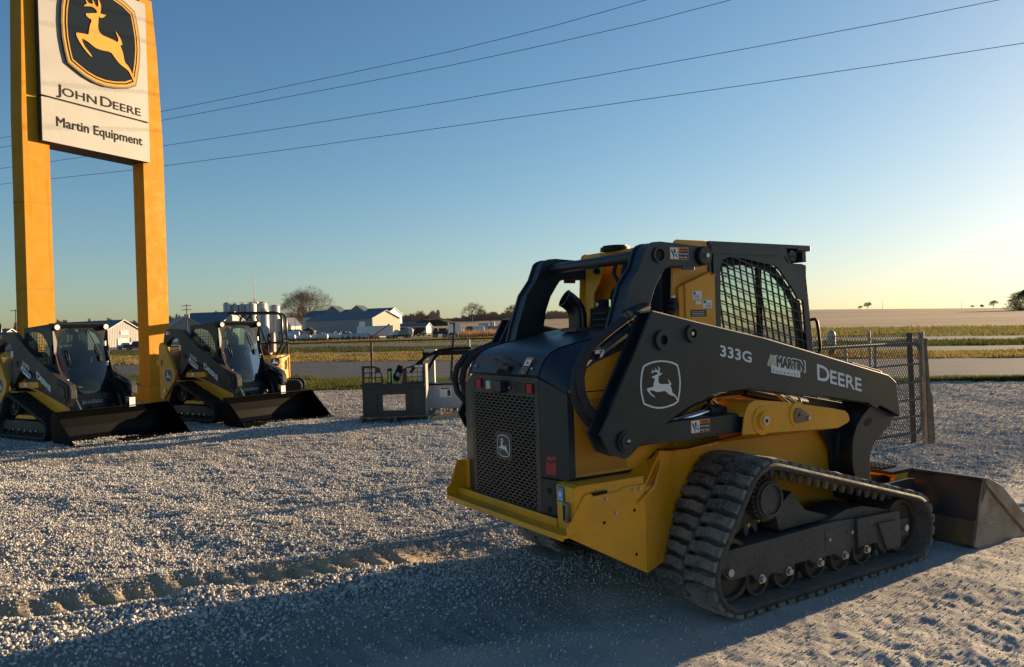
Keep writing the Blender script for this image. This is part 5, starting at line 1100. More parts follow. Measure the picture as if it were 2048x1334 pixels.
    for k in range(3): MB().mat(M_chrome).cyl((-.74+.02*k,.34,.92-.09*k),(-.64+.02*k,.34,.90-.09*k),.034,seg=12).build('hydraulic_coupler',None,T)
    MB().mat(M_white).box((-.62,.28,.50),(-.614,.39,.66)).build('paper_tag',None,T)
    mb=MB().mat(M_hose)
    for k in range(4): mb.tube([(-1.1,.22+.03*k,.95),(-.92,.24+.03*k,1.02),(-.72,.28+.02*k,.92)],.014)
    for k in range(2): mb.tube([(-1.0,-.2+.4*k,.55),(-.85,-.2+.4*k,.48),(-.78,-.15+.4*k,.38)],.02)
    mb.each('hydraulic_hose',None,T)
    mb=MB().mat(MY).box((-.82,-.45,.20),(-.70,.45,.40)).mat(M_und).box((-.80,-.5,.40),(-.68,.5,.46)).mat(M_chrome).cyl((-.72,-.35,.47),(-.72,-.05,.47),.022); mb.build('quick_coupler',None,T,bevel=.005)
    # bucket
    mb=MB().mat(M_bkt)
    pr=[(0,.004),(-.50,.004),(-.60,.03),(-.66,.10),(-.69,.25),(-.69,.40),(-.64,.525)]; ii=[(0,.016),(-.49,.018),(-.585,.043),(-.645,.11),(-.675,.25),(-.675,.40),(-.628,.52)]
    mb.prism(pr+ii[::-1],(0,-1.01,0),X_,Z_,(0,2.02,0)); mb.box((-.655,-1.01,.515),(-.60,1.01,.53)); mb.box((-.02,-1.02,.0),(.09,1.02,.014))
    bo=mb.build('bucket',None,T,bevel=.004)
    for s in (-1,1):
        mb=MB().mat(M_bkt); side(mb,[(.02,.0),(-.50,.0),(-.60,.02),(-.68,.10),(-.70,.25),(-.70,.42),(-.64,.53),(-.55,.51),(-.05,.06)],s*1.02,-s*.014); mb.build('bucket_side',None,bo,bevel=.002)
    for k in range(7): MB().mat(M_bolt).cyl((.05,-.9+.3*k,.014),(.05,-.9+.3*k,.022),.014,seg=8).build('edge_bolt',None,bo)
    M_rub,M_rubs,M_und=M_rubS,M_rubsS,M_undS
    return T
C1=compact_loader(((-6.881-5.834)/2,(12.175+13.949)/2),32.5,'compact track loader with yellow upright, nearer of the two, beside the left sign post')
C2=copy_tree(C1,None,((-4.918-3.729)/2,(14.231+15.839)/2,0),-R(35.5)); C2['label']='compact track loader farther along the row, just right of the right sign post'
# ================================================================ PYLON SIGN
SG=Vector((-10.98872285,18.5,0)); SV=Vector((math.sin(R(26.348)),math.cos(R(26.348)),0)); SN=Vector((SV.y,-SV.x,0))
M_syel=mat('sign yellow paint',(.47,.225,.010),.6,var=.10,vscale=1.2,dust=.12,dustcol=(.40,.19,.04),spec=.15,drip=.55,dripcol=(.36,.135,.004))
M_spanel=mat('silver sign face',(.335,.33,.315),.55,metal=.1,var=.10,vscale=1.0,spec=.2)
M_sdark=mat('sign return edge',(.05,.045,.03),.6)
M_scharc=mat('sign lettering grey',(.035,.03,.03),.8,spec=.05)
sign=empty('pylon_sign',SG,0,'tall pylon sign with stag logo panel between two yellow posts','sign')
def sgn(x): return SV*x     # along the panel, relative to sign origin
def slab(mb,pts,off,th): return mb.prism(pts,SN*off,SV,Z_,SN*th)
for k,(xs_,rng) in enumerate(((-.40,1),(2.87,1))):
    mb=MB().mat(M_syel)
    if k==0: pts=[(-.40,0),(.265,0),(.265,6.55),(.0,6.62),(.0,11.0),(-.28,11.0),(-.345,8.6),(-.385,7.0)]
    else: pts=[(2.87,0),(3.54,0),(3.53,6.6),(3.52,7.3),(3.42,9.6),(3.30,11.0),(2.90,11.0),(2.87,7.0)]
    slab(mb,pts,-.15,-.42); po=mb.build('post',None,sign,bevel=.006)
    mb=MB().mat(M_sdark)
    for z in (2.95,5.0): mb.prism([(pts[0][0]-.002,z),(pts[1][0]+.002,z),(pts[1][0]+.002,z+.006),(pts[0][0]-.002,z+.006)],SN*(-.149),SV,Z_,SN*(-.422))
    mb.each('post_joint',None,po)
    mb=MB().mat(M_syel); slab(mb,[(pts[0][0]-.25,0),(pts[1][0]+.22,0),(pts[1][0]+.22,.42),(pts[0][0]-.25,.42)],.12,-.95); mb.build('post_base',None,po,bevel=.006)
mb=MB().mat(M_sdark); mb.prism([(0.0,7.57),(2.97,7.57),(2.97,10.78),(0,10.78)],SN*(-.02),SV,Z_,SN*(-.70)); mb.prism([(0.005,6.48),(2.965,6.48),(2.965,7.53),(.005,7.53)],SN*(-.02),SV,Z_,SN*(-.70)); mb.prism([(.15,7.5),(2.8,7.5),(2.8,7.6),(.15,7.6)],SN*(-.05),SV,Z_,SN*(-.6))
mb.build('cabinet',None,sign)
mb=MB().mat(M_spanel); slab(mb,[(0,7.575),(2.97,7.575),(2.97,10.78),(0,10.78)],-.02,.02); up=mb.build('upper_panel',None,sign,bevel=.004)
mb=MB().mat(M_spanel); slab(mb,[(0,6.48),(2.97,6.48),(2.97,7.53),(0,7.53)],-.02,.02); lo=mb.build('lower_panel',None,sign,bevel=.004)
cx,cz=1.60,9.45
mb=MB(); ex,ez=7.25,9.3
mb.mat(M_sdark).prism([(a*1.035,b*1.035) for a,b in SHIELD],SN*.002+sgn(cx)+Z_*cz,SV*ex,Z_*ez,SN*.055)
mb.mat(mat('sign gold vinyl',(.60,.30,.06),.7,spec=.1)).prism(SHIELD,SN*.057+sgn(cx)+Z_*cz,SV*ex,Z_*ez,SN*.004)
mb.mat(mat('sign navy black',(.010,.018,.028),.8,spec=.04)).prism([(a*.95,b*.95) for a,b in SHIELD],SN*.061+sgn(cx)+Z_*cz,SV*ex,Z_*ez,SN*.004)
mb.mat(MATS['sign gold vinyl']).prism([(a*.915,b*.925) for a,b in SHIELD],SN*.065+sgn(cx)+Z_*cz,SV*ex,Z_*ez,SN*.003)
mb.mat(MATS['sign navy black']).prism([(a*.885,b*.895) for a,b in SHIELD],SN*.068+sgn(cx)+Z_*cz,SV*ex,Z_*ez,SN*.003)
mb.mat(M_sdark).prism([(a*1.0,b*1.0) for a,b in DEER],SN*.071+sgn(cx)+Z_*cz,SV*ex,Z_*ez,SN*.012)
mb.mat(MATS['sign gold vinyl']).prism(DEER,SN*.083+sgn(cx)+Z_*cz,SV*ex,Z_*ez,SN*.004)
mb.build('stag_emblem',None,up)
mb=MB().mat(M_scharc); small_caps(mb,['JOHN','DEERE'],.36,sgn(.38)+Z_*7.68+SN*.006,SV,Z_,2.34,bold=.004,small=.80); mb.build('maker_lettering',None,up)
mb=MB().mat(M_scharc); put_text(mb,'Martin Equipment',.33,sgn(.36)+Z_*6.90+SN*.006,SV,Z_,bold=.006,width=2.38); mb.build('dealer_lettering',None,lo)
# ================================================================ FENCE, GATE, ATTACHMENTS
M_galv=mat('galvanised pipe',(.32,.32,.31),.5,metal=.4,var=.3,vscale=8,dust=.3)
M_wire=mat('chain link wire',(.11,.10,.09),.7,metal=.2)
M_rustp=mat('rusty post',(.10,.07,.05),.8,var=.4)
M_wood=mat('weathered wood',(.22,.17,.12),.85,var=.4,vscale=10,bump=.5)
M_pal=mat('pallet wood',(.70,.45,.17),.8,var=.4,vscale=9,bump=.4)
def mesh_panel(mb,P0,P1,z0,z1,dx,wr,slope=1.35):
    """chain-link: two families of thin slanted wires in the vertical plane P0-P1"""
    P0=Vector(P0);P1=Vector(P1); L=(P1-P0).length; d=(P1-P0)/L; nrm=Vector((d.y,-d.x,0)); H=z1-z0; run=H/slope
    k=-int(run/dx)-1
    while k*dx<L:
        for sgn_ in (1,-1):
            u0=k*dx; u1=u0+run
            if sgn_<0: u0,u1=u1,u0
            a,b=0.,1.
            if u1!=u0:
                t0=(0-u0)/(u1-u0); t1=(L-u0)/(u1-u0); lo_,hi_=min(t0,t1),max(t0,t1); a=max(0,lo_);b=min(1,hi_)
            if b-a<.02: continue
            A=P0+d*(u0+(u1-u0)*a)+Z_*(z0+H*a); B=P0+d*(u0+(u1-u0)*b)+Z_*(z0+H*b)
            A+=nrm*(.004*sgn_);B+=nrm*(.004*sgn_)
            w=(B-A).normalized(); n=w.cross(nrm).normalized()*wr
            mb.add([A-n,A+nrm*wr*1.3,A+n,B-n,B+nrm*wr*1.3,B+n],[(0,1,4,3),(1,2,5,4),(2,0,3,5)])
        k+=1
fz=lambda x,y: float(terrain(x,y))
fpts=[(-34.,44.2),(-24.6,36.6),(-15.6,30.0),(-10.2,26.6),(-7.2,25.0),(-4.29,23.7),(-1.22,21.9),(1.9,21.0),(5.0,20.2)]
fence=empty('chain_link_fence',(fpts[0][0],fpts[0][1],0),0,'low grey chain link fence running along the road verge behind the display row','fence')
fo_=Vector((fpts[0][0],fpts[0][1],0))
mb=MB().mat(M_wire)
for a,b in zip(fpts,fpts[1:]):
    mesh_panel(mb,Vector((a[0],a[1],0))-fo_,Vector((b[0],b[1],0))-fo_,.04,1.41,.11 if a[0]>-16 else .17,.0042 if a[0]>-16 else .0065)
mb.build('mesh_fabric',None,fence)
for a,b in zip(fpts,fpts[1:]): MB().mat(M_rustp).cyl(Vector((a[0],a[1],1.43))-fo_,Vector((b[0],b[1],1.43))-fo_,.024,seg=8).build('top_rail',None,fence)
for a in fpts: MB().mat(M_rustp if a[0]<-2 else M_galv).cyl(Vector((a[0],a[1],-.1))-fo_,Vector((a[0],a[1],1.44))-fo_,.036,seg=10).build('fence_post',None,fence)
# leaning street sign post beyond the fence
sp=empty('road_sign_post',(-2.09,26.1,0),0,'leaning dark sign post with two small white plates, behind the fence','sign post')
MB().mat(M_rustp).box((-.045,-.045,0),(.045,.045,1.95),Matrix.Rotation(R(5),3,'Y'),(0,0,0)).build('post',None,sp)
for xx in (-.02,.25): MB().mat(M_white).box((xx-.02,-.08,1.62),(xx+.15,-.06,1.90)).build('sign_plate',None,sp)
# gate at the right
GA=Vector((3.0,8.72,0)); GB=Vector((5.28,10.1,0)); gd=(GB-GA).normalized(); GL=(GB-GA).length
gate=empty('tube_gate',GA,0,'open tubular farm gate covered in chain link, right of the loader','gate')
def gp(u,z,off=0): return gd*u+Z_*z+Vector((gd.y,-gd.x,0))*off
zs_=[1.30,1.03,.80,.575,.36,.15]
frp=[gp(0,zs_[0])]+[gp(GL-.12,zs_[0]),gp(GL-.035,zs_[0]-.035),gp(GL,zs_[0]-.12),gp(GL,.25),gp(GL-.035,.18),gp(GL-.12,.15),gp(0,.15)]
MB().mat(M_galv).tube(frp,.021,10).build('gate_frame',None,gate)
for z in zs_[1:5]: MB().mat(M_galv).cyl(gp(0,z),gp(GL,z),.0125,seg=10).build('gate_rail',None,gate)
for u in (GL-.95,): MB().mat(M_galv).cyl(gp(u,.15),gp(u,1.30),.016,seg=10).build('gate_brace',None,gate)
mb=MB().mat(M_wire); mesh_panel(mb,gp(0,0,.03),gp(GL,0,.03),.06,1.44,.050,.0038); mb.build('mesh_fabric',None,gate)
gpst=MB().mat(M_galv).cyl((5.34,10.14,-.05),(5.31,10.12,1.44),.035,seg=12).mat(M_rustp).cyl((5.27,10.3,-.05),(5.25,10.3,1.43),.038,seg=12).build('gate_post',None); gpst.location=(0,0,0)
tag(gpst,'grey gate post pair standing at the free end of the chain link gate','post')
pk=MB().mat(M_wood).prism([(-.04,0),(.042,0),(.038,.62),(.018,.66),(.0,1.36),(-.018,1.36),(-.03,.62)],(0,0,0),X_,Z_,(0,.03,0)).build('wooden_prop',None); pk.location=(5.36,10.02,0); pk.rotation_euler=(0,R(-1.5),0)
tag(pk,'narrow weathered board propped upright against the end of the gate','board')
cp=empty('bollard_post',(5.0,12.2,0),0,'round topped post with orange marker behind the chain link gate','post')
MB().mat(M_rustp).cyl((0,0,0),(0,0,1.25),.045,seg=14).build('post',None,cp); MB().mat(M_galv).cyl((0,0,1.25),(0,0,1.38),.06,seg=14).sphere((0,0,1.40),.06,12,8,(1,1,1.2)).build('post_cap',None,cp)
MB().mat(mat('orange marker',(.60,.26,.03),.7)).prism([(-.16,.72),(.03,.72),(.03,1.10),(-.02,1.12),(-.16,.85)],(0,-.05,0),X_,Z_,(0,-.02,0)).build('marker_flag',None,cp)
for k,(px,ptop) in enumerate(((1692,695),(1740,668))):
    X0=(px-1024)/F_PX*13.0; o=MB().mat(M_galv).cyl((0,0,0),(-.02,0,1.22+.22*k),.024,seg=12).build('fence_line_post',None); o.location=(X0,13.0,0)
    tag(o,('shorter' if k==0 else 'taller')+' of the two bare grey pipe posts behind the gate','post','bare posts behind the gate')
# attachment on its pallet
PALX,PALY=-2.80,14.35
pal=empty('wooden_pallet',(PALX,PALY,0),R(2),'wooden pallet under the dark grey loader attachment','pallet')
for k in range(7): MB().mat(M_wood).box((-.06,.02+.145*k,.085),(1.28,.13+.145*k,.105)).build('deck_board',None,pal)
for x in (-.04,.58,1.20): MB().mat(M_pal if x>1 else M_wood).box((x,.0,.0),(x+.04,1.0,.085)).build('stringer',None,pal)
bd=MB().mat(M_pal).prism([(0,0),(.80,.02),(.86,.09),(.80,.15),(.05,.075)],(0,0,0),Vector((.80,.60,0)),Z_,(-.03,.04,0)).build('pallet_board',None); bd.location=(PALX+1.27,PALY+.02,.0)
tag(bd,'sunlit yellow pine board jutting out beside the pallet','board')
att=empty('loader_attachment',(PALX,PALY+.05,.106),R(2),'dark grey attachment frame with two cage guards standing on the wooden pallet','attachment')
M_att=mat('attachment grey',(.014,.016,.018),.45,var=.2,dust=.12)
mb=MB().mat(M_att); mb.box((0,0,.0),(.28,.10,.60)); mb.box((.88,0,0),(1.16,.10,.60)); mb.box((.28,0,.40),(.88,.10,.60)); mb.box((.28,.02,.0),(.88,.12,.10)); mb.box((.28,.01,.10),(.37,.05,.40)); mb.box((.79,.01,.10),(.88,.05,.40)); mb.box((.0,-.03,.54),(1.16,.10,.585)); mb.box((.03,-.008,.05),(.25,0,.52)); mb.box((.91,-.008,.05),(1.13,0,.52)); mb.build('mounting_frame',None,att,bevel=.006)
for s_,pts in ((0,[(.0,.60),(.38,.60),(.40,.66),(.37,.78),(.33,.90),(.24,.935),(.0,.945)]),(1,[(1.16,.60),(.74,.60),(.74,.68),(.76,.86),(.80,.89),(.98,.94),(1.16,.945)])):
    holes=[]
    for i in range(3):
        for j in range(3):
            if s_==0: x0=.05+.105*i; z0=.635+.095*j
            else: x0=.83+.098*i; z0=.635+.085*j
            if s_==0 and (i==2 and j==2): continue
            holes.append([(x0,z0),(x0+.09,z0),(x0+.09,z0+.075),(x0,z0+.075)])
    mb=MB().mat(M_att).prism(pts,(0,.02,0),X_,Z_,(0,.012,0),holes); mb.build('cage_guard',None,att)
mb=MB().mat(mat('pale lit side plate',(.26,.24,.20),.6,var=.2)).box((1.16,-.01,0),(1.18,.55,.945)); mb.build('side_plate',None,att,bevel=.003)  # pale colour stands in for sunlight on this side of the dark frame
mb=MB().mat(M_blk).cyl((.60,.15,.66),(.70,.25,.90),.07,seg=14).box((.46,.1,.60),(.54,.2,.88)); mb.mat(mat('lime hose',(.45,.60,.15),.5)).cyl((.50,.08,.62),(.50,.08,.83),.018).cyl((.56,.08,.64),(.55,.08,.83),.012); mb.mat(M_galv).cyl((.64,.12,.72),(.68,.14,.78),.05,seg=12); mb.build('hydraulic_motor',None,att)
mb=MB().mat(M_white).box((.98,-.0,.89),(1.05,.018,.93)).box((1.06,-.0,.89),(1.13,.018,.93)); mb.mat(mat('engraved pale paint',(.35,.34,.32),.6))
for k in range(6): mb.box((.93+.015*(k%2),-.0095,.45-.055*k),(1.04,-.0085,.452-.055*k))
mb.each('small_sticker',None,att)
# sweeper bucket behind
sw=empty('sweeper_attachment',(-1.72,15.3,0),R(-4),'pale grey box broom attachment with bristles and black hoses behind the engine door','attachment')
mb=MB().mat(mat('pale grey paint',(.40,.42,.43),.45,var=.1)); mb.prism([(0,.14),(.62,.14),(.70,.40),(.62,.60),(0,.60)],(0,0,0),Y_,Z_,(1.9,0,0)); mb.build('hopper',None,sw,bevel=.01)
MB().mat(M_blk).box((-.01,-.01,.60),(1.92,.63,.63)).build('top_lip',None,sw)
mb=MB().mat(M_hose)
for k in range(260):
    x=random.uniform(0,1.9); yy=random.uniform(0,.5); mb.add([(x-.006,yy,.15),(x+.006,yy,.15),(x+random.uniform(-.03,.03),yy-.03,.0)],[(0,1,2)])
mb.build('bristles',None,sw)
mb=MB().mat(M_white).box((.27,-.006,.36),(.50,-.001,.56)).mat(M_field2).box((.29,-.008,.52),(.48,-.006,.545)).box((.42,-.008,.38),(.48,-.006,.50)); mb.build('data_label',None,sw)
mb=MB().mat(mat('cream paint',(.62,.56,.44),.5)).box((.02,.35,.60),(.12,.45,1.28)).prism([(-.25,.63),(.02,.63),(.02,.95),(-.12,.95)],(0,.38,0),X_,Z_,(0,.03,0)).box((-.08,.33,1.24),(.16,.47,1.29)); mb.build('upright',None,sw,bevel=.004)
mb=MB().mat(M_blk).box((-.12,.38,1.17),(1.0,.46,1.26)); mb.tube([(-.34,.2,.85),(-.20,.2,1.02),(.0,.2,1.17),(.25,.2,1.27),(.55,.2,1.30),(.9,.2,1.30)],.030,10); mb.tube([(-.06,.25,.80),(.03,.25,.95),(.14,.25,1.12),(.25,.25,1.24)],.030,10); mb.tube([(-.05,.4,1.24),(-.12,.4,1.10),(-.16,.4,1.0)],.028); mb.build('boom_and_hoses',None,sw)
# ================================================================ MINI EXCAVATOR
def excavator(o,rz,label):
    T=empty('mini_excavator',(o[0],o[1],0),rz,label,'mini excavator','mini excavators with canopies behind the display row')
    MY=MATS['display yellow paint']
    for yy in (-.75,.35):
        f_=MB().mat(M_blk); f_.prism([(-.85+.18*math.cos(a),.2+.2*math.sin(a)) for a in [R(k) for k in range(90,271,20)]]+[(.85+.18*math.cos(a),.2+.2*math.sin(a)) for a in [R(k) for k in range(-90,91,20)]],(0,yy,0),X_,Z_,(0,.40,0)); f_.build('rubber_track',None,T)
    MB().mat(M_blk).box((-.5,-.4,.2),(.5,.4,.42)).cyl((0,0,.36),(0,0,.48),.38).build('undercarriage',None,T)
    mb=MB().mat(MY); pts=[(.60*math.cos(R(k)),.74*math.sin(R(k))) for k in range(-75,76,15)]
    mb.prism([(-.40,-.70)]+pts+[(-.40,.70)],(.05,0,.42),X_,Y_,(0,0,.70)); bo=mb.build('counterweight_body',None,T,bevel=.03)
    mb=MB().mat(MY); mb.prism([(-.95,.48),(-.35,.48),(-.35,1.05),(-.55,1.05),(-.95,.80)],(0,-.62,0),X_,Z_,(0,1.24,0)); mb.build('engine_cover',None,T,bevel=.02)
    mb=MB(); logo(mb,(.30,-.662,.93),Vector((.86,.5,0)),Z_,Vector((.5,-.86,0)),1.0,1.0,M_white,M_field2,M_white,th=.006); mb.mat(M_blk).box((.28,-.70,.67),(.42,-.60,.79)).box((.0,-.715,.655),(.2,-.7,.66)); mb.mat(M_white).box((.25,-.705,.53),(.40,-.62,.60)); mb.each('body_decal',None,bo)
    # seat
    mb=MB().mat(mat('grey vinyl seat',(.30,.27,.23),.6,var=.2)); mb.prism([(-.26,1.20),(-.23,1.50),(-.15,1.72),(-.08,1.80),(.08,1.80),(.15,1.72),(.23,1.50),(.26,1.20)],(.12,0,0),Y_,Z_,(.13,0,0)); mb.box((-.32,-.26,1.12),(.14,.26,1.24)); mb.build('seat',None,T,bevel=.04)
    mb=MB().mat(M_int).prism([(-.27,1.30),(-.25,1.62),(-.12,1.76),(.12,1.76),(.25,1.62),(.27,1.30)],(.05,0,0),Y_,Z_,(.08,0,0)); mb.build('seat_cushion',None,T,bevel=.03)
    # canopy frame
    mb=MB().mat(M_gloss)
    for yy in (-.58,.58):
        mb.tube([(.30,yy,1.05),(.45,yy,1.35),(.52,yy,1.45),(.52,yy,2.18),(.45,yy,2.32),(.33,yy,2.36),(-.95,yy,2.37)],.032,10)
        mb.tube([(-.55,yy,1.05),(-.62,yy,1.50),(-.62,yy,2.2),(-.50,yy,2.34)],.030,10); mb.tube([(.20,yy*.9,1.08),(-.05,yy,1.35),(-.35,yy,2.3)],.028,10)
        mb.tube([(.52,yy,1.50),(-.15,yy,1.47)],.024,8)
    mb.box((-.98,-.60,2.345),(.36,.60,2.385)); mb.tube([(.52,-.58,1.52),(.52,.58,1.52)],.024,8); mb.build('canopy',None,T)
    mb=MB().mat(M_int).box((-.75,-.35,.95),(-.45,.35,1.15)); mb.tube([(-.62,-.2,1.1),(-.60,-.2,1.55)],.02); mb.tube([(-.62,.2,1.1),(-.60,.2,1.55)],.02); mb.box((-.2,-.36,1.12),(.1,-.30,1.42)); mb.each('control_lever',None,T)
    # folded boom
    mb=MB().mat(MY).prism([(-.95,.75),(-.98,1.1),(-1.20,1.40),(-1.65,1.45),(-1.95,1.30),(-1.7,1.25),(-1.35,1.2),(-1.2,.75)],(0,-.07,0),X_,Z_,(0,.14,0)); mb.prism([(-1.85,1.42),(-2.0,1.30),(-1.9,.8),(-1.78,.8)],(0,-.05,0),X_,Z_,(0,.10,0)); mb.build('boom',None,T,bevel=.01)
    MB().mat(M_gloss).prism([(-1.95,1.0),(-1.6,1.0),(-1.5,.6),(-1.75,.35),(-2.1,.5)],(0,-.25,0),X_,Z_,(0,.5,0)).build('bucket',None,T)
    MB().mat(M_blk).box((-1.35,-.75,.05),(-1.28,.75,.40)).build('dozer_blade',None,T)
    return T
E1=excavator((-7.25,23.0),R(10),'mini excavator with black canopy, behind the right-hand display loader')
E2=copy_tree(E1,None,(-14.35,20.6,0),R(10)); E2['label']='mini excavator cut off by the left edge of the photo, left of the sign posts'
# ================================================================ POWER LINES
WD=Vector((.92,-.39,0)).normalized(); W0=Vector((0,28.5,0))
for nm,pts in (('highest',[(-60,13.2),(-40,12.3),(-16.6,11.95),(-11.7,12.0),(-6.7,12.09),(-2.2,12.19),(1.8,12.39),(5.3,12.68),(14,13.6),(30,15.5)]),('second highest',[(-60,12.4),(-40,11.75),(-16.7,11.55),(-11.7,11.58),(-6.7,11.61),(-2.2,11.67),(1.8,11.79),(5.4,11.94),(7.9,12.13),(16,12.9),(32,14.6)]),('second lowest',[(-60,11.5),(-40,10.9),(-27.8,10.59),(-16.7,10.40),(-9.2,10.33),(-2.2,10.34),(3.6,10.4),(8.6,10.49),(13,10.6),(15.5,10.7),(22,11.0),(34,11.8)]),('lowest',[(-60,10.8),(-40,10.1),(-27.8,9.80),(-18.5,9.52),(-9.2,9.41),(-2.3,9.38),(3.6,9.34),(8.6,9.32),(12.9,9.33),(16.1,9.36),(22,9.5),(34,10.2)])):
    P=[W0+WD*s_+Z_*z for s_,z in pts]; mb=MB().mat(M_blk).tube(P,.0095,6); o=mb.build('power_line'); tag(o,nm+' of the four black power lines crossing the sky','power line','overhead power lines')
# ================================================================ BACKGROUND
def gz(X,Y): return float(terrain(X,Y))
def px2(px,Y): return (px-1024)/F_PX*Y
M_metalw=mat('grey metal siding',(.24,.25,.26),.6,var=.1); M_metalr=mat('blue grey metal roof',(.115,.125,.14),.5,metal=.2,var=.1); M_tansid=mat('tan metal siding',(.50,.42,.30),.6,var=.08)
M_wht=mat('white metal',(.52,.52,.51),.5,var=.08,dust=.1); M_sign=mat('white sign board',(.75,.75,.72),.5); M_dk=mat('dark opening',(.02,.02,.022),.8); M_grn=mat('farm green paint',(.02,.09,.025),.5,var=.2); M_redp=mat('farm red paint',(.28,.02,.02),.5)
M_tire=mat('tyre',(.015,.015,.015),.85); M_wyel=mat('yellow rim',(.60,.42,.05),.5); M_trk=mat('dark truck paint',(.03,.028,.03),.4)
def ribbed(name,col,sc=1.6,col2=None):
    if name in MATS: return MATS[name]
    m=mat(name,col,.6,var=.06); t=m.node_tree; b=t.nodes['Principled BSDF']; wv=t.nodes.new('ShaderNodeTexWave'); wv.inputs['Scale'].default_value=sc; tc=t.nodes.new('ShaderNodeTexCoord'); lk(t,tc.outputs['Object'],wv.inputs[0])
    bp=t.nodes.new('ShaderNodeBump'); bp.inputs['Strength'].default_value=.5; bp.inputs['Distance'].default_value=.08; lk(t,wv.outputs[0],bp.inputs['Height']); lk(t,bp.outputs[0],b.inputs['Normal']); return m
M_rib=ribbed('ribbed grey siding',(.27,.26,.25)); M_ribt=ribbed('ribbed sunlit siding',(.50,.42,.30))
def gable(name,label,cx,cy,aw,L,W,he,hr,wallm,roofm,endm=None,front=(),long_=(),over=.3,cat='building'):
    """gabled building: front gable centred at (cx,cy), aw=azimuth of the ridge running away from the front gable (deg from +Y, clockwise)"""
    z0=gz(cx,cy)-.3; a=Vector((math.sin(R(aw)),math.cos(R(aw)),0)); b=Vector((a.y,-a.x,0))
    T=empty(name,(cx,cy,z0),0,label,cat)
    mb=MB().mat(endm or wallm).prism([(-W/2,0),(W/2,0),(W/2,he),(0,hr-.12),(-W/2,he)],(0,0,0),b,Z_,a*.2); mb.mat(wallm).prism([(-W/2,0),(W/2,0),(W/2,he),(0,hr-.12),(-W/2,he)],a*(L-.2),b,Z_,a*.2)
    for s in (-1,1): mb.mat(wallm).prism([(0,0),(L,0),(L,he),(0,he)],b*(s*W/2-.1*s)-b*(.1),a,Z_,b*.2)
    w=mb.build('wall',None,T)
    mb=MB().mat(roofm)
    for s in (-1,1):
        p0=b*(s*(W/2+over))+Z_*(he-over*(hr-he)/(W/2)); p1=Z_*hr; mb.add([p0-a*over,p1-a*over,p1+a*(L+over),p0+a*(L+over),p0-a*over+Z_*.15,p1-a*over+Z_*.15,p1+a*(L+over)+Z_*.15,p0+a*(L+over)+Z_*.15],[(0,1,2,3),(4,7,6,5),(0,4,5,1),(1,5,6,2),(2,6,7,3),(3,7,4,0)])
    mb.build('roof',None,T)
    mb=MB().mat(M_wht)
    for s in (-1,1): p0=b*(s*(W/2+over))+Z_*(he-.1-over*(hr-he)/(W/2)); p1=Z_*(hr-.05); mb.prism([(0,0),(1,0),(1,1),(0,1)],p0-a*(over+.03),p1-p0,Z_*.22,-a*.04)
    mb.build('trim',None,T)
    for (nm,u0,u1,v0,v1,m) in front:
        MB().mat(m).prism([(u0,v0),(u1,v0),(u1,v1),(u0,v1)],-a*.01,b,Z_,-a*.12).build(nm,None,T)
    for (nm,s,u0,u1,v0,v1,m) in long_:
        MB().mat(m).prism([(u0,v0),(u1,v0),(u1,v1),(u0,v1)],b*(s*(W/2+.01)),a,Z_,b*(s*.12)).build(nm,None,T)
    return T,a,b
gb,a_,b_=gable('metal_building','grey gabled building with white sign and white garage door, between the sign posts',px2(248,200),200,-66,30,9.6,5.2,7.6,M_rib,M_metalr,front=(('garage_door',-1.9,1.5,.2,2.9,M_wht),('entry_door',1.9,2.7,.2,3.0,M_metalr),('sign_board',-1.0,1.2,3.9,4.9,M_sign)))
mb=MB().mat(M_field2); put_text(mb,'Ag Sales Inc.',.5,-a_*.14+b_*(-.8)+Z_*4.45,b_,Z_,bold=.02,width=1.8); mb.build('sign_lettering',None,gb)
gable('metal_building','low grey shed roof at the far left edge, left of the left sign post',px2(22,190),190,-80,16,7,4.2,6.0,M_metalw,M_metalr)
gable('metal_building','grey gabled shop with two small white signs, left of the silos',px2(372,230),230,-30,22,9.8,5.8,8.9,M_metalw,M_metalr,front=(('overhead_door',-.8,2.6,.2,3.6,M_wht),('sign_board',-3.6,-2.2,3.2,4.2,M_sign),('lower_sign',-3.6,-2.2,1.4,2.4,M_sign)))
gable('metal_building','wide blue roofed warehouse directly left of the white silos',px2(470,285),285,-80,17,16,7.6,11.2,M_metalw,M_metalr,long_=(('panel_strip',-1,1,16,4.0,4.4,M_wht),))
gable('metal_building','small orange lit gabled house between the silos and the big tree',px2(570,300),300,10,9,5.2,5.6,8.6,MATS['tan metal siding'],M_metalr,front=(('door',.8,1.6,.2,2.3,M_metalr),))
# big warehouse, right gable tinted tan, sunlight put into its colour
ax=px2(773,275)
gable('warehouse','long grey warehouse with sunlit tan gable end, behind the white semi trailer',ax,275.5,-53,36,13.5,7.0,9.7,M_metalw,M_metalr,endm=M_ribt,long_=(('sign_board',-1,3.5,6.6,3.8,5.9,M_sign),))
T_,a_,b_=gable('warehouse','white walled blue roofed building with two roof gables, behind the long warehouse',px2(790,345),345,-72,42,15,9.0,11.8,M_wht,M_metalr)
for u,h in ((15,2.0),(27,2.2)):
    mb=MB().mat(M_metalr).prism([(-5,0),(5,0),(0,h+1.4)],a_*u-b_*7.0+Z_*10.0,a_,Z_,b_*7); mb.build('roof_gable',None,T_)
gable('open_shed','low open machinery shed with sunlit white end wall, right of the warehouse',px2(858,300),300,-80,13,7,3.6,4.8,M_wht,M_metalr,long_=(('opening',-1,.5,12.5,.2,3.2,M_dk),('post',-1,4.0,4.25,.0,3.3,M_wht),('post',-1,8.2,8.45,.0,3.3,M_wht)),cat='shed')
gable('small_shed','small blue roofed shed under the big bare tree',px2(598,262),262,-80,6,5,2.9,3.9,M_metalw,M_metalr,cat='shed')
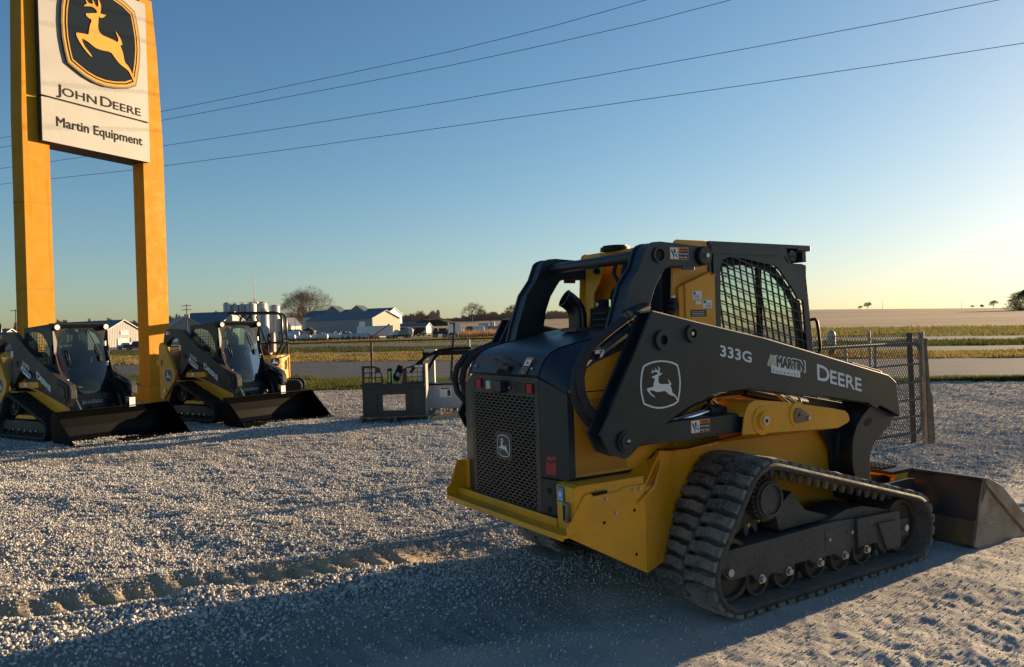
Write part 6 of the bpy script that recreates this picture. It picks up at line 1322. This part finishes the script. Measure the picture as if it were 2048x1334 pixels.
T_=empty('pavilion',(px2(619,255),255,gz(px2(619,255),255)),0,'dark roofed open pavilion beside the green tractor','pavilion')
MB().mat(M_dk).prism([(-2.0,3.1),(2.0,3.1),(0,4.2)],(0,-1.5,0),X_,Z_,(0,3,0)).build('roof',None,T_)
for x in (-1.7,1.7):
    for yy in (-1.3,1.3): MB().mat(M_dk).box((x-.08,yy-.08,0),(x+.08,yy+.08,3.1)).build('post',None,T_)
# silos
sil=[(456.4,300,15.5,2.95,'leftmost and one of the taller'),(472,302,15.0,3.25,'second from the left'),(487.8,302,15.0,2.85,'third from the left'),(504.7,300,15.1,3.8,'fourth from the left, in front of the radio mast'),(513,312,16.2,2.6,'partly hidden and tallest, behind the middle'),(525.5,304,15.2,4.1,'wide sixth'),(528.5,288,12.2,3.9,'shorter one standing in front'),(551,300,13.9,3.9,'rightmost separate')]
M_silo=mat('white silo steel',(.50,.50,.48),.5,metal=.1,var=.12,vscale=.3)
for k,(px,Y,h,d,dsc) in enumerate(sil):
    X=px2(px,Y); T_=empty('grain_silo',(X,Y,gz(X,Y)-.2),0,'white cylindrical silo, '+dsc,'silo','white silos beside the blue roofed warehouse')
    mb=MB().mat(M_silo); z=0
    while z<h-1.0: mb.cyl((0,0,z),(0,0,min(z+1.45,h-.9)),d/2,seg=24,cap=False); mb.cyl((0,0,z+1.45),(0,0,z+1.5),d/2+.03,seg=24); z+=1.5
    mb.build('shell',None,T_); MB().mat(M_silo).cyl((0,0,h-.95),(0,0,h-.25),d/2+.05,.3,seg=24).build('roof',None,T_)
    MB().mat(M_galv).box((-.2,-d/2-.12,0),(.2,-d/2-.05,h-.6)).build('ladder',None,T_)
# poles and mast
def upole(px,Y,h,label,arms=2):
    X=px2(px,Y); T_=empty('utility_pole',(X,Y,gz(X,Y)-.2),0,label,'utility pole'); MB().mat(M_rustp).cyl((0,0,0),(0,0,h),.17,.11,seg=10).build('pole',None,T_)
    for k in range(arms): 
        ar=MB().mat(M_rustp).box((-1.3,-.06,h-.5-1.1*k),(1.3,.06,h-.34-1.1*k)).build('crossarm',None,T_)
        for x in (-1.2,-.5,.5,1.2): MB().mat(M_galv).cyl((x,0,h-.34-1.1*k),(x,0,h-.12-1.1*k),.06,seg=8).build('insulator',None,ar)
    return T_
t_=upole(375,212,11.6,'utility pole with two crossarms in front of the grey shop')
for x in (-.45,.45): MB().mat(M_galv).cyl((x,0,7.9),(x,0,8.9),.25,seg=12).build('transformer',None,t_)
upole(33,200,11.2,'utility pole top peeking out left of the left sign post',1)
X=px2(512,480); T_=MB().mat(M_galv).cyl((0,0,0),(0,0,34),.28,.22,seg=6).cyl((0,0,34),(0,0,48),.10,.05,seg=6).build('radio_mast'); T_.location=(X,480,gz(X,480)); tag(T_,'very tall thin radio mast rising behind the silos','mast')
for px,Y,h,lb in ((1766,640,7,'thin lone pole on the field ridge, left of the other'),(1924,640,7.5,'thin lone pole on the field ridge, nearer the evergreen'),(591,300,16,'thin flag pole left of the big tree'),):
    X=px2(px,Y); o=MB().mat(M_rustp).cyl((0,0,0),(0,0,h),.14,.09,seg=8).build('distant_pole'); o.location=(X,Y,gz(X,Y)); tag(o,lb,'pole')
# tanks
def tank(px,Y,L,d,yaw,label,m=M_wht,zoff=.0,group='white nurse tanks parked in a row',wheels=True):
    X=px2(px,Y); T_=empty('nurse_tank',(X,Y,gz(X,Y)+zoff),R(yaw),label,'tank',group); r=d/2; c=.45+r
    mb=MB().mat(m).cyl((-L/2+r*.5,0,c),(L/2-r*.5,0,c),r,seg=20,cap=False); mb.sphere((-L/2+r*.5,0,c),r,20,10,(.5,1,1)).sphere((L/2-r*.5,0,c),r,20,10,(.5,1,1)); mb.cyl((0,0,c+r-.05),(0,0,c+r+.15),.2,seg=12); mb.build('vessel',None,T_)
    MB().mat(M_redp).box((-L*.38,-r*.7,.30),(L*.38,r*.7,.46)).build('cradle',None,T_)
    if wheels:
        for x in (-L*.3,L*.3): 
            for s in (-1,1): MB().mat(M_tire).cyl((x,s*r*.75,.3),(x,s*r*.95,.3),.30,seg=14).build('wheel',None,T_)
    return T_
desc=['white tank just right of the excavator canopy','short white tank second in the row','white tank third in the row, left of the long ones','white tank fourth in the row','long white tank fifth in the row','long white tank sixth in the row, right of the fifth']
for k,(px,L,d) in enumerate(((577,4.6,1.7),(604,3.6,1.3),(612,3.2,1.4),(625,3.8,1.4),(644,3.9,1.6),(668,4.0,1.7))): tank(px,238+3*(k%2),L,d,-4+3*(k%3),desc[k])
dd=['first','second','third','fourth','fifth','sixth']
for k,px in enumerate((683,694,706,717,727,735)): tank(px,236,2.4,1.35,62,'round white tank seen end on, %s from the left of the end on ones'%dd[k])
tank(751,232,2.2,1.0,60,'small white tank right of the red auger')
tank(586,250,4.4,2.0,20,'large pale blue tank standing above the white tanks by the small shed',mat('pale blue tank',(.36,.46,.55),.4),zoff=.8)
tank(926,222,2.6,1.5,50,'pale tank with white end, left of a pair by the white tanker truck',MATS['pale blue tank'],group='pair of tanks by the tanker truck')
tank(937,224,2.6,1.5,50,'pale tank with white end, right of a pair by the white tanker truck',MATS['pale blue tank'],group='pair of tanks by the tanker truck')
def wheelset(T_,pts,r,w,rim=M_galv):
    for (x,yy) in pts:
        t=MB().mat(M_tire).ring((x,yy,r),(x,yy+w,r),r,r*.55,18).build('wheel',None,T_); MB().mat(rim).cyl((x,yy+w*.2,r),(x,yy+w*.8,r),r*.56,seg=14).build('rim',None,t)
# semi trailer
a=Vector((-.8,.6,0)); P0=Vector((px2(786,230),230,0)); yaw=math.atan2(a.y,a.x)
T_=empty('semi_trailer',(P0.x,P0.y,gz(P0.x,P0.y)),yaw,'long white semi trailer with sunlit doors in front of the warehouse','trailer')
MB().mat(mat('trailer white',(.55,.57,.58),.4,var=.06)).box((0,-2.6,1.15),(15.6,0,4.0)).build('box_body',None,T_,bevel=.03)
mb=MB().mat(M_tansid).box((-.04,-2.55,1.2),(-.005,-1.32,3.9)).box((-.04,-1.28,1.2),(-.005,-.05,3.9)); mb.each('rear_door',None,T_)  # tan tint puts low sunlight into the white trailer's doors
MB().mat(M_dk).box((.5,-2.3,.85),(15,-.3,1.12)).box((12,-2.0,.1),(12.2,-1.8,.9)).build('chassis',None,T_); wheelset(T_,[(1.2,-2.55),(2.5,-2.55),(1.2,-.35),(2.5,-.35)],.52,.32)
# auger
T_=empty('grain_auger',(px2(741,226),226,gz(px2(741,226),226)),R(30),'red grain auger tilted up in front of the semi trailer','auger')
MB().mat(M_redp).cyl((0,0,.5),(5.6,0,4.1),.17,seg=10).mat(M_dk).cyl((5.5,0,4.05),(5.9,0,4.3),.24).build('tube',None,T_); MB().mat(M_redp).cyl((3.2,0,2.6),(2.6,.5,.3),.05).cyl((3.2,0,2.6),(2.6,-.5,.3),.05).box((-.4,-.4,.2),(.5,.4,.7)).build('undercarriage',None,T_); wheelset(T_,[(2.6,-.7),(2.6,.5)],.3,.2)
def truck(name,label,cat,px,Y,yaw,parts,wh,r=.5):
    X=px2(px,Y); T_=empty(name,(X,Y,gz(X,Y)),R(yaw),label,cat)
    for nm,fn,m in parts: mb=MB().mat(m); fn(mb); mb.build(nm,None,T_,bevel=.03)
    wheelset(T_,wh,r,.3); return T_
truck('fertilizer_spreader','white tank spreader truck right of the semi trailer','truck',808,226,-8,[('chassis',lambda m:m.box((-3,-1,.6),(2.4,1,1.1)),M_dk),('cab',lambda m:m.prism([(-3.1,.7),(-1.4,.7),(-1.4,2.6),(-2.4,2.6),(-3.1,1.7)],(0,-1,0),X_,Z_,(0,2,0)),M_wht),('hopper',lambda m:m.prism([(-1.2,1.1),(2.3,1.1),(2.8,2.6),(1.2,3.2),(-1.0,2.4)],(0,-1.1,0),X_,Z_,(0,2.2,0)),mat('grey spreader paint',(.25,.25,.24),.5,var=.3)),('tank_end',lambda m:m.sphere((2.3,-.9,2.0),1.1,18,10,(.7,.5,1)),M_wht)],[(-2.2,-1.1),(.6,-1.1),(1.7,-1.1)],.6)
truck('field_sprayer','dark high wheeled field sprayer on the yard, left of the sign plates','sprayer',880,214,4,[('body',lambda m:m.box((-2.0,-1,1.1),(2.0,1,1.9)),M_trk),('cab',lambda m:m.prism([(-1.9,1.6),(-.6,1.6),(-.6,2.75),(-1.6,2.75)],(0,-.8,0),X_,Z_,(0,1.6,0)),M_trk),('tank',lambda m:m.cyl((-.3,0,2.0),(1.8,0,2.0),.7,seg=16),M_trk),('boom',lambda m:m.box((1.9,-1.2,1.0),(2.5,1.2,2.4)),M_redp)],[(-1.3,-1.2),(1.4,-1.2),(-1.3,.9),(1.4,.9)],.72)
truck('gravity_wagon','rusty grey gravity wagon with slanted hopper behind the dark sprayer','wagon',906,228,6,[('hopper',lambda m:m.prism([(-1.5,3.6),(2.1,3.3),(1.0,1.6),(-.4,1.6)],(0,-1.1,0),X_,Z_,(0,2.2,0)),M_metalw),('frame',lambda m:m.prism([(-1.2,.6),(1.2,.6),(.8,1.7),(-.6,1.7)],(0,-.6,0),X_,Z_,(0,1.2,0)),M_rust),('spout',lambda m:m.cyl((-1.5,0,4.2),(-.2,0,2.2),.2),M_wht)],[(-1.0,-.9),(1.0,-.9)],.45)
truck('tanker_truck','white tanker truck with round tank end, right of the paired tanks','truck',952,222,24,[('cab',lambda m:m.prism([(-3.0,.7),(-1.5,.7),(-1.5,2.9),(-2.5,2.9),(-3.0,1.9)],(0,-1,0),X_,Z_,(0,2,0)),M_trk),('tank',lambda m:m.cyl((-1.3,0,2.1),(2.2,0,2.1),.95,seg=20).sphere((2.2,0,2.1),.95,20,10,(.3,1,1)),M_wht),('chassis',lambda m:m.box((-3,-.9,.6),(2.2,.9,1.0)),M_dk)],[(-2.3,-1.0),(.8,-1.0)],.55)
truck('box_truck','pale blue grey box truck body at the right of the yard','truck',968,236,0,[('box_body',lambda m:m.box((-1.5,-1.2,1.0),(1.6,1.2,3.7)),mat('pale blue body',(.33,.40,.47),.5)),('chassis',lambda m:m.box((-1.5,-1.0,.6),(2.0,1.0,1.0)),M_dk)],[(-.9,-1.1),(1.1,-1.1)],.48)
truck('service_truck','grey service truck with white drums on top, partly behind the loader arm','truck',990,236,0,[('body',lambda m:m.box((-2.0,-1.2,1.1),(3.4,1.2,2.7)),mat('grey blue body',(.18,.22,.25),.5)),('crane_mast',lambda m:m.box((-1.4,-.4,2.7),(-.8,.4,4.1)),M_galv),('drum',lambda m:m.cyl((-.3,-.3,2.7),(-.3,-.3,4.0),.35).cyl((1.3,-.3,2.7),(1.3,-.3,3.5),.35),M_wht)],[(-1.2,-1.1),(2.4,-1.1)],.48)
X=px2(834,262); T_=empty('farm_implement',(X,262,gz(X,262)),0,'dark implement with two yellow rimmed wheels parked under the open shed','implement')
MB().mat(M_dk).box((-2.0,-.8,.8),(2.5,.8,1.9)).build('frame',None,T_); wheelset(T_,[(-1.2,-1.1),(.6,-1.1)],.75,.3,M_wyel)
X=px2(853,258); T_=empty('farm_implement',(X,258,gz(X,258)),0,'brown folded tillage implement in front of the shed end wall','implement')
mb=MB().mat(M_rust)
for k in range(16): mb.box((-2+.26*k,-.3,.2+.1*(k%3)),(-1.95+.26*k,.3,1.3+.12*(k%4)))
mb.box((-2.1,-.1,.8),(2.1,.1,1.0)); mb.build('tines',None,T_); wheelset(T_,[(-1.0,-.6),(1.0,-.6)],.35,.2)
# green tractor and planters
X=px2(621,244); T_=empty('farm_tractor',(X,244,gz(X,244)),R(-15),'green farm tractor with cab, left of the folded planters','tractor')
MB().mat(M_grn).box((-1.9,-.4,1.0),(.3,.4,1.8)).build('bonnet',None,T_,bevel=.05); c_=MB().mat(M_dk).box((.2,-.75,1.4),(1.6,.75,2.9)).build('cab',None,T_,bevel=.05); MB().mat(M_grn).box((.1,-.85,2.9),(1.7,.85,3.05)).build('cab_roof',None,c_)
wheelset(T_,[(1.2,-1.2),(1.2,.8)],.95,.42,M_wyel); wheelset(T_,[(-1.4,-.95),(-1.4,.65)],.6,.3,M_wyel)
for px,lb,n in ((653,'dark green folded row planter beside the tractor, left one of two',9),(686,'dark green folded row planter against the warehouse wall, right one of two',10)):
    X=px2(px,246); T_=empty('row_planter',(X,246,gz(X,246)),0,lb,'planter','folded green planters'); rr=random.Random(px)
    MB().mat(M_grn).box((-2.6,-.3,.8),(2.6,.3,1.1)).build('toolbar',None,T_)
    for k in range(n):
        x=-2.4+4.8*k/(n-1); h=rr.uniform(1.4,2.7); MB().mat(M_grn).prism([(x-.32,.3),(x+.30,.3),(x+.36,h*.6),(x+.15,h),(x-.28,h*.85)],(0,rr.uniform(-.8,.1),0),X_,Z_,(0,.7,0)).build('row_unit',None,T_)
    wheelset(T_,[(-1.5,-1.0),(1.5,-1.0)],.45,.25)
# vehicles by the left building
truck('pickup_truck','dark pickup truck beside the right sign post, in front of the grey building','truck',277,150,15,[('body',lambda m:m.box((-2.5,-.95,.6),(2.5,.95,1.25)),M_trk),('cab',lambda m:m.prism([(-1.2,1.25),(.9,1.25),(.6,1.85),(-.8,1.85)],(0,-.85,0),X_,Z_,(0,1.7,0)),M_trk)],[(-1.6,-.95),(1.6,-.95)],.4)
truck('utility_van','small pale blue vehicle parked before the white garage door','car',252,172,10,[('body',lambda m:m.box((-1.7,-.8,.5),(1.7,.8,1.1)),MATS['pale blue body']),('cab',lambda m:m.prism([(-1.0,1.1),(1.1,1.1),(.8,1.6),(-.6,1.6)],(0,-.7,0),X_,Z_,(0,1.4,0)),M_wht)],[(-1.1,-.8),(1.1,-.8)],.34)
# boulders and weeds
M_boul=mat('pale boulder',(.42,.36,.28),.9,var=.3,bump=.8,bscale=3)
for k,(px,w) in enumerate(((901,1.3),(908,.7),(921,.8),(926,.6),(933,.8),(940,.6),(947,.9),(958,.5))):
    X=px2(px,196); bm=bmesh.new(); bmesh.ops.create_icosphere(bm,subdivisions=2,radius=.5*w)
    rr=random.Random(k)
    for v in bm.verts: v.co*=rr.uniform(.85,1.1); v.co.z=v.co.z*.75+.3*w
    me=bpy.data.meshes.new('boulder'); bm.to_mesh(me); bm.free(); me.materials.append(M_boul); o=bpy.data.objects.new('boulder',me); COL.objects.link(o); o.location=(X,196,gz(X,196)-.1)
    tag(o,'pale %s boulder, %s from the left in the line edging the yard'%('large' if w>.85 else 'small',['first','second','third','fourth','fifth','sixth','seventh','eighth'][k]),'boulder','boulders edging the yard')
blades('dry_weeds',[(px2(925,196),190),(px2(1060,196),196)],[(px2(925,205),200),(px2(1060,215),212)],9000,.5,1.9,leafmat('orange dry weeds',(.55,.32,.14),(.40,.24,.10)),'tall orange dry weeds at the edge of the yard',wid=.0004,smax=.2)
# ---------------------------------------------------------------- trees
M_bark=mat('grey brown bark',(.11,.085,.065),.9,var=.3); M_twig=mat('brown twigs',(.30,.22,.155),.95,var=.3)
def bare_tree(px,Y,h,spread,label,seed,depth=6,low=.25,zo=0,name='bare_tree',group=None,tw=.05):
    rr=random.Random(seed); X=px2(px,Y); T_=empty(name,(X,Y,gz(X,Y)+zo),0,label,'tree',group)
    tr=MB().mat(M_bark); tv=[];tf=[]
    def rec(p,d,L,r,k):
        q=p+d*L; n=d.orthogonal().normalized()
        if k>=3:
            w=max(tw*.30,r*.9)
            c=d.cross(Vector((rr.gauss(0,1),rr.gauss(0,1),rr.gauss(0,1)))).normalized()*w; e=d.cross(c).normalized()*w
            i=len(tv); tv.extend([p-c,p+c,q+c*.5,q-c*.5,p-e,p+e,q+e*.5,q-e*.5]); tf.extend([(i,i+1,i+2,i+3),(i+4,i+5,i+6,i+7)])
        else: tr.cyl(p,q,r,r*.72,seg=6 if k>0 else 10,cap=False)
        if k>=depth: return
        nb=5 if k==0 else (3 if k<3 else (3 if rr.random()<.5 else 2))
        for b in range(nb):
            az=6.283*b/nb+rr.uniform(-.5,.5); sp=(rr.uniform(.45,.95) if k==0 else rr.uniform(.30,.62))*spread
            if k==0 and b==0: sp*=.25
            n2=(Matrix.Rotation(az,3,d)@n); dd=(d*math.cos(sp)+n2*math.sin(sp)).normalized(); dd=(dd+Vector((0,0,.06))).normalized()
            f=rr.uniform(.5,1.0) if k else rr.uniform(.85,1.0)
            rec(p+d*L*f,dd,L*rr.uniform(.70,.88),r*rr.uniform(.52,.68),k+1)
    rec(Vector((0,0,0)),Vector((rr.uniform(-.03,.03),0,1)).normalized(),h*low,h*.022,0)
    zm=max(v.z for v in tv); k_=h/zm
    tr.v=[tuple(Vector(v)*k_) for v in tr.v]
    tr.build('trunk',None,T_); c=MB().mat(M_twig); c.add([v*k_ for v in tv],tf); c.build('crown',None,T_); return T_
bare_tree(612,385,25,1.05,'large bare oak tree with wide rounded crown, behind the warehouse',3,depth=8,low=.24,tw=.08)
bare_tree(653,400,16,1.1,'lower bare tree to the right of the large bare oak',5,depth=7,low=.22,tw=.07)
bare_tree(588,360,13.5,.8,'small bare tree at the left foot of the large bare oak',8,depth=6,low=.3,tw=.06)
ts=[(843,560,10.5,'bare tree above the dark mound, left of its neighbour'),(860,565,7.5,'smaller bare tree above the right side of the dark mound'),(945,600,15.5,'lone spreading bare tree on the skyline left of the loader arm'),(965,620,10.0,'slimmer bare tree right beside the lone spreading tree'),(1028,600,13.0,'bare tree on the skyline close to the loader arm'),(1737,660,7.0,'round bare tree standing alone on the right ridge'),(1722,660,3.2,'low bush left of the round ridge tree'),(1988,640,7.5,'bare tree on the ridge left of the evergreen'),(1947,660,3.0,'tiny bush on the ridge, leftmost near the evergreen'),(1965,650,3.4,'small bush on the ridge between the tiny bush and the bare tree'),(185,330,7.0,'dark rounded tree behind the grey building roof')]
for k,(px,Y,h,lb) in enumerate(ts): bare_tree(px,Y,h,1.15,lb,20+k,depth=6,low=.22,tw=.13,zo=0)
def evergreen(px,Y,h,w,label,seed):
    X=px2(px,Y); T_=empty('evergreen_tree',(X,Y,gz(X,Y)-.5),0,label,'tree'); MB().mat(M_bark).cyl((0,0,0),(0,0,h*.9),.35,.08,seg=8).build('trunk',None,T_)
    g=np.random.default_rng(seed); n=26000; z=g.uniform(.03,1,n)**.9; prof=np.interp(z,[0,.15,.5,.8,1],[.80,1.0,.95,.72,.12])*w/2; th=g.uniform(0,6.283,n)
    lump=1+.16*np.sin(th*5+z*9)+.12*np.sin(th*9-z*17)+.08*np.sin(z*40); r=prof*lump*np.sqrt(g.uniform(.25,1,n)); c=np.c_[r*np.cos(th),r*np.sin(th),z*h]
    a=g.normal(0,.22,(n,3));b=g.normal(0,.22,(n,3)); P=np.stack([c,c+a,c+b],1).reshape(-1,3)
    npmesh('crown',P,np.arange(3*n).reshape(-1,3),leafmat('cedar foliage',(.035,.045,.018),(.06,.065,.028),.15,.4),T_); return T_
evergreen(2062,440,12.6,23,'broad dark evergreen tree at the right edge on the ridge',4)
def woodland(name,label,spans,Y0,dens,seed):
    """distant leafless wood reading as one mass: many fine upright twigs under an uneven canopy line"""
    g=np.random.default_rng(seed); V=[];Fc=[]
    for (p0,p1,h0,h1) in spans:
        n=int(abs(p1-p0)*dens); px=g.uniform(p0,p1,n); Y=Y0*g.uniform(.97,1.05,n); X=(px-1024)/F_PX*Y
        hh=(h0+(h1-h0)*(px-p0)/(p1-p0))*(.55+.45*np.clip(.5+1.1*vnoise(px*.09,px*0+seed,3)+.9*vnoise(px*.35,px*0,5),0,1.3))
        z0=terrain(X,Y)-1; u=g.uniform(0,1,n)**.6; z=z0+hh*u; L=g.uniform(.8,2.2,n); a=g.normal(0,.5,n); w=.10
        P=np.zeros((n,3,3)); P[:,0]=np.c_[X-w,Y,z-L*.5];P[:,1]=np.c_[X+w,Y,z-L*.5];P[:,2]=np.c_[X+a*L,Y+g.normal(0,.4,n),z+L*.5]; V.append(P.reshape(-1,3))
    V=np.concatenate(V); o=npmesh(name,V,np.arange(len(V)).reshape(-1,3),M_twig); return tag(o,label,None,None,'stuff')
woodland('far_woodland','distant line of leafless woods along the horizon',[(-200,60,15,14),(60,230,15,15),(230,350,13,17),(350,620,17,16)],640,170,1)
woodland('far_woodland','distant leafless hedgerow left and right of the lone spreading tree',[(805,880,7,9),(880,930,3,2.2),(925,1050,4.5,8.5),(1050,1160,8,4.5)],640,130,2)
# dark mound
mb=[];N=40; cx,cy=px2(872,520),520
Yg,Xg=np.meshgrid(np.linspace(-9,9,14),np.linspace(-17,17,N),indexing='ij'); prof=np.clip(1-(Xg/17)**2,0,1)**.8*np.clip(1-(Yg/9)**2,0,1)
Zg=4.6*prof*(1+.25*vnoise(Xg*.4,Yg*.4,3))*(1-.012*Xg); Xw=Xg+cx;Yw=Yg+cy
i=np.arange((N-1)*13); r_=i//(N-1); c_=i%(N-1); q=r_*N+c_
tag(npmesh('hill',np.c_[Xw.ravel(),Yw.ravel(),(terrain(Xw,Yw)+Zg-.2).ravel()],np.c_[q,q+1,q+N+1,q+N],soil('scrubby mound',(.05,.045,.02),(.09,.075,.035),(.03,.03,.015),scale=.4,fine=2,bump=1,bdist=.3),smooth=True),kind='structure')
